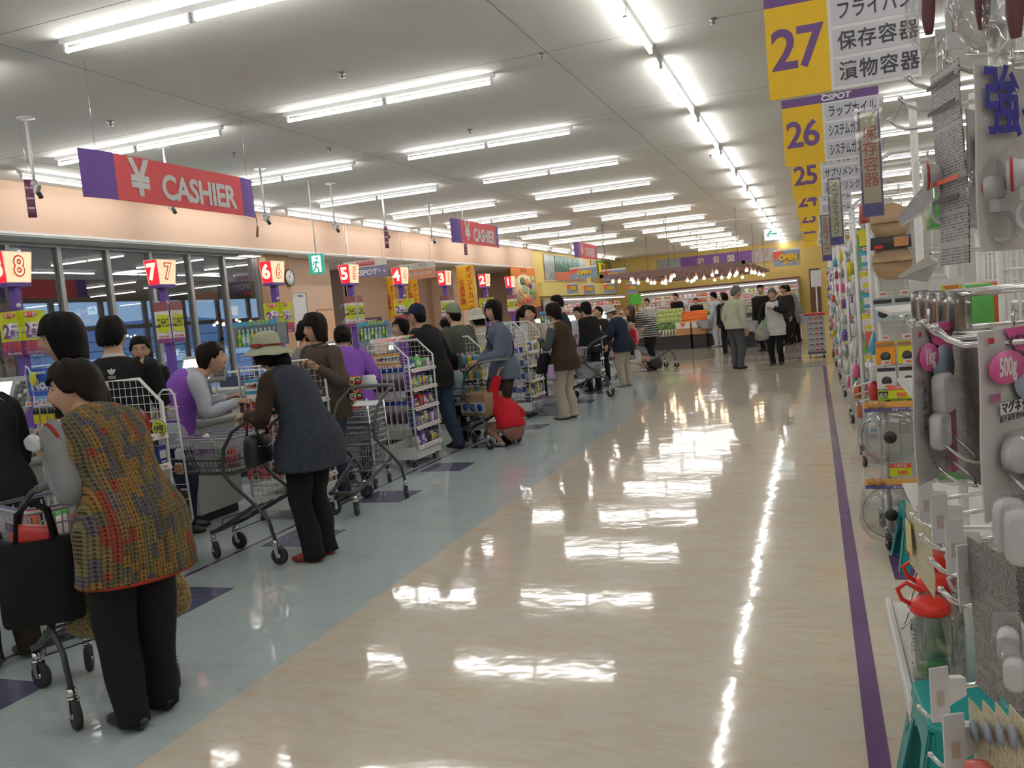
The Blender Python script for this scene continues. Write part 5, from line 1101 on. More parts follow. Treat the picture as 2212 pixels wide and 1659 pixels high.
def crochet():
    m = cloth('crochet wool', (.2, .12, .06), bump=0); nt = m.node_tree; L = nt.links.new; b = nt.nodes['Principled BSDF']
    t = N(nt, 'ShaderNodeTexCoord'); s = N(nt, 'ShaderNodeSeparateXYZ'); L(t.outputs['Object'], s.inputs[0])
    def mt(op, a, c=None, d=None):
        n = N(nt, 'ShaderNodeMath', operation=op)
        for i, q in enumerate((a, c, d)):
            if q is None: continue
            if isinstance(q, (int, float)): n.inputs[i].default_value = q
            else: L(q, n.inputs[i])
        return n.outputs[0]
    wd = mt('MULTIPLY_ADD', s.outputs[2], -.10, .33); u = mt('MULTIPLY', mt('DIVIDE', mt('ADD', s.outputs[0], mt('MULTIPLY', s.outputs[1], .15)), wd), 10.5)
    col = mt('FLOOR', u); fr = mt('FRACT', u)
    cb = N(nt, 'ShaderNodeCombineXYZ'); L(mt('MULTIPLY', col, .41), cb.inputs[0]); L(mt('MULTIPLY', s.outputs[2], 1.9), cb.inputs[1]); 
    n = N(nt, 'ShaderNodeTexNoise'); n.inputs['Scale'].default_value = 1.; n.inputs['Detail'].default_value = 2; L(cb.outputs[0], n.inputs['Vector'])
    r = N(nt, 'ShaderNodeValToRGB'); r.color_ramp.interpolation = 'CONSTANT'; e = r.color_ramp.elements; e[0].position = 0; e[0].color = (.14, .12, .055, 1); e[1].position = .40; e[1].color = (.085, .078, .085, 1)
    for p_, c_ in ((.46, (.20, .115, .035, 1)), (.52, (.10, .085, .05, 1)), (.58, (.21, .045, .028, 1)), (.615, (.16, .11, .05, 1)), (.68, (.11, .10, .10, 1))):
        q = e.new(p_); q.color = c_
    L(n.outputs[0], r.inputs[0])
    # open stitches: dark dots in every second column edge, and ribs
    dz = mt('ABSOLUTE', mt('SINE', mt('MULTIPLY', s.outputs[2], 190.))); du = mt('ABSOLUTE', mt('SUBTRACT', fr, .5)); hole = mt('MULTIPLY', mt('LESS_THAN', du, .12), mt('GREATER_THAN', dz, .55)); rib = mt('MULTIPLY', mt('GREATER_THAN', du, .42), 1.)
    sh = mt('SUBTRACT', 1., mt('ADD', mt('MULTIPLY', hole, .72), mt('MULTIPLY', rib, .35)))
    n2 = N(nt, 'ShaderNodeTexNoise'); n2.inputs['Scale'].default_value = 220; L(t.outputs['Object'], n2.inputs['Vector']); sp_ = mt('MULTIPLY_ADD', n2.outputs[0], 1.6, .35)
    h = N(nt, 'ShaderNodeHueSaturation'); L(r.outputs[0], h.inputs['Color']); L(mt('MULTIPLY', sh, sp_), h.inputs['Value']); L(h.outputs[0], b.inputs['Base Color'])
    hgt = mt('ADD', mt('MULTIPLY', mt('SINE', mt('MULTIPLY', fr, 3.1416)), .6), mt('MULTIPLY', dz, .35)); bp = N(nt, 'ShaderNodeBump'); bp.inputs['Strength'].default_value = .8; bp.inputs['Distance'].default_value = .012; L(hgt, bp.inputs['Height']); L(bp.outputs[0], b.inputs['Normal']); return m
CROC = crochet()
def at(px, py, d):
    q = _ray(px, py)*d; return (q.x, q.y), EYE+q.z
def face_to(p, dx, dy):     # heading along (dx, dy)
    return math.atan2(-dx, dy)
# ---------------------------------------------------------------- old woman in the crochet vest, her cart and bags
ow_ = person('old woman in a long multicoloured crochet vest over grey sleeves, face in profile', (-2.60, 2.63), 1.22, 1.585, lean=.20, hunch=.36, yaw=1.15, pitch=-.10, L=(-.17, .25, 1.10, (-.15, -.3, -1)), R=(.07, .42, .98, (0, 0, -1)), feet=((-.085, .0), (.075, .07)), build=.98,
           top='crochet_vest', topm=CROC, slv='none', hem=-.42, bulk=.024, flare=.02, wr=.008, legm=CK, lbulk=.020, hair='perm', vol=1.4, hairm=HAIRB, palmL=(0, .3, .9), curlL=.7)
for s_, key in ((-1, 'L'), (1, 'R')):
    a, e, b = ow_.sh[key], ow_.el[key], ow_.wr[key]; g = MB(); g.loft([(a+V((-s_*.03, 0, .0)), .055, .060), (a, .062, .066), (a.lerp(e, .5), .056, .058), (e, .051, .053), (e.lerp(b, .5), .046, .046), (b, .034, .032)], 16, 0, sub=4, wr=.010, wf=14); g.build('sleeve', CGRY, ow_.root)
g = MB(); k = ow_.k*.98
def ring(r, s, rx, ry, n=40): c = r.spine(s); return [c+V((rx*math.cos(2*PI*i/n), ry*math.sin(2*PI*i/n), .0)) for i in range(n)]
fl = .02*(.35+.42)+.0188
g.tube(ring(ow_, -.42, (.172+.024/ow_.k+fl)*k, (.128+.024/ow_.k+fl)*k), .009, 6, closed=True); g.build('hem_trim', REDT, ow_.root)
for s_, key in ((-1, 'L'), (1, 'R')):
    g = MB(); a, e = ow_.sh[key], ow_.el[key]; d = (V((s_*1., .1, -.25))).normalized(); u = d.orthogonal().normalized(); w_ = d.cross(u); c = a+V((s_*.012, 0, -.045))
    g.tube([c+(u*math.cos(q)+w_*math.sin(q))*.086 for q in [2*PI*i/24 for i in range(24)]], .008, 6, closed=True)
    g.build('armhole_trim', REDT, ow_.root)
# small clear packet in the raised hand
pk = ow_.root.matrix_basis.copy(); hw = Matrix.Translation((-2.60, 2.63, 0)) @ Matrix.Rotation(1.22, 4, 'Z') @ ow_.wr['L']
MB().loft([((0, 0, -.035), .012, .006), ((0, 0, -.02), .034, .014), ((0, 0, .015), .036, .015), ((0, 0, .035), .02, .004)], 10, wr=.012, wf=40).build('clear_packet', M('crinkled clear film', (.55, .56, .58), .15, .3, bump=.8, bscale=50), None, hw+V((-.02, -.04, .065)), .4, label='crinkled clear packet held up by the old woman in the crochet vest', cat='packet')
c1 = cart('dark tube cart pushed by the old woman in the crochet vest', (-2.83, 2.72), 1.22, group='shopping carts')
def inb(c, y=.55, z=.606):  return c.matrix_basis if False else None
def cartpt(loc, rz, x, y, z): q = Matrix.Rotation(rz, 3, 'Z') @ V((x, y, z)); return V((loc[0]+q.x, loc[1]+q.y, q.z))
b1 = basket('pale grey basket with violet rim in the old woman\'s cart', cartpt((-2.83, 2.72), 1.22, 0, .55, .606), 1.22+PI/2)
def goods(label, loc, rz, spec, group):
    for i, (x, y, z, w_, d, h_, m1, nm) in enumerate(spec):
        q = Matrix.Rotation(rz, 3, 'Z') @ V((x, y, 0)); g = MB()
        if nm == 'bag': g.loft([((0, 0, 0), w_*.4, d*.35), ((0, 0, h_*.3), w_*.5, d*.5), ((0, .005, h_*.75), w_*.45, d*.4), ((0, 0, h_), w_*.48, d*.08)], 12, wr=.008, wf=30)
        else: g.rbox((0, 0, h_/2), (w_, d, h_), .006)
        g.build('food_pack' if nm == 'bag' else 'carton', m1, None, (loc[0]+q.x, loc[1]+q.y, loc[2]+z), rz+.3*i, label=label.format(m1.name.split(' ', 1)[1]), cat='packet', group=group)
p_ = cartpt((-2.83, 2.72), 1.22, 0, .55, .616)
goods('{} packet lying in the basket of the old woman\'s cart', p_, 1.22, [(-.08, .06, 0, .14, .10, .20, PKO, 'bag'), (.06, .05, 0, .12, .1, .19, PKG, 'bag'), (.0, -.08, 0, .16, .10, .16, PKW, 'bag'), (.1, -.08, 0, .1, .1, .17, PKR, 'bag')], 'groceries in the old woman\'s basket')
# black tote hung on the cart, showing a red and white pack
t = thing('tote_bag', 'black cloth tote bag hanging at the side of the old woman\'s cart', 'bag', (-3.03, 2.56, .42), .62)
MB().loft([((0, 0, 0), .145, .045), ((0, 0, .03), .155, .055), ((0, 0, .20), .15, .06), ((0, .0, .345), .165, .035)], 20, wr=.008, pw=3.5).build('bag_body', CK, t)
for s_ in (-1, 1): MB().tube([(-.07, s_*.03, .34), (-.055, s_*.02, .46), (0, s_*.015, .50), (.055, s_*.02, .46), (.07, s_*.03, .34)], .009, 6).build('bag_handle', CK, t)
MB().rbox((-.01, 0, .33), (.13, .05, .09), .008, rot=Matrix.Rotation(.2, 3, 'Y')).build('meat_pack', PKR, None, (-3.03, 2.56, .45), .62, label='red and white pack sticking out of the black tote bag', cat='packet')
# quilted golden bag in front of her legs
GOLDB = M('golden quilted cloth', (.20, .135, .045), .6, var=.9, scale=75, bump=.6, bscale=35)
t = thing('quilted_bag', 'golden brown quilted bag hanging before the old woman\'s legs', 'bag', (-2.91, 2.87, .27), .75)
MB().loft([((0, 0, 0), .14, .05), ((0, 0, .04), .24, .085), ((0, 0, .16), .25, .09), ((0, 0, .27), .20, .05), ((0, 0, .33), .17, .03)], 24, wr=.012).build('bag_body', GOLDB, t)
for s_ in (-1, 1): MB().tube([(-.10, s_*.03, .31), (-.09, s_*.02, .46), (.0, s_*.015, .54), (.09, s_*.02, .46), (.10, s_*.03, .31)], .011, 6).build('bag_handle', CDB, t)
# ---------------------------------------------------------------- sun hat woman
hw_ = person('woman in a pale bucket hat with a red ribbon, dark vest, leaning on her cart', (-3.20, 4.84), 1.52, 1.575, lean=.22, hunch=.20, yaw=.05, pitch=-.25, L=(-.17, .34, .99, (-.6, -.6, -.6)), R=(.17, .34, .99), feet=((-.10, -.02), (.07, .0)), build=1.02,
           top='long_vest', topm=CVEST, slv='none', hem=-.40, bulk=.026, flare=.07, wr=.014, legm=CK, lbulk=.012, lflare=.02, hair='chin', vol=1.5, shoe=SHR, hat=bucket_hat(HATB, REDR, brim=.070, drop=.045), curlL=1.1, curlR=1.1)
for s_, key in ((-1, 'L'), (1, 'R')):
    a, e, b = hw_.sh[key], hw_.el[key], hw_.wr[key]; g = MB(); g.loft([(a+V((-s_*.03, 0, .0)), .058, .062), (a, .062, .066), (a.lerp(e, .5), .055, .058), (e, .050, .052), (e.lerp(b, .5), .046, .046), (b, .034, .032)], 16, 0, sub=4, wr=.008, wf=14); g.build('sleeve', CBRN, hw_.root)
MB().box(hw_.hp((-.105, .015, .048)), (.012, .075, .022), rot=hw_.hr).build('ribbon_bow', REDR, hw_.root)
MB().loft([(hw_.hp((0, -.06, -.02)), .05, .05), (hw_.hp((0, -.11, -.05)), .065, .055), (hw_.hp((0, -.12, -.11)), .055, .04), (hw_.hp((0, -.11, -.16)), .015, .015)], 14, wr=.008, wf=25).build('hair_bunch', HAIRK, hw_.root)
C2 = ((-3.42, 4.88), 1.53)
c2 = cart('dark tube cart held by the woman in the bucket hat', *C2)
basket('grey basket with violet rim and shop mark in the bucket hat woman\'s cart', cartpt(*C2, 0, .56, .606), C2[1]+PI/2)
goods('{} packet in the bucket hat woman\'s basket', cartpt(*C2, 0, .56, .616), C2[1], [(-.07, .06, 0, .12, .1, .17, PKW, 'bag'), (.07, -.05, 0, .12, .1, .12, PKR, 'bag'), (0, .1, .0, .12, .12, .24, PKW, 'bag'), (.05, .08, 0, .1, .1, .15, PKG, 'bag')], 'groceries in the bucket hat woman\'s basket')
t = thing('handbag', 'black leather handbag hanging from the bucket hat woman\'s forearm', 'bag', (-3.47, 4.66, .68), 1.75)
MB().loft([((0, 0, 0), .135, .05), ((0, 0, .03), .145, .06), ((0, 0, .16), .14, .055), ((0, 0, .20), .12, .03)], 20, pw=3.2, wr=.004).build('bag_body', M('black leather', (.012, .012, .012), .35, bump=.2, bscale=80), t)
for s_ in (-1, 1): MB().tube([(-.07, s_*.04, .18), (-.06, s_*.03, .28), (0, s_*.02, .325), (.06, s_*.03, .28), (.07, s_*.04, .18)], .008, 6).build('bag_handle', M('black leather', (.012, .012, .012), .35), t)
MB().tube([(-.12, -.056, .13), (0, -.062, .11), (.12, -.056, .13)], .003, 6).build('zip', CHROME, t)
# ---------------------------------------------------------------- people at the left
def stand(label, px, py, d, rz, H=None, **k):
    (x, y), z = at(px, py, d); return person(label, (x, y), rz, H or z, **k)
PL = stand('young woman in profile with a long black fringe behind the old woman', 168, 690, 4.6, 2.4, 1.72, hair='bob', vol=1.2, top='black_top', topm=CK, legm=CK, yaw=.05)
(ex, ey), _z = at(-62, 800, 4.15)
person('person in a black coat and high heels cut off by the left edge', (ex, ey), 1.4, 1.60, lean=.1, top='coat', topm=CK, hem=-.75, bulk=.03, flare=.05, legm=CDB, lbulk=.02, hair='long', L=(-.15, .34, .95), R=(.15, .34, .95))
cart('dark tube cart cut off by the left edge of the view', (ex-.32, ey+.08), 1.30)
AD = stand('man with his back turned in a black jersey with a white trefoil mark', 232, 688, 5.85, .62, 1.735, sex='m', hair='short', vol=1.1, top='jersey', topm=CK, slv='short', collar=CWH, legm=CJEAN, build=1.05, L=(-.22, .30, 1.0), R=(.2, .34, 1.0), yaw=-.2)
g = MB(); c = AD.spine(.80)
for a in (-.55, 0, .55): g.sph((c.x+math.sin(a)*.022, c.y-.150, c.z+math.cos(a)*.022), (.010, .006, .022), 0, 8, 6, rot=Matrix.Rotation(a, 3, 'Y'))
for q in (-.010, -.017, -.024): g.box((c.x, c.y-.151, c.z+q), (.05, .006, .003))
g.build('trefoil_mark', CWH, AD.root)
GW = stand('woman with glasses facing this way between jersey man and cashier', 300, 722, 8.2, -2.45, 1.60, hair='short', vol=1.5, top='dark_top', topm=CK, legm=CK, pitch=-.15); glasses(GW)
C7 = stand('cashier in a purple vest bending over a basket at the nearest till', 352, 732, 6.75, -.86, 1.60, lean=.22, hunch=.35, pitch=-.5, hair='short', vol=1.5, hairm=HAIRB, top='shirt', topm=CSH, legm=CNV, L=(-.12, .44, 1.02), R=(.16, .48, 1.00), palmL=(0, 0, -1), palmR=(0, 0, -1))
g = MB(); q = C7
g.loft([(q.spine(s), a*q.k, b*q.k) for s, a, b in ((-.1, .205, .165), (.2, .195, .155), (.42, .178, .150), (.66, .192, .165), (.80, .190, .155), (.90, .14, .125))], 24, wr=.006); g.build('purple_vest', CPU, q.root)
BC = stand('person in a black cap and grey jacket behind the bucket hat', 642, 697, 8.5, -.9, 1.62, sex='m', hair='short', top='jacket', topm=CGRY, legm=CJEAN, hat=cap_hat(CK)); glasses(BC)
BG = stand('woman with bobbed hair and taupe jacket raising one hand', 692, 682, 7.55, 2.85, 1.66, hair='bob', vol=1.5, hairm=HAIRB, top='jacket', topm=CTAU, legm=CJEAN, L=(-.16, .24, 1.20, (-.6, -.3, -1)), R=(.2, .2, 1.0), palmL=(.4, .8, .3), curlL=.9, collar=CTAU, yaw=-.12, pitch=-.05)
C6 = stand('cashier in a purple apron seen from behind beside the taupe jacket', 738, 702, 8.45, .55, 1.60, lean=.25, hunch=.2, hair='tied', hairm=HAIRK, vol=1.2, top='apron', topm=CPU, hem=-.35, bulk=.03, flare=.08, sleeve=CPU, legm=CNV, L=(-.1, .36, 1.0), R=(.2, .34, 1.0), collar=CSH)
g = MB(); c = C6.spine(.25); g.sph((c.x, c.y-.16, c.z), (.06, .02, .03)).sph((c.x-.05, c.y-.16, c.z-.04), (.03, .012, .06)).build('apron_bow', CPU, C6.root)
stand('small figure in grey with a dark cap beyond lane five post', 772, 718, 14., .2, 1.50, sex='m', hair='short', top='jacket', topm=CGRY, legm=CK, hat=cap_hat(CK))
CP = person('man in a navy cap, glasses and black hooded jacket with jeans', (-4.13, 8.95), 1.45, 1.735, sex='m', lean=.10, hunch=.16, pitch=-.38, hair='crop', top='hooded_jacket', topm=CK, hem=-.28, bulk=.026, legm=CJEAN, lbulk=.022, skin=SKIND, hat=cap_hat(CAPN), L=(-.18, .28, 1.02), R=(.20, .24, .98), feet=((-.10, .06), (.14, -.12)), shoe=CDB); glasses(CP)
g = MB(); g.loft([(CP.spine(.93)+V((0, -.03, 0)), .11, .08), (CP.spine(1.0)+V((0, -.07, .0)), .10, .06), (CP.spine(1.04)+V((0, -.06, .02)), .06, .03)], 16, wr=.008, wf=20); g.build('hood', CK, CP.root)
stand('small child in a pale blue shirt beside the jeans', 982, 778, 10.4, 1.3, 1.05, sex='c', hair='chin', vol=1.3, top='shirt', topm=CAQ, legm=CK, skin=SKIN, bulk=.02, L=(-.1, .2, .6), R=(.1, .22, .62), pitch=-.2)
stand('dark haired cashier in lilac shirt behind the navy cap', 886, 690, 10.2, 2.6, 1.58, hair='perm', vol=1.4, top='shirt', topm=CPU, sleeve=CSH, legm=CNV, lean=.2, pitch=-.4)
GC = stand('man in a pale and black cap and olive jacket', 990, 660, 10.8, 1.2, 1.70, sex='m', hair='short', top='jacket', topm=COLV, legm=CK, bulk=.03, hat=cap_hat(CK, CAPG, CAPG), pitch=-.25, lean=.1)
stand('dark haired woman facing left below the pale cap visor', 973, 684, 11.8, 1.6, 1.52, hair='tied', top='shirt', topm=CSH, legm=CK)
WM = stand('person in a white bucket hat and face mask beyond the olive jacket', 1040, 664, 12.6, 1.9, 1.62, hair='bob', top='coat', topm=CBEI, legm=CK, hat=bucket_hat(HATW, None, brim=.06, drop=.05))
MB().loft([(WM.hp((0, .088, -.095)), .03, .02), (WM.hp((0, .095, -.06)), .05, .028), (WM.hp((0, .088, -.02)), .045, .02)], 10).build('face_mask', MASK, WM.root)
BL = person('smiling woman in a blue grey shirt with a crossbody strap holding a cart', (-3.50, 9.50), 2.15, 1.685, lean=.03, hair='bob', vol=1.2, yaw=.45, pitch=-.12, top='shirt', topm=CBLU, hem=-.22, bulk=.020, legm=CDB, lbulk=.018, lflare=.01, shoe=CDB, L=(-.14, .34, 1.0), R=(.20, .26, .96, (.9, -.5, -.3)), curlR=1., collar=CBLU)
g = MB(); g.tube([BL.spine(.95)+V((.07, .10, 0)), BL.spine(.75)+V((.0, .155, 0)), BL.spine(.4)+V((-.12, .12, 0)), BL.spine(.05)+V((-.205, .0, 0)), BL.spine(.4)+V((-.12, -.12, 0)), BL.spine(.75)+V((0, -.15, 0)), BL.spine(.95)+V((.07, -.09, 0))], .009, 6, closed=True); g.build('crossbody_strap', CK, BL.root)
PT = stand('woman with a long ponytail behind the blue grey shirt', 1124, 660, 13.3, -.9, 1.62, hair='tied', hairm=HAIRB, top='coat', topm=CWH, legm=CK); ponytail(PT, .30, HAIRB)
C4 = ((-3.47, 9.14), 1.15)
cart('dark tube cart with a carton below, beside the crouching red child', *C4)
t = thing('carton_box', 'brown carton printed with three blue discs on the cart\'s lower shelf', 'box', cartpt(*C4, 0, .28, .37), C4[1])
MB().rbox((0, 0, .13), (.30, .42, .26), .004).build('box_body', M('brown carton', (.26, .17, .09), .7, var=.06), t)
MB().bb(-.152, -.15, -.20, .20, .04, .16).build('label_band', M('label grey', (.45, .45, .48), .5), t)
for i in range(3): MB().lathe([(0, 0), (.045, 0), (.045, .002), (0, .002)], (-.152, -.12+.12*i, .10), 16, rot=Matrix.Rotation(-PI/2, 3, 'Y')).build('blue_disc', PKB, t)
RC = person('crouching child in a red hooded top holding on to the cart', (-3.36, 9.18), .9, 1.18, sex='c', hip=.20, lean=.55, hunch=.35, pitch=-1.0, hair='chin', top='hooded_top', topm=CRDD, hem=-.05, bulk=.036, flare=.0, legs=None, shoe=SHW, L=(-.03, .10, .90, (-1, 0, .2)), R=(.12, .25, .35), feet=((-.14, .10), (.12, .12)), wr=.014, build=1.15)
MB().loft([(RC.spine(.85)+V((0, -.05, .02)), .12, .06), (RC.spine(1.0)+V((0, -.05, .05)), .115, .07), (RC.hp((0, -.04, .03)), .10, .11), (RC.hp((0, -.03, .12)), .04, .05)], 18, wr=.01).build('hood', CRDD, RC.root)
MB().loft([(V((0, -.02, .20)), .15, .12), (V((0, -.04, .14)), .13, .10), (V((0, -.02, .09)), .08, .06)], 16).build('skirt', cloth('dusty pink', (.25, .12, .10)), RC.root)
BM = stand('dark haired youth in a beige coat facing this way', 1150, 665, 13.2, 2.9, 1.60, sex='f', hair='short', vol=1.2, top='coat', topm=CBEI, sleeve=CBEI, legm=CK, pitch=-.3)
stand('tall man with black hair behind the brown vest woman', 1213, 640, 13.8, 1.9, 1.74, sex='m', hair='crop', top='jacket', topm=CNV, legm=CK)
BV = person('woman in a brown quilted vest and beige trousers with a raised hand', (-3.28, 11.33), 1.35, 1.60, lean=.06, hunch=.10, hair='perm', vol=1.6, hairm=HAIRB, top='vest', topm=CVB, slv='none', hem=-.30, bulk=.030, flare=.02, legm=CBEI, lbulk=.018, lflare=.028, shoe=SANDAL, L=(-.12, .30, 1.12, (-.6, -.6, -1)), R=(.18, .2, .95), curlL=.9)
for s_, key in ((-1, 'L'), (1, 'R')):
    a, e, b = BV.sh[key], BV.el[key], BV.wr[key]; g = MB(); g.loft([(a, .060, .064), (a.lerp(e, .5), .056, .058), (e, .052, .052), (e.lerp(b, .5), .046, .046), (b, .034, .032)], 14, 0, sub=3, wr=.008); g.build('sleeve', cloth('slate green knit', (.06, .075, .08)), BV.root)
t = thing('shoulder_bag', 'black shoulder bag hanging at the brown vest woman\'s elbow', 'bag', (-3.52, 11.17, .66), 1.2)
MB().loft([((0, 0, 0), .17, .05), ((0, 0, .04), .18, .06), ((0, 0, .2), .13, .05), ((0, 0, .27), .09, .03)], 18, wr=.006).build('bag_body', CK, t); MB().tube([(-.08, 0, .25), (-.05, 0, .42), (0, 0, .46), (.05, 0, .42), (.08, 0, .25)], .008, 6).build('bag_strap', CDB, t)
MB().loft([((0, 0, 0), .12, .04), ((0, 0, .1), .11, .035), ((0, 0, .2), .08, .02)], 14, wr=.01).build('lilac_cloth', CLIL, None, (-3.40, 11.10, .58), 1.3, label='lilac cloth hanging from the brown vest woman\'s bag', cat='cloth')
stand('curly haired person at lane four looking down', 1271, 655, 15.2, 1.0, 1.60, hair='perm', vol=1.3, top='black_top', topm=CK, legm=CK)
stand('woman with tied hair at the till beyond lane four', 1251, 668, 16.4, 2.9, 1.53, hair='tied', top='shirt', topm=CSH, legm=CK)
stand('person in dark clothes behind the curly head', 1298, 672, 17.2, 2.5, 1.50, hair='short', hairm=HAIRB, top='dark_top', topm=CDB, legm=CK, pitch=-.3)
NJ = person('person in a white brimmed hat, navy jacket and beige trousers', (-3.33, 15.45), 1.35, 1.53, lean=.05, hunch=.25, hair='short', hairm=HAIRG, top='jacket', topm=CNV, hem=-.32, bulk=.034, legm=CBEI, lbulk=.022, shoe=SHW, hat=bucket_hat(HATW, None, brim=.035, drop=.025), L=(-.14, .36, .98), R=(.14, .34, .98))
C5 = ((-3.30, 13.95), 1.75); cart('grey wire cart standing empty before the navy jacket', *C5, plate=True)
t = basket('grey basket on the lower shelf of the cart before the navy jacket', cartpt(*C5, 0, .33, .33), C5[1]+PI/2, mark=False)
basket('grey basket in the top of the cart before the navy jacket', cartpt(*C5, 0, .56, .606), C5[1]+PI/2, mark=False)
# the empty cart in the middle
C3 = ((-3.62, 6.55), 3.05); cart('empty dark tube cart with a notice plate standing by the lighter rack', *C3, plate=True)
t = thing('tote_bag', 'colourful tote bag with rings and stripes hanging near the taupe jacket', 'bag', (-3.96, 6.62, .80), .25)
HEXM = stripes('tote stripes', (.55, .05, .05), (.35, .50, .15), 90.)
MB().loft([((0, 0, 0), .13, .05), ((0, 0, .02), .145, .06), ((0, 0, .28), .15, .06)], 18, pw=3.5).build('bag_body', HEXM, t)
for i in range(5):
    for j in range(4): MB().tube([(-.12+.06*i+(.03 if j % 2 else 0)+.026*math.cos(a), -.066, .045+.065*j+.026*math.sin(a)) for a in [2*PI*q/10 for q in range(10)]], .005, 5, closed=True).build('ring_print', CK if (i+j) % 2 else PWH, t)
MB().loft([((0, 0, 0), .06, .04), ((0, 0, .06), .09, .05), ((0, 0, .13), .05, .03)], 12, wr=.012, wf=30).build('plastic_bag', M('white film', (.7, .7, .68), .3, bump=.4, bscale=40), None, (-3.76, 6.72, .95), 0, label='white plastic bag beside the colourful tote bag', cat='bag')
# ---------------------------------------------------------------- around the produce
ST = person('woman in a striped jumper leaning over the child in her cart', (-3.42, 18.75), 2.2, 1.66, lean=.42, hunch=.35, pitch=-.55, hair='long', vol=1.2, hairm=M('chestnut hair', (.06, .02, .014), .35, var=.3, scale=60), top='striped_jumper', topm=CSTR, legm=CK, L=(-.30, .30, .95), R=(.34, .30, 1.0))
(x, y), z = at(1368, 698, 18.2)
TC = person('toddler in red sitting in the cart under the striped jumper', (x, y, .50), 2.7, .84, sex='c', hip=.25, hair='short', top='red_top', topm=CRDD, sleeve=cloth('pink cloth', (.5, .25, .28)), legm=CRDD, shoe=None, feet=((-.1, .2), (.1, .2)), bulk=.02)
cart('grey cart with a toddler in it, held by the striped jumper woman', (-3.12, 19.25), 2.3)
(x, y) = tuple(G(1408, 800))[:2]
CG = person('girl in a grey top crouching on the floor under the cart', (x, y), 1.9, 1.32, sex='c', hip=.20, lean=.7, hunch=.5, pitch=-.6, hair='bob', top='grey_top', topm=CGRY, sleeve=CWH, hem=-.05, legs=None, shoe=SHW, feet=((-.15, .2), (.15, .1)), L=(-.2, .5, .25), R=(.1, .5, .3), build=1.15, bulk=.02)
MB().loft([(V((0, -.05, .26)), .16, .14), (V((0, -.07, .14)), .21, .18), (V((0, -.05, .06)), .16, .14)], 18, wr=.012).build('skirt', M('spotted skirt', (.03, .03, .03), .8, var=.6, scale=60), CG.root)
PM = person('grey haired man in a pale green jumper and grey trousers', (-1.53, 17.78), -.75, 1.665, sex='m', lean=.0, hunch=.10, hair='short', hairm=HAIRG, skin=SKIND, top='jumper', topm=CPALE, hem=-.10, bulk=.030, legm=CGT, lbulk=.024, L=(-.22, .02, .80), R=(.24, .05, .80), yaw=-.35, collar=CWH)
LD = person('elderly woman in a cream vest facing this way with carrier bags', (-.78, 18.15), 2.95, 1.55, hair='tied', hairm=HAIRG, vol=1.0, skin=SKIN, top='cream_vest', topm=CWH, sleeve=CK, hem=-.42, bulk=.026, legm=CK, lbulk=.012, L=(-.05, .22, 1.15, (-1, -.2, -.3)), R=(.26, .10, .82), collar=CK, curlR=1.2)
t = thing('carrier_bag', 'clear green carrier bag of groceries held by the cream vest woman', 'bag', (-1.04, 18.02, .52), 0)
MB().loft([((0, 0, 0), .08, .06), ((0, 0, .03), .13, .09), ((0, 0, .14), .15, .09), ((.01, 0, .24), .10, .05), ((.06, .0, .36), .045, .02), ((.09, .02, .47), .02, .01)], 16, wr=.022, wf=22).build('film', M('carrier film', (.50, .54, .48), .25, alpha=.5, bump=.4, bscale=30), t)
MB().sph((-.03, 0, .13), (.07, .05, .06)).build('grocery', PKY, t); MB().sph((.06, 0, .12), (.06, .05, .05)).build('grocery', PKV, t); MB().cyl((0, 0, .15), (.03, 0, .4), .025, 8).build('leek', PKG, t)
person('man in a black suit and white shirt behind the cream vest woman', (-1.22, 22.6), 2.6, 1.68, sex='m', hair='crop', top='suit_jacket', topm=CK, collar=CWH, legm=CK, bulk=.024, yaw=.6)
person('man with a dark backpack and light jacket beyond the pale jumper', (-2.12, 22.4), .3, 1.55, sex='f', hair='short', top='jacket', topm=CK, legm=CK, bulk=.03)
t = thing('backpack', 'grey backpack worn by the dark haired figure beside the pale jumper', 'bag', (-2.10, 22.21, .86), .3); MB().loft([((0, 0, 0), .13, .07), ((0, 0, .05), .15, .09), ((0, 0, .30), .14, .08), ((0, 0, .40), .08, .05)], 16, pw=3).build('bag_body', cloth('grey green canvas', (.13, .14, .11)), t)
person('shopper in white with a basket standing at the produce', (-2.72, 25.9), 1.2, 1.62, sex='m', hair='short', top='shirt', topm=cloth('ice white', (.5, .55, .58)), legm=CWH, bulk=.025, shoe=SHW, L=(-.3, .1, .8))
basket('grey basket held at the produce by the shopper in white', (-3.08, 25.7, .58), .2, mark=False)
person('man in a brown jacket with arms folded behind the cream vest', (-.72, 24.4), 2.4, 1.62, sex='m', hair='short', hairm=HAIRB, skin=SKIND, top='jacket', topm=CDB, sleeve=CDB, legm=CK, bulk=.03)
person('stooping person in a grey jacket and dark trousers near the shelves', (-.52, 25.3), 1.0, 1.66, lean=.35, hair='short', top='jacket', topm=CGRY, legm=CDB, bulk=.03)
basket('grey basket held low by the stooping person', (-.28, 24.9, .55), .1, mark=False)
basket('grey basket held beside the pale jumper man', (-1.52, 22.0, .55), .3, mark=False)
for (px, py, d, H_, lb, tm, rz_, hr_) in ((1399, 637, 29., 1.62, 'shopper in white among the produce beside the green sign', CWH, 2.8, 'short'), (1462, 634, 31., 1.72, 'man in a dark waistcoat standing behind the melons', CK, 2.6, 'crop'), (1504, 645, 31., 1.5, 'person in black bending behind the carrots', CK, 3.0, 'short'), (1562, 628, 30., 1.6, 'dark haired shopper beyond the shopper in white', CGRY, .3, 'short')):
    stand(lb, px, py, d, rz_, H_, hair=hr_, top='top', topm=tm, legm=CK, sex='m')
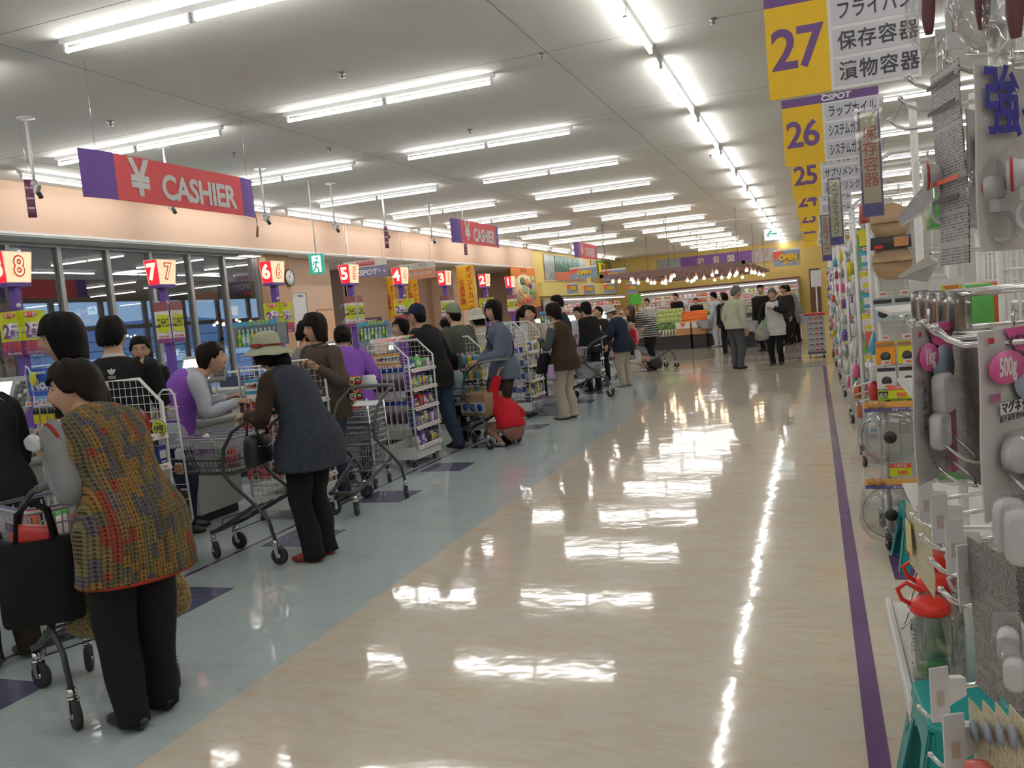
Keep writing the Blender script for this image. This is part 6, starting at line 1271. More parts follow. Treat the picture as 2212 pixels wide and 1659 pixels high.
# ---------------------------------------------------------------- shelving right of the aisle
CLR = clear('blister film', (.97, .97, .97), .03, .06, .6, 22, gl=.22); CLR2 = clear('clear bag', (.95, .955, .96), .05, .08, .9, 14, gl=.28); WOODL = M('pale beech', (.50, .33, .17), .5, var=.08, scale=8, stretch=(1, 1, 14)); PINKC = M('card pink', (.72, .10, .34), .35, var=.02); CARDW = M('card white', (.62, .60, .60), .35, var=.02); TEAL = M('teal plastic', (.0, .24, .24), .4, var=.04); REDP = M('red plastic', (.70, .03, .02), .3); GLS = clear('glass lid', (.80, .83, .84), .14, .02, .1, 8); WHP = M('glossy white plastic', (.68, .68, .70), .25, var=.02)
SHEET = fineprint('care sheet', (.36, .35, .34), (.07, .07, .08), 300, 520); SHEET2 = fineprint('grey card back', (.24, .225, .22), (.07, .065, .065), 260, 480, .5); CREAMC = fineprint('cream printed card', (.52, .48, .33), (.35, .2, .12), 180, 300, .45)
PY = [5.1+2.37*k for k in range(7)]
PN = {0: 'with the round wooden lids', 1: 'with the column of green packs', 2: 'third along the aisle', 3: 'fourth along the aisle', 4: 'fifth along the aisle', 5: 'sixth along the aisle', 6: 'last before the carton stack'}
gon = []
for k, y in enumerate(PY):
    t = thing('shelf_unit', f'white wire shelf unit ending at the aisle, {PN[k]}', 'shelf', (.33, y, 0), 0, 'shelf units right of the aisle'); gon.append(t)
    for x in (0, .34):
        for yy in (0, .55): MB().cyl((x, yy, .1), (x, yy, 2.08), .014, 8).build('post', WHITE, t)
    MB().tube([(0, 0, 2.08), (.0, 0, 2.12), (.10, 0, 2.18), (.34, 0, 2.18)], .012, 8).build('top_rail', WHITE, t); MB().tube([(0, .55, 2.08), (.0, .55, 2.12), (.10, .55, 2.18), (.34, .55, 2.18)], .012, 8).build('top_rail', WHITE, t)
    g = MB()
    for z in [.25+.10*i for i in range(18)]: g.cyl((0, .02, z), (.8, .02, z), .0025, 4).cyl((.01, 0, z), (.01, .55, z), .0025, 4)
    for x in [.07*i for i in range(1, 12)]: g.cyl((x, .02, .2), (x, .02, 2.0), .0025, 4)
    for yy in (.11, .22, .33, .44): g.cyl((.01, yy, .2), (.01, yy, 2.0), .0025, 4)
    g.build('wire_grid', WHITE, t)
    MB().bb(.02, 6., .20, .24, .1, 1.85).build('back_panel', PALEW, t); MB().bb(-.0, 6., .05, .50, .12, .20).build('base', WHITE, t)
    for z in (.62, 1.05, 1.45): MB().bb(.9, 6., -.12, .5, z-.012, z).build('shelf', WHITE, t)
    for (x, yy) in ((.0, .02), (.0, .5)): caster(t, (x-.02, yy, -.0), .2, .75)
# goods hanging on the -y faces
MP = {}
def facepack(a, b, w_, h_, kind):
    k_ = (a.name, b.name, kind)
    if k_ not in MP:
        g = MB(); g.box((0, 0, -.08), (.088, .003, .15), 0); g.box((0, -.004, -.035), (.088, .004, .04), 1)
        if kind == 0: g.box((0, -.014, -.10), (.066, .022, .09), 1)
        elif kind == 1: g.lathe([(0, -.03), (.030, -.03), (.034, 0), (0, 0)], (0, -.004, -.10), 14, 2, rot=Matrix.Rotation(PI/2, 3, 'X'))
        elif kind == 2: g.cyl((-.018, -.014, -.14), (-.018, -.014, -.06), .012, 8, 1).cyl((.018, -.014, -.14), (.018, -.014, -.06), .012, 8, 2)
        else: g.box((0, -.010, -.10), (.05, .014, .10), 2); g.box((0, -.018, -.12), (.05, .004, .03), 1)
        MP[k_] = g.mesh('hanging_pack', [a, b, PKK if kind in (1, 2) else PKW])
    return MP[k_]
PAL2 = [PKG, PKW, PKTEAL, PKC, PKW, PKR, PKPK, PKW, PKV, PKY, PKS, PKO]
R_ = random.Random(21)
for k, y in list(enumerate(PY))[1:]:
    for zi in range(10):
        z = .42+.168*zi; base_c = R_.choice(PAL2)
        for xi in range(3 if k < 3 else 2):
            kd = R_.randrange(4); a = R_.choice([base_c, base_c, PKW]); b = R_.choice(PAL2)
            if k == 1 and xi < 2: a = PKG if zi in (1, 4, 6, 8, 9) else (PKR if zi == 2 else PKW); b = PKY if zi % 2 else PKC
            o = put('hanging_pack', facepack(a, b, .09, .15, kd), None, (.395+.10*xi, y-.010, z), 0, label=f'{a.name.split(" ",1)[1]} and {b.name.split(" ",1)[1]} hanging packet on the unit {PN[k]}', cat='packet', group=f'packets on the unit {PN[k]}')
        if k < 4:
            put('price_tag', tagm, gon[k], (.075, -.03, z-.0)); put('price_figure', figm, gon[k], (.075, -.03, z-.0)); put('price_tag', tagm, gon[k], (.175, -.03, z))
# bulky bits pushed out towards the aisle from each unit end (-x side)
for k, y in enumerate(PY):
    for zi in range(9 if k else 5):
        z = .50+.17*zi if k else [1.05, 1.22, 1.95, .95, .80][zi]
        for yi in range(2):
            a = R_.choice(PAL2+[PKW]*6+[PKS]*3); g = MB(); kd = R_.randrange(3); s_ = .020+R_.random()*.012
            if kd == 0: g.rbox((-s_*.7, 0, -.06), (s_*1.6, .08, .10), .006, 0)
            elif kd == 1: g.loft([((-.02, 0, -.13), .010, .03), ((-s_, 0, -.09), s_*.7, .040), ((-s_*.6, 0, -.03), s_*.5, .036), ((-.012, 0, 0), .008, .03)], 10, 0, wr=.008, wf=30)
            else: g.lathe([(0, -.12), (.028, -.12), (.03, -.03), (.012, -.015), (.012, 0)], (-s_, 0, 0), 10, 0)
            nm = ('carton', 'pouch', 'bottle')[kd]
            g.build(nm, a if kd != 1 else R_.choice([M('milky pouch film', (.55, .57, .58), .25, bump=.4, bscale=30), a]), None, (.315, y+.15+.24*yi, z), 0, label=f'{a.name.split(" ",1)[1]} {nm} hung on the aisle end {PN[k]}', cat=nm, group=f'goods on the aisle end {PN[k]}')
# unit 0: wooden lids, knob packs, glass lids
t0 = gon[0]
for i, z in enumerate((1.81, 1.60)):
    t = thing('wooden_lid', f'round pale wooden pot lid in clear film, {["upper", "lower"][i]} of two', 'lid', (.405, 5.06, z), 0, 'round wooden lids'); RX = Matrix.Rotation(PI/2, 3, 'X')
    MB().lathe([(0, -.009), (.097, -.009), (.10, -.005), (.10, .005), (.097, .009), (0, .009)], (0, 0, 0), 32, rot=RX).build('lid_board', WOODL, t); MB().box((0, -.016, .01), (.19, .018, .022)).build('lid_bar', WOODL, t)
    MB().loft([((0, -.005, -.10), .05, .012), ((0, -.005, -.05), .105, .022), ((0, -.005, .04), .106, .024), ((0, -.002, .10), .06, .012), ((0, .0, .14), .03, .004)], 18, wr=.006, wf=25).build('film', CLR, t)
t = thing('food_box', 'black oven box with a picture of fried food between the wooden lids', 'box', (.40, 5.05, 1.665), 0)
MB().rbox((0, 0, .035), (.20, .05, .065), .003).build('box_body', PKK, t); MB().box((.05, -.027, .035), (.07, .003, .05)).build('food_picture', M('fried food print', (.45, .22, .08), .5, var=.4, scale=60), t); MB().box((-.06, -.027, .015), (.04, .003, .018)).build('red_label', PKR, t)
KN = [('pale blue', PKC if False else M('pack ice blue', (.40, .48, .52), .35), 1.40), ('orange', M('pack bright orange', (.78, .30, .02), .35), 1.165), ('white', PKW, 1.03), ('lime green', M('pack lime', (.38, .62, .08), .35), .90)]
for zi, (nm, m_, z) in enumerate(KN):
    for xi in range(3):
        m2 = PKY if (nm == 'orange' and xi) else m_
        t = thing('knob_pack', f'{"yellow" if m2 is PKY else nm} card with a round black lid knob, {["left", "middle", "right"][xi]} of its row', 'packet', (.345+.108*xi, 5.055, z), 0, 'cards with black knobs')
        MB().box((0, 0, -.055), (.098, .003, .125)).build('card', m2, t); MB().lathe([(0, -.030), (.028, -.030), (.037, -.020), (.037, -.010), (.024, 0), (0, 0)], (0, -.003, -.075), 18, rot=Matrix.Rotation(PI/2, 3, 'X')).build('knob', BLACKP, t)
        MB().box((0, -.003, -.012), (.09, .002, .02)).build('card_title', PKK if zi != 1 else PKBR, t)
        if zi == 3: text('ガラス鍋', .022, PWH, (0, -.006, -.022), FS, t, bold=.0008)
        p = put('price_tag', tagm, t0, V((.345+.108*xi-.33, -.06, z+.028))); put('price_figure', figm, t0, V((.345+.108*xi-.33, -.06, z+.028)))
        MB().cyl((0, 0, .01), (0, -.07, .01), .003, 6).build('hook', CHROME, t)
for i, (z, x) in enumerate(((.66, .34), (.235, .325))):
    t = thing('glass_lid', f'large glass pan lid with a black knob in clear wrap, {["upper", "lower"][i]} one near the floor', 'lid', (x, 5.02, z), 0, 'glass pan lids')
    RX = Matrix.Rotation(PI/2, 3, 'X')
    MB().lathe([(.142, 0), (.12, .018), (.08, .032), (.02, .038), (0, .038)], (0, 0, 0), 36, rot=RX, caps=False).build('glass_dome', GLS, t); MB().tube([(.143*math.cos(a), 0, .143*math.sin(a)) for a in [2*PI*q/36 for q in range(36)]], .0035, 6, closed=True).build('steel_rim', STEEL, t)
    MB().lathe([(0, .075), (.028, .075), (.034, .062), (.026, .045), (.018, .038), (0, .038)], (0, 0, 0), 18, rot=RX).build('knob', BLACKP, t)
    MB().loft([((-.01, 0, -.16), .10, .02), ((0, 0, -.06), .16, .05), ((0, -.02, .08), .155, .05), ((.02, 0, .17), .13, .01)], 20, wr=.010, wf=18).build('wrap', CLR2, t)
    MB().box((.02, -.02, .165), (.28, .004, .05)).build('header_card', M('header orange', (.72, .38, .08), .5), t); MB().box((.02, -.023, .146), (.28, .003, .022)).build('header_strip', M('strip violet', (.08, .06, .25), .4), t); text('強化ガラス蓋', .018, PWH, (.07, -.026, .146), FS, t)
    MB().sph((-.06, -.024, .175), (.045, .012, .022)).build('food_picture', M('fried food print', (.45, .22, .08), .5, var=.4, scale=60), t)
    s = thing('price_card', f'red and yellow sale price card above the {["upper", "lower"][i]} glass lid', 'sign', (x+.06, 5.0, z+.205), 0, 'sale price cards by the glass lids')
    MB().box((0, 0, .035), (.11, .002, .07)).build('card', PYL, s); MB().box((0, -.002, .058), (.11, .002, .024)).build('card_head', PRD, s); text('お買得品', .016, PWH, (0, -.004, .058), FS, s); text('980', .032, PRD, (.01, -.003, .018), FS, s, bold=.001); MB().cyl((0, .0, .07), (0, .05, .075), .002, 5).build('clip', CHROME, s)
# utensils sticking out at knee height
for i, (px, py, c, nm) in enumerate(((1838, 838, WHP, 'ladle'), (1846, 856, M('pale pink plastic', (.62, .42, .38), .35), 'spatula'), (1860, 872, WHP, 'scoop'))):
    p = AY(px, py, 7.1); g = MB(); g.loft([((0, 0, 0), .006, .006), ((.08, .0, .02), .010, .008), ((.15, .0, .035), .02, .01), ((.24, 0, .045), .045, .016), ((.28, 0, .04), .02, .008)], 10, 0, side=(0, 1, 0), wr=0)
    g.build(nm, c, None, (p.x, 7.1+.06*i, p.z), .1, label=f'{["white ladle", "pale pink spatula", "white scoop"][i]} pointing into the aisle at knee height', cat='utensil', group='utensils pointing into the aisle')
# small stools (teal)
def stool(label, loc, rz, s=1.):
    t = thing('plastic_stool', label, 'stool', loc, rz, 'teal plastic stools'); H_ = .30*s; T, B = .115*s, .165*s
    MB().rbox((0, 0, H_-.012), (T*2.05, T*2.05, .024), .03).build('seat', TEAL, t)
    for (a, b) in ((1, 1), (-1, 1), (-1, -1), (1, -1)):
        g = MB(); w_ = .060*s
        # each leg an L of two tapering flanges
        g.prism([(a*T, b*T, H_-.02), (a*(T-w_*1.25), b*T, H_-.02), (a*(B-w_*.75), b*B, 0), (a*B, b*B, 0)], (0, -b*.006, 0)); g.prism([(a*T, b*T, H_-.02), (a*T, b*(T-w_*1.25), H_-.02), (a*B, b*(B-w_*.75), 0), (a*B, b*B, 0)], (-a*.006, 0, 0)); g.build('leg', TEAL, t)
    for sd in range(4):
        g = MB(); n_ = 10; pts = []
        for i in range(n_+1):
            u = -1+2*i/n_; z = H_-.125*s+.07*s*(1-abs(u)**2.6)**.5; pts.append((u*(T-.012), z))
        zt = H_-.015; q = lambda z: T+(B-T)*(H_-z)/H_
        P3 = [(-T, zt)]+[(x, z) for x, z in pts]+[(T, zt)]
        P3 = [V((x, -q(z), z)) for x, z in P3]
        for i in range(1, n_+1):
            a_, b_ = P3[i], P3[i+1]; g.prism([a_, b_, V((b_.x, -q(zt), zt)), V((a_.x, -q(zt), zt))], (0, .006, 0))
        g.v = [tuple(Matrix.Rotation(PI/2*sd, 3, 'Z') @ V(p)) for p in g.v]; g.build('apron', TEAL, t)
    return t
stool('large teal plastic stool in the lower right corner', (.345, 2.44, 0), .05, 1.22)
stool('teal plastic stool standing before the wooden lids unit', (.495, 4.86, 0), .05, 1.05)
# ---------------------------------------------------------------- jar shelf behind the big stool
t = thing('jar_shelf', 'low white shelf with jars next to the big teal stool', 'shelf', (.20, 2.62, -.21), 0)
MB().rbox((.18, .33, .515), (.36, .80, .03), .01).build('shelf_board', WHITE, t); MB().rbox((-.006, .33, .50), (.022, .86, .075), .010).build('front_channel', WPLA, t)
for x in (.155, .34):
    for y in (-.02, .70): MB().cyl((x, y, .21), (x, y, 2.31), .013, 8).build('post', WHITE, t)
g = MB()
for z in (.62, .72, .82, .92, 1.02, 1.12, 1.22): g.cyl((.155, -.02, z), (.155, .70, z), .003, 5)
for y in [.07*i for i in range(10)]: g.cyl((.34, y, .5), (.34, y, 1.9), .0028, 5)
for z in [.6+.09*i for i in range(14)]: g.cyl((.34, -.02, z), (.34, .70, z), .0028, 5)
g.build('wire_grid', WHITE, t)
for z in (.98, 1.36, 1.62): MB().bb(.0 if z > 1.5 else .06, .36, .0, .70, z-.010, z).build('upper_shelf', WHITE, t)
for i, (x, y) in enumerate(((.245, 2.34), (.275, 2.49), (.30, 2.64), (.33, 2.80), (.385, 2.38), (.40, 2.54), (.43, 2.71))):
    j = thing('storage_jar', f'{["clear jar with red clamp lid", "clear jar with red clamp lid", "clear jar with red clamp lid", "clear jar with red clamp lid", "clear jar with white paper label", "clear jar with white paper label", "clear jar with white paper label"][i]}, {["nearest", "second", "third", "fourth", "nearest", "second", "third"][i]} of the {"front" if i<4 else "back"} row', 'jar', (x+.02, y+.33, .322), 0, 'storage jars on the low shelf')
    h_ = .22+.02*(i % 3)
    MB().lathe([(.0, .0), (.052, 0), (.056, .012), (.056, h_*.78), (.045, h_*.88), (.045, h_)], seg=24, caps=False).build('glass_body', clear('jar glass', (.86, .89, .88), .13, .02, .2, 10), j)
    g = MB(); g.lathe([(.0, h_+.030), (.035, h_+.030), (.054, h_+.018), (.056, h_-.008), (.050, h_-.012)], seg=24); g.tube([(-.05, 0, h_+.01), (-.075, 0, h_+.025), (-.085, 0, h_+.055), (-.06, 0, h_+.075), (-.02, 0, h_+.05)], .007, 6); g.build('lid', REDP if i < 4 else WHP, j)
    MB().tube([(-.056, -.03, h_*.88), (-.078, 0, h_*.70), (-.056, .03, h_*.88)], .003, 6).build('clamp_wire', CHROME, j)
    g = MB()
    for a in range(6):
        q0, q1 = PI+.55-1.1*a/6, PI+.55-1.1*(a+1)/6; g.poly([(.0575*math.cos(q0), .0575*math.sin(q0), .05), (.0575*math.cos(q1), .0575*math.sin(q1), .05), (.0575*math.cos(q1), .0575*math.sin(q1), .16), (.0575*math.cos(q0), .0575*math.sin(q0), .16)])
    g.build('paper_label', fineprint('jar label', (.62, .61, .58), (.08, .1, .1), 90, 130, .5, 'YZ'), j)
    MB().sph((0, 0, .035), (.045, .045, .022)).build('green_print', PKG, j)
# things on the upper shelves of that unit
for i, (x, y, z, m_, nm, g_) in enumerate(((.28, 2.45, .982, PKG, 'green box', 0), (.36, 2.62, .982, PKTEAL, 'teal box', 0), (.30, 2.8, .982, PKW, 'white box', 0), (.30, 2.42, 1.362, PKG, 'bright green box', 0), (.36, 2.62, 1.362, PKO, 'orange red lid box', 0), (.30, 2.5, 1.622, PKG, 'bright green tray', 0), (.36, 2.75, 1.622, PKW, 'white tub', 1), (.27, 2.75, 1.362, PKW, 'clear white tub', 1))):
    g = MB()
    if g_: g.lathe([(0, 0), (.05, 0), (.06, .13), (.062, .14), (0, .145)], seg=18)
    else: g.rbox((0, 0, .055), (.12, .13, .11), .008)
    g.build('tub' if g_ else 'box', m_, None, (x+.05, y, z), 0, label=f'{nm} on an upper shelf over the jars, {["left","middle","right"][i%3]}', cat='tub' if g_ else 'box', group='boxes on the shelves over the jars')
t = thing('strainer', 'round steel mesh strainer on the shelf over the jars', 'strainer', (.37, 2.50, 1.30), 0)
MB().lathe([(.0, 0), (.03, .003), (.048, .02), (.055, .06)], seg=20, caps=False).build('mesh_bowl', STEEL, t); MB().tube([(.056*math.cos(a), .056*math.sin(a), .06) for a in [2*PI*q/20 for q in range(20)]], .003, 6, closed=True).build('rim', CHROME, t); MB().cyl((.056, 0, .06), (.14, 0, .06), .004, 6).build('handle', CHROME, t)
t = thing('price_card', 'white price card reading 207 in red on yellow', 'sign', (.30, 2.28, 1.452), 0); MB().box((0, 0, .02), (.075, .002, .04)).build('card', PWH, t); MB().box((.008, -.002, .014), (.045, .002, .018)).build('yellow_patch', PYL, t); text('207', .020, PRD, (.006, -.004, .014), FS, t, bold=.0008); MB().cyl((0, 0, .02), (.0, .08, .02), .002, 5).build('clip', CHROME, t)
# ---------------------------------------------------------------- near hook panel and what hangs on it
HPX = .40
hp = thing('hook_panel', 'white wire panel with long chrome hooks at the right edge', 'rack', (HPX, 0, 0), 0)
for y in (.85, 2.18): MB().cyl((0, y, 0), (0, y, 2.4), .013, 8).build('post', WHITE, hp)
MB().cyl((-.0, 2.18, 2.0), (-.14, 2.18, 2.3), .012, 8).build('brace', WHITE, hp)
for z in [.35+.115*i for i in range(18)]: MB().cyl((0, .85, z), (0, 2.18, z), .0035, 5).build('grid_wire', WHITE, hp)
for y in [.95+.11*i for i in range(12)]: MB().cyl((.004, y, .3), (.004, y, 2.4), .0035, 5).build('grid_wire', WHITE, hp)
for z in (2.02, 1.86): MB().bb(-.01, .01, .85, 2.18, z-.012, z+.012).build('cross_bar', M('steel bar', (.35, .35, .36), .3, .8), hp)
MB().bb(.0, .35, 1.1, 2.1, 0, .3).build('base', WHITE, hp)
def hook(px, py, Xt, plate=False, r=.0036):
    p = AX(px, py, Xt) if True else None
    y, z = p.y, p.z
    MB().tube([(p.x-HPX, y, z), (p.x+.012-HPX, y, z-.014), (p.x+.028-HPX, y, z-.022), (0, y, z-.022)], r, 8).build('hook', CHROME, hp); MB().sph((p.x-HPX, y, z), .0048, 0, 8, 6).build('hook_tip', CHROME, hp)
    return p
H1 = [hook(*a, .150) for a in ((2035, 120), (1960, 165), (1945, 213), (1922, 258))]
H2 = [hook(*a, .125) for a in ((2020, 708), (1995, 697), (1972, 695), (1950, 685))]
H3 = [hook(*a, .135) for a in ((2032, 1273), (2012, 1210), (1990, 1158), (1970, 1112))]
H4 = [hook(*a, .125) for a in ((2010, 1630), (1985, 1527))]
def plate(px, py, Y, i, wh, w_=.020, h_=.075):
    p = AY(px, py, Y); t = thing('tag_holder', f'white plastic price tag holder on a bar, {wh}', 'tag', (p.x, Y, p.z), .45, 'white tag holders')
    MB().box((0, 0, 0), (w_*1.3, .003, h_)).build('plate', WHP, t); MB().prism([(.01, .0, .02), (.01, .0, -.02), (.045, .01, -.012), (.045, .01, .012)], (0, .012, 0)).build('clamp', WPLA, t)
    MB().cyl((.04, .012, 0), (HPX-p.x, .02, 0), .0035, 6).build('bar', CHROME, t); MB().box((0, -.002, -.005), (w_*.5, .001, .02)).build('tag_print', M('faint print', (.5, .42, .38), .6), t)
for i, (px, py, Y, wh) in enumerate(((2062, 45, 1.35, 'topmost'), (2040, 118, 1.5, 'second from the top'), (2000, 1085, 1.60, 'above the slanted card'), (2030, 1120, 1.42, 'right of the slanted card'), (2062, 1180, 1.28, 'over the dark card backs'), (2090, 1240, 1.16, 'nearest of the middle row'), (2030, 1500, 1.22, 'over the teal stool seat'), (2062, 1610, 1.05, 'lowest'))): plate(px, py, Y, i, wh)
def card(label, TL, TR, BR, BL, Yl, Yr, mat, d=.0016, parts=None, cat='packet', group=None, nm='carded_item', mname='card'):
    """upright card given by the corners it shows, its left edge at Yl and right edge at Yr"""
    tl, tr, br, bl = AY(*TL, Yl), AY(*TR, Yr), AY(*BR, Yr), AY(*BL, Yl)
    u = tr-tl; u.z = 0; w_ = u.length; rz = math.atan2(u.y, u.x); h_ = ((tl.z-bl.z)+(tr.z-br.z))/2; zt = (tl.z+tr.z)/2
    t = thing(nm, label, cat, (tl.x, tl.y, zt-h_), rz, group)
    g = MB(); n = 5; vs = []
    for j in range(n+1):
        for i in range(2): vs.append((w_*i, .0018*math.sin(j*1.1), h_*j/n))
    o = len(vs); vs += [(x, y+d, z) for x, y, z in vs]; fs = []
    for j in range(n): fs += [(2*j, 2*j+1, 2*j+3, 2*j+2), (o+2*j, o+2*j+2, o+2*j+3, o+2*j+1), (2*j, 2*j+2, o+2*j+2, o+2*j), (2*j+1, o+2*j+1, o+2*j+3, 2*j+3)]
    fs += [(0, o, o+1, 1), (2*n, 2*n+1, o+2*n+1, o+2*n)]
    g.add(vs, fs); g.build(mname, mat, t)
    if parts: parts(t, w_, h_)
    return t, w_, h_
def oval(t, cx, cz, rx, rz_, mat, nm, y=-.0065, th=.001):
    m_ = MB(); m_.lathe([(0, 0), (1, 0), (1, th), (0, th)], seg=28, rot=Matrix(((rx, 0, 0), (0, 0, -1), (0, rz_, 0)))); m_.xf(Matrix.Translation((cx, y, cz))); m_.build(nm, mat, t)
def wirehook(t, cx, cz, w_, h_): MB().tube([(cx-w_*.5, -.012, cz), (cx-w_*.55, -.030, cz-h_*.5), (cx-w_*.5, -.045, cz-h_*.8), (cx, -.055, cz-h_), (cx+w_*.5, -.045, cz-h_*.8), (cx+w_*.55, -.030, cz-h_*.4), (cx+w_*.5, -.012, cz)], .0022, 6).build('wire_hook', CHROME, t)
BLUP = M('print blue grey', (.30, .36, .46), .4, var=.15, scale=20)
def magnet(kg):
    def f(t, w_, h_):
        MB().prism([(w_*.78 if kg == '1kg' else w_*.55, -.0058, 0), (w_, -.0058, 0), (w_, -.0058, h_), (w_*.3, -.0058, h_), (w_*.45, -.0058, h_*.88), (w_*.98, -.0058, h_*.80), (w_*.98, -.0058, h_*.60), (w_*.8, -.0058, h_*.5)], (0, .0008, 0)).build('pink_field', PINKC, t)
        oval(t, w_*.68, h_*.72, w_*.30, h_*.14, BLUP, 'picture_oval', -.0068)
        oval(t, w_*.28, h_*.80, w_*.25, h_*.088, PINKC, 'pink_disc', -.0078)
        text(kg, w_*.24 if kg == '1kg' else w_*.20, PWH, (w_*.28, -.0092, h_*.80), FS, t, bold=.0008, sx=.8 if kg == '1kg' else .62, ext=.0003)
        MB().box((w_*.12 if kg == '1kg' else w_*.13, -.0066, h_*.65), (w_*.12, .001, h_*.045)).build('violet_label', M('label plum', (.35, .12, .25), .4), t)
        if kg == '1kg': text('マ\nグ\nネ\nッ\nト', w_*.125, INK, (w_*.12, -.0072, h_*.50), FS, t, ext=.0003, bold=.0004)
        else:
            MB().box((w_*.42, -.0064, h_*.585), (w_*.46, .001, h_*.06)).build('title_plate', PWH, t); text('マグネット', w_*.092, INK, (w_*.42, -.0074, h_*.585), FS, t, ext=.0003, bold=.0004)
            text('冷蔵庫に', w_*.13, INK, (w_*.34, -.0072, h_*.06), FS, t, ext=.0003, bold=.0004); text('最大荷重 約500g', w_*.055, INK, (w_*.36, -.0068, h_*.53), FS, t, ext=.0002)
        text('マグネットフック', w_*.085, INK, (w_*.66, -.0072, h_*.93), FS, t, ext=.0003); MB().box((w_*.10, -.0066, h_*.95), (w_*.07, .001, h_*.03)).build('maker_square', PKR, t)
        MB().tube([(w_*.5, .0, h_+.002), (w_*.5, .0, h_+.02)], .002, 5).build('hanger', CHROME, t)
    return f
t, w_, h_ = card('pink and white hook card marked 1kg with white square magnets', (1966, 697), (2046, 704), (2022, 1036), (1974, 1028), 1.16, 1.26, CARDW, parts=magnet('1kg'), group='pink magnet hook cards')
for (cx, cz, s) in ((.55, .56, 1.), (.42, .33, .9)): MB().rbox((0, 0, 0), (.040*s, .052*s, .016), .010, rot=Matrix.Rotation(PI/2, 3, 'X')).xf(Matrix.Translation((w_*(cx-.12), -.016, h_*cz))).build('square_magnet', WHP, t)
wirehook(t, w_*.40, h_*.30, .030, .035); wirehook(t, w_*.32, h_*.14, .038, .030)
MB().loft([((w_*.4, -.004, h_*.02), .02, .003), ((w_*.35, -.028, h_*.12), .032, .030), ((w_*.4, -.026, h_*.32), .030, .026), ((w_*.5, -.020, h_*.55), .030, .022), ((w_*.55, -.004, h_*.68), .026, .004)], 18, wr=.003, wf=40).build('blister', CLR, t)
t, w_, h_ = card('large pink and white hook card marked 500g with round magnets', (2110, 700), (2262, 712), (2250, 1125), (2122, 1080), 1.02, 1.13, CARDW, parts=magnet('500g'), group='pink magnet hook cards')
for (cx, cz) in ((.30, .34), (.62, .25), (.88, .20)): MB().lathe([(0, .016), (.017, .016), (.021, .012), (.021, 0), (0, 0)], (w_*cx, -.007, h_*cz), 24, rot=Matrix.Rotation(PI/2, 3, 'X')).build('round_magnet', WHP, t)
wirehook(t, w_*.28, h_*.26, .03, .035); wirehook(t, w_*.56, h_*.17, .032, .03)
MB().loft([((w_*.5, -.004, h_*.02), .04, .003), ((w_*.45, -.028, h_*.12), .045, .030), ((w_*.45, -.024, h_*.34), .045, .024), ((w_*.45, -.004, h_*.45), .035, .004)], 18, wr=.003, wf=40).build('blister', CLR, t)
card('grey printed card back hanging between the two pink hook cards', (2048, 722), (2112, 716), (2098, 1042), (2030, 1030), 1.30, 1.20, SHEET2, group='grey card backs', nm='card_back')
card('second grey card back hung behind the first, beside the 500g card', (2090, 726), (2150, 720), (2142, 1000), (2082, 1000), 1.42, 1.34, SHEET2, group='grey card backs', nm='card_back')
def sheetp(t, w_, h_):
    for (v_, hh, m_) in ((.93, .02, INK), (.80, .018, INK), (.43, .022, PRD), (.335, .022, INK)): MB().box((w_*.5, -.0062, h_*v_), (w_*.96, .001, h_*hh)).build('print_band', m_, t)
    MB().tube([(w_*.5, .0, h_-.002), (w_*.5, .0, h_+.02)], .002, 5).build('hanger', CHROME, t)
t, w_, h_ = card('long grey care sheet with black and red bands beside a suction hook', (2010, 128), (2074, 165), (2128, 590), (2086, 545), 1.12, 1.04, SHEET, parts=sheetp, nm='care_sheet', mname='sheet')
def suction(label, px, py, Y, s=1., rz=0.):
    p = AY(px, py, Y); t = thing('suction_hook', label, 'hook', (p.x, Y, p.z), rz, 'white suction hooks in clear film'); RYm = Matrix.Rotation(PI/2, 3, 'Y')
    MB().lathe([(0, -.030), (.026, -.030), (.028, -.018), (.024, -.008), (.022, .012), (.014, .018), (0, .018)], (0, 0, 0), 24, rot=RYm).build('suction_body', WHP, t); MB().tube([(-.022, .0275*math.cos(a), .0275*math.sin(a)) for a in [2*PI*q/24 for q in range(24)]], .0028, 6, closed=True).build('red_ring', PKR, t)
    MB().box((.004, 0, -.034), (.030, .018, .024)).build('hook_base', WHP, t); MB().tube([(.006+.022*math.sin(a), 0, -.072+.027*math.cos(a)) for a in [.3+5.2*q/16 for q in range(17)]], .0048, 8).build('hook_ring', WHP, t)
    MB().loft([((.005, 0, -.112), .012, .004), ((.003, 0, -.085), .040, .022), ((0, 0, -.03), .044, .034), ((-.004, 0, .02), .040, .036), ((.02, 0, .055), .012, .010), ((.03, 0, .085), .006, .003)], 18, wr=.005, wf=45).build('film', CLR, t)
    t.scale = (s, s, s); return t
suction('white suction hook with a red ring left of the care sheet', 2028, 378, 1.12, .56)
suction('white suction hook with a red ring right of the care sheet', 2150, 405, 1.00, .54, -.2)
suction('white suction hook with a red ring cut by the right edge', 2218, 372, .98, .58, -.2)
def strong(t, w_, h_):
    text('強', h_*.40, M('print royal blue', (.04, .035, .32), .35), (w_*.27, -.007, h_*.78), (PI/2, 0, 0), t, bold=.0012, ext=.0004, sx=.85); text('っ!', h_*.22, M('print royal blue', (.04, .035, .32), .35), (w_*.68, -.007, h_*.74), (PI/2, 0, 0), t, bold=.001, ext=.0004); text('AG', h_*.09, INK, (w_*.66, -.007, h_*.94), (PI/2, 0, 0), t, ext=.0004)
    MB().tube([(w_*.5, .0, h_-.002), (w_*.5, .0, h_+.02)], .002, 5).build('hanger', CHROME, t)
card('white card printed with a big blue character above the suction hooks', (2104, 190), (2262, 108), (2270, 520), (2118, 560), .98, 1.08, CARDW, parts=strong, nm='carded_item')
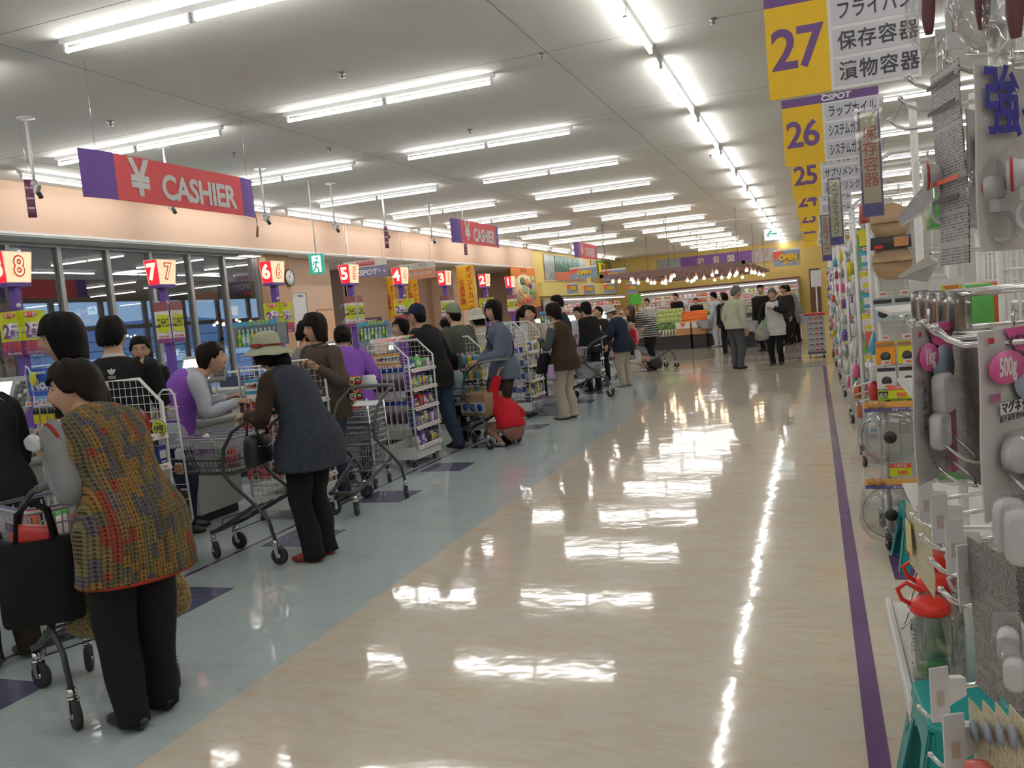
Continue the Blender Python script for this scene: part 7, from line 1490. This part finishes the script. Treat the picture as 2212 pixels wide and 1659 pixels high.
card('second blue printed card half hidden behind the first', (2086, 250), (2128, 228), (2134, 480), (2096, 500), 1.12, 1.16, CARDW, parts=lambda t, w_, h_: text('強\n強', w_*.7, M('print royal blue', (.04, .035, .32), .35), (w_*.5, -.007, h_*.5), FS, t, bold=.002, ext=.0004), nm='carded_item')
# plastic wrapped mops at the top
for i, (px, py, Y, s, lb) in enumerate(((2003, -10, 1.2, .72, 'left of the top bar'), (2120, -40, 1.05, .75, 'above the tag holder'), (2190, -35, 1.0, .8, 'at the top right corner'))):
    p = AY(px, py, Y); t = thing('wrapped_tool', f'maroon handled tool in clear wrap hanging {lb}', 'packet', (p.x, Y, p.z), 0, 'wrapped tools at the top')
    MB().loft([((0, 0, -.065), .006, .005), ((0, 0, -.03), .011, .008), ((.005, 0, .04), .010, .008), ((.01, 0, .12), .009, .008)], 12).build('handle', M('maroon plastic', (.13, .02, .03), .3), t)
    MB().loft([((0, 0, -.095), .012, .006), ((0, 0, -.06), .034, .022), ((.005, 0, 0), .040, .026), ((.01, 0, .08), .036, .024), ((.01, 0, .15), .02, .01)], 16, wr=.006, wf=30).build('wrap', CLR2, t); t.scale = (s, s, s)
# row of small clear boxes on the mid bar
for i, (px, Y) in enumerate(((1988, 1.62), (2006, 1.54), (2024, 1.46), (2048, 1.36), (2074, 1.26))):
    p = AY(px, 660+i*3, Y); t = thing('small_box', f'small clear box with {["yellow", "golden", "orange", "brown", "golden"][i]} contents, {["first", "second", "third", "fourth", "fifth"][i]} from the aisle', 'box', (p.x, Y, p.z), .3, 'small clear boxes on the mid bar')
    MB().rbox((0, 0, 0), (.024, .018, .052), .003).build('case', clear('case plastic', (.9, .9, .9), .2, .1, .1), t); MB().box((0, 0, -.004), (.010, .006, .036)).build('contents', [PKY, PKO, PKO, PKBR, PKBR][i], t); MB().box((0, .0095, 0), (.024, .001, .052)).build('backing', PWH, t)
    MB().cyl((.005, .01, .02), (HPX-p.x, .02, .02), .003, 6).build('bar', CHROME, t)
# slanted clear price panels on the aisle side
for (TL, TR, BR, BL, Yl, Yr, lb) in (((1938, 470), (2000, 395), (2015, 440), (1945, 486), 1.75, 1.55, 'upper'), ((1938, 598), (2010, 548), (2022, 562), (2000, 606), 1.75, 1.5, 'lower')):
    a, b, c, d = AY(*TL, Yl), AY(*TR, Yr), AY(*BR, Yr), AY(*BL, Yl)
    t = thing('slanted_sign', f'slanted shiny plastic price panel facing the aisle, {lb} one', 'sign', tuple(a), 0, 'slanted price panels'); MB().prism([V((0, 0, 0)), b-a, c-a, d-a], (.004, .006, -.003)).build('panel', M('hazy clear plastic', (.55, .55, .56), .12, bump=.15, bscale=30), t)
    MB().cyl(b-a, V((HPX, b.y+.1, b.z))-a, .003, 6).build('bar', CHROME, t)
def slc(t, w_, h_):
    MB().box((w_*.2, -.0062, h_*.5), (w_*.25, .001, h_*.5)).build('yellow_print', M('pale yellow print', (.6, .5, .2), .5), t); MB().tube([(w_*.5, .0, h_), (w_*.5, 0, h_+.02)], .002, 5).build('hanger', CHROME, t)
card('slanted white printed card near the three hook tips', (1958, 1090), (2010, 1130), (2020, 1240), (2002, 1262), 1.75, 1.55, CREAMC, parts=slc, nm='printed_card')
for i, (TL, TR, BR, BL, Yl, Yr, lb) in enumerate((((2092, 1170), (2140, 1178), (2125, 1500), (2060, 1496), 1.16, 1.10, 'left one, curved'), ((2124, 1190), (2196, 1200), (2182, 1515), (2122, 1512), 1.10, 1.02, 'middle one'), ((2160, 1170), (2226, 1180), (2220, 1330), (2176, 1340), 1.2, 1.12, 'upper right one'))):
    card(f'dark grey card back with small type below the tag holders, {lb}', TL, TR, BR, BL, Yl, Yr, SHEET2, nm='card_back', group='lower grey card backs')
for i, (px, py, Y, s) in enumerate(((2178, 1392, 1.0, .62), (2192, 1455, .98, .62), (2182, 1135, .98, .62), (2208, 1160, .95, .62))):
    p = AY(px, py, Y); t = thing('rounded_pack', f'white rounded plastic piece in film, {["upper left", "lower left", "upper right", "lowest right"][i]} of four by the right edge', 'packet', (p.x, Y, p.z), -.2, 'white rounded pieces by the right edge')
    g = MB().rbox((0, 0, 0), (.034*s, .060*s, .022), .012, rot=Matrix.Rotation(PI/2, 3, 'X')) if i < 2 else MB().rbox((0, 0, 0), (.05*s, .09*s, .03), .012, rot=Matrix.Rotation(PI/2, 3, 'X')); g.build('white_piece', WHP, t)
    MB().loft([((0, 0, -.06*s), .02*s, .004), ((0, -.004, -.03*s), .030*s, .018), ((0, -.004, .03*s), .030*s, .018), ((0, 0, .06*s), .02*s, .003)], 16, wr=.003, wf=40).build('film', CLR, t)
for i, (px, Y) in enumerate(((2110, 1.08), (2140, 1.04), (2168, 1.0), (2198, .96))):
    card(f'cream card with a blue grey disc in the bottom row, {["first", "second", "third", "fourth"][i]} from the left', (px-16, 1508+i*6), (px+24, 1550+i*6), (px+16, 1690), (px-18, 1690), Y, Y-.05, CREAMC, nm='printed_card', group='cream cards in the bottom row', parts=lambda t, w_, h_: oval(t, w_*.55, h_*.70, w_*.24, w_*.24, M('disc blue grey', (.22, .26, .33), .4), 'disc'))
p = AY(2106, 1668, 1.0); MB().loft([((0, 0, -.03), .015, .008), ((0, 0, -.005), .018, .010), ((0, 0, .012), .012, .006)], 14, wr=.006, wf=40).build('pink_pack', M('coral wrap', (.65, .16, .14), .25, bump=.4, bscale=40), None, (p.x, 1.0, p.z), 0, label='coral red wrapped packet at the bottom edge', cat='packet')
p = AY(1905, 440, 2.6)
# curved white rails and posts of the units seen through the wire at the top
p = AY(1700, 520, 20.)
# ---------------------------------------------------------------- carton stack on a dolly, produce island, chilled cases
a = AY(1745, 770, 19.1); b_ = AY(1786, 770, 19.1); w_ = b_.x-a.x
d_ = thing('dolly', 'low wheeled dolly under the stack of silver cartons', 'dolly', (a.x, 19.1, 0), 0)
MB().bb(0, w_, 0, .5, .10, .13).build('platform', DKG, d_)
for x in (.05, w_-.05):
    for y in (.06, .44): caster(d_, (x, y, -.02), 0, .72)
for i in range(7):
    t = thing('carton', f'silver grey carton with red print, {["lowest", "second", "third", "fourth", "fifth", "sixth", "topmost"][i]} of the stack by the shelf end', 'box', (a.x+w_/2, 19.35, .131+.112*i), 0, 'cartons stacked on the dolly')
    MB().rbox((0, 0, .055), (w_*.96, .46, .110), .003).build('box_body', M('carton silver', (.42, .42, .44), .5, var=.05), t); MB().box((.02, -.232, .055), (w_*.2, .003, .03)).build('red_print', PKR, t); MB().box((-w_*.25, -.232, .055), (w_*.2, .003, .014)).build('black_print', PKK, t); MB().box((w_*.3, -.232, .055), (w_*.14, .003, .03)).build('black_print', PKK, t)
MB().rbox((0, 0, .02), (w_+.04, .5, .04), .003).build('red_tray', PKR, None, (a.x+w_/2, 19.35, .918), 0, label='flat red tray on top of the silver cartons', cat='tray')
t = thing('sign_stand', 'white blank panel on a post at the end of the shelves', 'sign', (-.05, 19.9, 0), 0); MB().cyl((.1, 0, 0), (.1, 0, 1.6), .015, 8).build('post', WHITE, t); MB().bb(0, .22, -.015, .0, 1.5, 1.86).build('panel', PWH, t); MB().lathe([(0, 0), (.15, 0), (.15, .015), (0, .02)], (.1, 0, 0), 14).build('foot', WHITE, t)
# island
IS = thing('produce_island', 'black based produce island heaped with vegetables', 'display', (0, 26.3, 0), 0)
MB().bb(-7.6, -2.2, 0, 1.9, 0, .42).build('base', BLACKP, IS); MB().bb(-7.6, -2.2, -.05, .0, .40, .46).build('edge', STEEL, IS)
MB().prism([(-7.6, .0, .46), (-7.6, .95, 1.02), (-7.6, 1.9, .46)], (5.4, 0, 0)).build('sloping_bed', DKG, IS)
def slope(px, v_): # v 0..1 up the slope
    x = AY(px, 690, 26.6).x; return V((x, 26.32+.93*v_, .49+.56*v_))
cab = MB(); cab.sph((0, 0, 0), (.11, .09, .14), 0, 12, 8); cab.sph((0, -.05, -.05), (.07, .06, .08), 1, 10, 6); cab.sph((.05, -.02, .04), (.05, .07, .10), 2, 8, 6)
cab = cab.mesh('cabbage', [M('cabbage green', (.24, .33, .09), .5, var=.25, scale=20), M('cabbage pale', (.55, .55, .28), .5, var=.1, scale=20), M('cabbage light green', (.40, .45, .16), .5, var=.2, scale=20)])
for j in range(4):
    for i in range(6):
        p = slope(1420+i*8.6+(j % 2)*3, .18+.25*j); put('cabbage', cab, None, p+V((0, -.02, .08)), rnd.uniform(-.3, .3), label=f'pale green cabbage in the {["lowest", "second", "third", "top"][j]} row of the heap', cat='cabbage', group=f'cabbages, {["lowest", "second", "third", "top"][j]} row')
lk = MB(); lk.cyl((0, 0, -.18), (0, 0, .0), .035, 8, 0); lk.cyl((0, 0, 0), (0, 0, .2), .03, 8, 1, r2=.05); lk = lk.mesh('leek', [M('leek white', (.7, .72, .55), .5), M('leek green', (.15, .38, .08), .5, var=.2)])
for i in range(8): put('leek', lk, None, slope(1422+i*6.6, .0)+V((0, -.09, .12)), 0, label='green and white leek standing below the cabbages', cat='leek', group='leeks below the cabbages')
cr = MB()
for q in (-.03, 0, .03): cr.lathe([(.006, -.10), (.018, -.04), (.022, .05), (.012, .08)], (q, -.02, 0), 7, 0, rot=Matrix.Rotation(.9, 3, 'Y'))
cr = cr.mesh('carrot_bunch', [M('carrot', (.85, .20, .04), .45, var=.12, scale=20)])
for j in range(7):
    for i in range(9): put('carrot_bunch', cr, None, slope(1471+i*7.0+(j % 2)*3, .16+.125*j)+V((0, -.02, .05)), rnd.uniform(-.3, .3), label=f'packet of orange carrots in the {["lowest", "second", "third", "fourth", "fifth", "sixth", "top"][j]} row of the slope', cat='carrots', group=f'carrots, {["lowest", "second", "third", "fourth", "fifth", "sixth", "top"][j]} row')
for i, px in enumerate((1463, 1497)):
    x0 = AY(px, 700, 26.2).x; x1 = AY(px+32, 700, 26.2).x; t = thing('carrot_carton', f'carrot carton with orange print, {["left", "right"][i]} of two below the carrots', 'box', (x0, 25.88, 0), 0, 'carrot cartons')
    MB().bb(0, x1-x0-.02, 0, .32, .42, .80).build('box_body', M('carton tan orange', (.50, .26, .10), .6), t); MB().bb(0, x1-x0-.02, -.003, 0, .62, .80).build('white_band', PWH, t); MB().prism([(.12, -.005, .78), (.30, -.005, .78), (.20, -.005, .64)], (0, .002, 0)).build('carrot_print', PKO, t); MB().bb(.35, x1-x0-.08, -.005, -.003, .72, .75).build('title_print', PKR, t); MB().bb(.02, x1-x0-.04, .02, .30, 0, .42).build('stand', BLACKP, t)
for i in range(5):
    p = slope(1533+i*7, .4); g = MB()
    for q in range(4): g.cyl((-.05+.03*q, 0, -.16), (-.05+.03*q, .02, .15), .018, 6, 0)
    g.sph((0, .02, .18), (.09, .06, .09), 1, 8, 6); g.build('green_onion', [M('leek white', (.7, .72, .55), .5), M('leek green', (.15, .38, .08), .5)], None, p+V((0, 0, .12)), 0, label='bundle of green onions right of the carrots', cat='onions', group='green onion bundles')
# mushroom rack and tomato stand
a = AY(1600, 712, 24.5); b_ = AY(1627, 712, 24.5)
t = thing('mushroom_rack', 'black stepped rack of pale mushroom trays', 'display', (a.x, 24.5, 0), 0); w_ = b_.x-a.x
MB().bb(0, w_, 0, .7, 0, .5).build('base', BLACKP, t)
for j, z in enumerate((.5, .72, .94, 1.14)): MB().bb(0, w_, .10*j, .7, z-.02, z).build('shelf', BLACKP, t)
MB().bb(w_, w_+.03, 0, .7, 0, 1.36).build('side_panel', BLACKP, t)
for j, z in enumerate((.5, .72, .94, 1.14)):
    for i in range(4): g = MB(); g.rbox((0, 0, .03), (w_*.21, .14, .06), .01, 0); [g.sph((q*.035-.03, 0, .08), (.028, .05, .03), 1, 8, 5) for q in range(3)]; g.build('mushroom_tray', [PKW, M('mushroom', (.62, .48, .34), .6)], None, (a.x+w_*(.14+.24*i), 24.6+.10*j, z+.001), 0, label=f'pale tray of mushrooms on the {["lowest", "second", "third", "top"][j]} step', cat='tray', group=f'mushroom trays, {["lowest", "second", "third", "top"][j]} step')
a = AY(1630, 712, 26.); t = thing('tomato_stand', 'black stand of red tomatoes beside the suited man', 'display', (a.x, 26., 0), 0)
MB().bb(0, .75, 0, .6, 0, .95).build('stand_body', BLACKP, t); MB().bb(.02, .55, -.02, 0, .62, .78).build('red_sign', PKR, t)
for i in range(5):
    for j in range(3): put('tomato', MB().sph((0, 0, 0), (.055, .055, .048), 0, 10, 7).mesh('tomato', [REDP]) if (i, j) == (0, 0) else bpy.data.objects['tomato'].data, None, (a.x+.08+.13*i, 26.1+.13*j, .999), 0, label='red tomato on the black stand', cat='tomato', group='tomatoes on the black stand')
# long spot light canopy
CB = M('brown canopy beam', (.16, .09, .09), .5, var=.06); BULB = M('warm spot lamp', (1., .72, .42), .3, var=0, emit=14.)
t = thing('spot_canopy', 'brown hung beam canopy with many warm spot lamps over the produce', 'light', (0, 0, 2.42), 0)
x0, x1, y0, y1 = -6.35, -1.95, 27., 42.
for (a_, b2) in (((x0, y0), (x1, y0)), ((x1, y0), (x1, y1)), ((x0, y1), (x1, y1)), ((x0, y0), (x0, y1))):
    MB().bb(min(a_[0], b2[0])-.05, max(a_[0], b2[0])+.05, min(a_[1], b2[1])-.05, max(a_[1], b2[1])+.05, -.03, .07).build('beam', CB, t)
for k in range(1, 7): MB().bb(x0, x1, y0+2.1*k-.06, y0+2.1*k+.06, -.06, .06).build('cross_beam', CB, t)
for x in (-5.2, -4.1, -3.0): MB().bb(x-.05, x+.05, y0, y1, -.04, .04).build('long_beam', CB, t)
for x in (-6.2, -4.2, -2.1):
    for y in (27, 34.5, 41.8): MB().cyl((x, y, .05), (x, y, CH-2.42), .01, 6).build('hanger_rod', CB, t)
for (px, py) in ((1324, 608), (1338, 608), (1364, 604), (1369, 610), (1379, 611), (1399, 606), (1407, 611), (1414, 611), (1431, 611), (1438, 607), (1438, 612), (1448, 606), (1450, 601), (1456, 596), (1485, 606), (1494, 608), (1499, 605), (1504, 600), (1521, 601), (1539, 594), (1548, 588), (1544, 605), (1559, 600), (1574, 599), (1577, 593), (1588, 595), (1592, 590), (1604, 599), (1613, 584), (1624, 588), (1631, 589), (1640, 592), (1649, 594)):
    p = G(px, py, 2.10); p.y = min(max(p.y, 26.9), 41.5); p = AY(px, py, p.y)
    s = MB().cyl((p.x, p.y, -.05), (p.x, p.y+.05, p.z-2.42+.05), .035, 8).build('spot_housing', CB, t); MB().sph((p.x, p.y-.01, p.z-2.42), .05, 0, 10, 8).build('lamp_bulb', BULB, s)
# chilled cases on the back and side walls
LED = M('case strip light', (1., .93, .85), .3, var=0, emit=5.); CASEW = M('case white', (.60, .60, .58), .4)
def case(label, axis, p0, p1, fixed, depth, seed, grp, nper, hs=(.16, .22)):
    t = thing('chilled_case', label, 'chilled case', (0, 0, 0), 0)
    def bb(a0, a1, d0, d1, z0_, z1_, nm, mt):
        if axis == 'x': MB().bb(a0, a1, fixed-d1, fixed-d0, z0_, z1_).build(nm, mt, t)
        else: MB().bb(fixed+d0, fixed+d1, a0, a1, z0_, z1_).build(nm, mt, t)
    bb(p0, p1, 0, .06, 0, 2.0, 'back_panel', CASEW); bb(p0, p1, 0, depth, 0, .55, 'base', DKG); bb(p0, p1, 0, depth, 1.94, 2.04, 'canopy', CASEW); bb(p0+.1, p1-.1, depth-.10, depth-.06, 1.90, 1.94, 'strip_light', LED)
    R_ = random.Random(seed); L_ = p1-p0
    for j, z in enumerate((.56, .90, 1.22, 1.54)):
        dd = depth-.1*j-.05; bb(p0+.02, p1-.02, .05, dd, z-.02, z, 'shelf', CASEW); bb(p0+.02, p1-.02, dd, dd+.02, z-.05, z+.01, 'price_rail', PWH)
        bb(p0+.1, p1-.1, dd-.06, dd-.03, z-.04, z-.022, 'strip_light', LED)
        for i in range(nper):
            a_ = p0+L_*(i+.5)/nper; h_ = R_.uniform(*hs); w_ = L_/nper*.82; m1 = R_.choice(PALC); m2 = R_.choice(PALC)
            x, y = (a_, fixed-dd+.10) if axis == 'x' else (fixed+dd-.10, a_)
            me = shelfitem('box', m1, m2, w_ if axis == 'x' else .14, .14 if axis == 'x' else w_, round(h_*20)/20, 's' if axis == 'x' else 'x')
            put('food_pack', me, None, (x, y, z+.001), 0, label=f'{m1.name.split(" ",1)[1]} and {m2.name.split(" ",1)[1]} food pack, {["lowest", "second", "third", "top"][j]} shelf of the {grp}', cat='packet', group=f'food packs in the {grp}')
PALC = [PKR, PKO, PKW, PKW, PKY, PKPK, PKW, PKBR, M('pack peach', (.75, .45, .32), .4), PKW, PKG]
case('long lit chilled case along the back wall', 'x', -9.5, -.75, 49.4, .9, 4, 'back chilled case', 34)
case('lit chilled case along the mustard side wall', 'y', 35.4, 48.6, -11.0, .9, 9, 'side chilled case', 26)
# middle island behind, with greens and a green sign
t = thing('produce_bench', 'long bench of mixed greens beyond the lane ends', 'display', (0, 0, 0), 0)
MB().bb(-9.4, -7.9, 26., 40., 0, .75).build('base', DKG, t)
for i in range(26):
    y = 26.4+.52*i; m1 = rnd.choice([PKG, PKG, PKO, PKR, PKW, PKY]); g = MB(); g.sph((0, 0, .08), (.16, .2, .10), 0, 10, 6); g.build('vegetable_heap', m1, None, (-8.2-.5*(i % 2), y, .752), 0, label=f'{m1.name.split(" ",1)[1]} vegetable heap on the long bench, {ordn[min(i,19)]} from the tills', cat='vegetables', group='vegetable heaps on the long bench')
a = AY(1360, 650, 33.); t = thing('green_sign', 'bright green sign standing among the vegetables', 'sign', (a.x, 33., 0), 0); MB().bb(0, .45, 0, .02, 1.45, 1.85).build('panel', M('bright green', (.06, .45, .03), .4), t); MB().cyl((.2, .01, 0), (.2, .01, 1.45), .015, 6).build('post', WHITE, t)
# arrow sign near the line of lamps
a = AY(1652, 520, 22.); t = thing('arrow_sign', 'white hanging sign with a green arrow pointing left', 'sign', (a.x, 22., a.z), 0); MB().bb(0, .36, 0, .03, 0, .27).build('panel', EWH, t); text('←', .30, GREEN, (.18, -.004, .135), FS, t, bold=.008)
for x in (.05, .31): MB().cyl((x, .015, .27), (x, .015, CH-a.z), .004, 5).build('rod', WHITE, t)
# ---------------------------------------------------------------- lettering becomes plain mesh
bpy.context.view_layer.update()
dg = bpy.context.evaluated_depsgraph_get(); done = {}
for o in [o for o in S.objects if o.type == 'FONT']:
    cu = o.data
    if cu.name not in done:
        me = bpy.data.meshes.new_from_object(o.evaluated_get(dg)); done[cu.name] = me
        for i, m_ in enumerate(cu.materials):
            if len(me.materials) <= i: me.materials.append(m_)
    n = bpy.data.objects.new('tmp', done[cu.name]); COL.objects.link(n)
    n.parent = o.parent; n.matrix_basis = o.matrix_basis.copy()
    nm = o.name.split('.')[0]
    bpy.data.objects.remove(o); n.name = nm

# ---------------------------------------------------------------- labels of look-alikes: say which one by its place in the row
from collections import defaultdict
bpy.context.view_layer.update()
def nw(s_): return len(s_.split())
def spx(o):
    p = o.matrix_world.translation-V((0, 0, EYE)); d = max(.01, p.dot(FW)); return (1106+F*p.dot(RT)/d, 829.5-F*p.dot(UP)/d)
by = defaultdict(list)
for o in S.objects:
    if o.parent is None and o.get('label'):
        if nw(o['label']) > 16: o['label'] = ' '.join(o['label'].split()[:16]).rstrip(',')
        by[o['label']].append(o)
for lb, os_ in by.items():
    if len(os_) < 2 or len(os_) > 20: continue
    os_.sort(key=lambda o: spx(o)[0])
    for i, o in enumerate(os_):
        w = 'leftmost' if i == 0 else ('rightmost' if i == len(os_)-1 else f'{ordn[i]} from left')
        if nw(lb)+nw(w)+1 <= 16: o['label'] = f'{lb}, {w}'
        else: o['label'] = ' '.join(lb.split()[:16-nw(w)]).rstrip(',')+', '+w
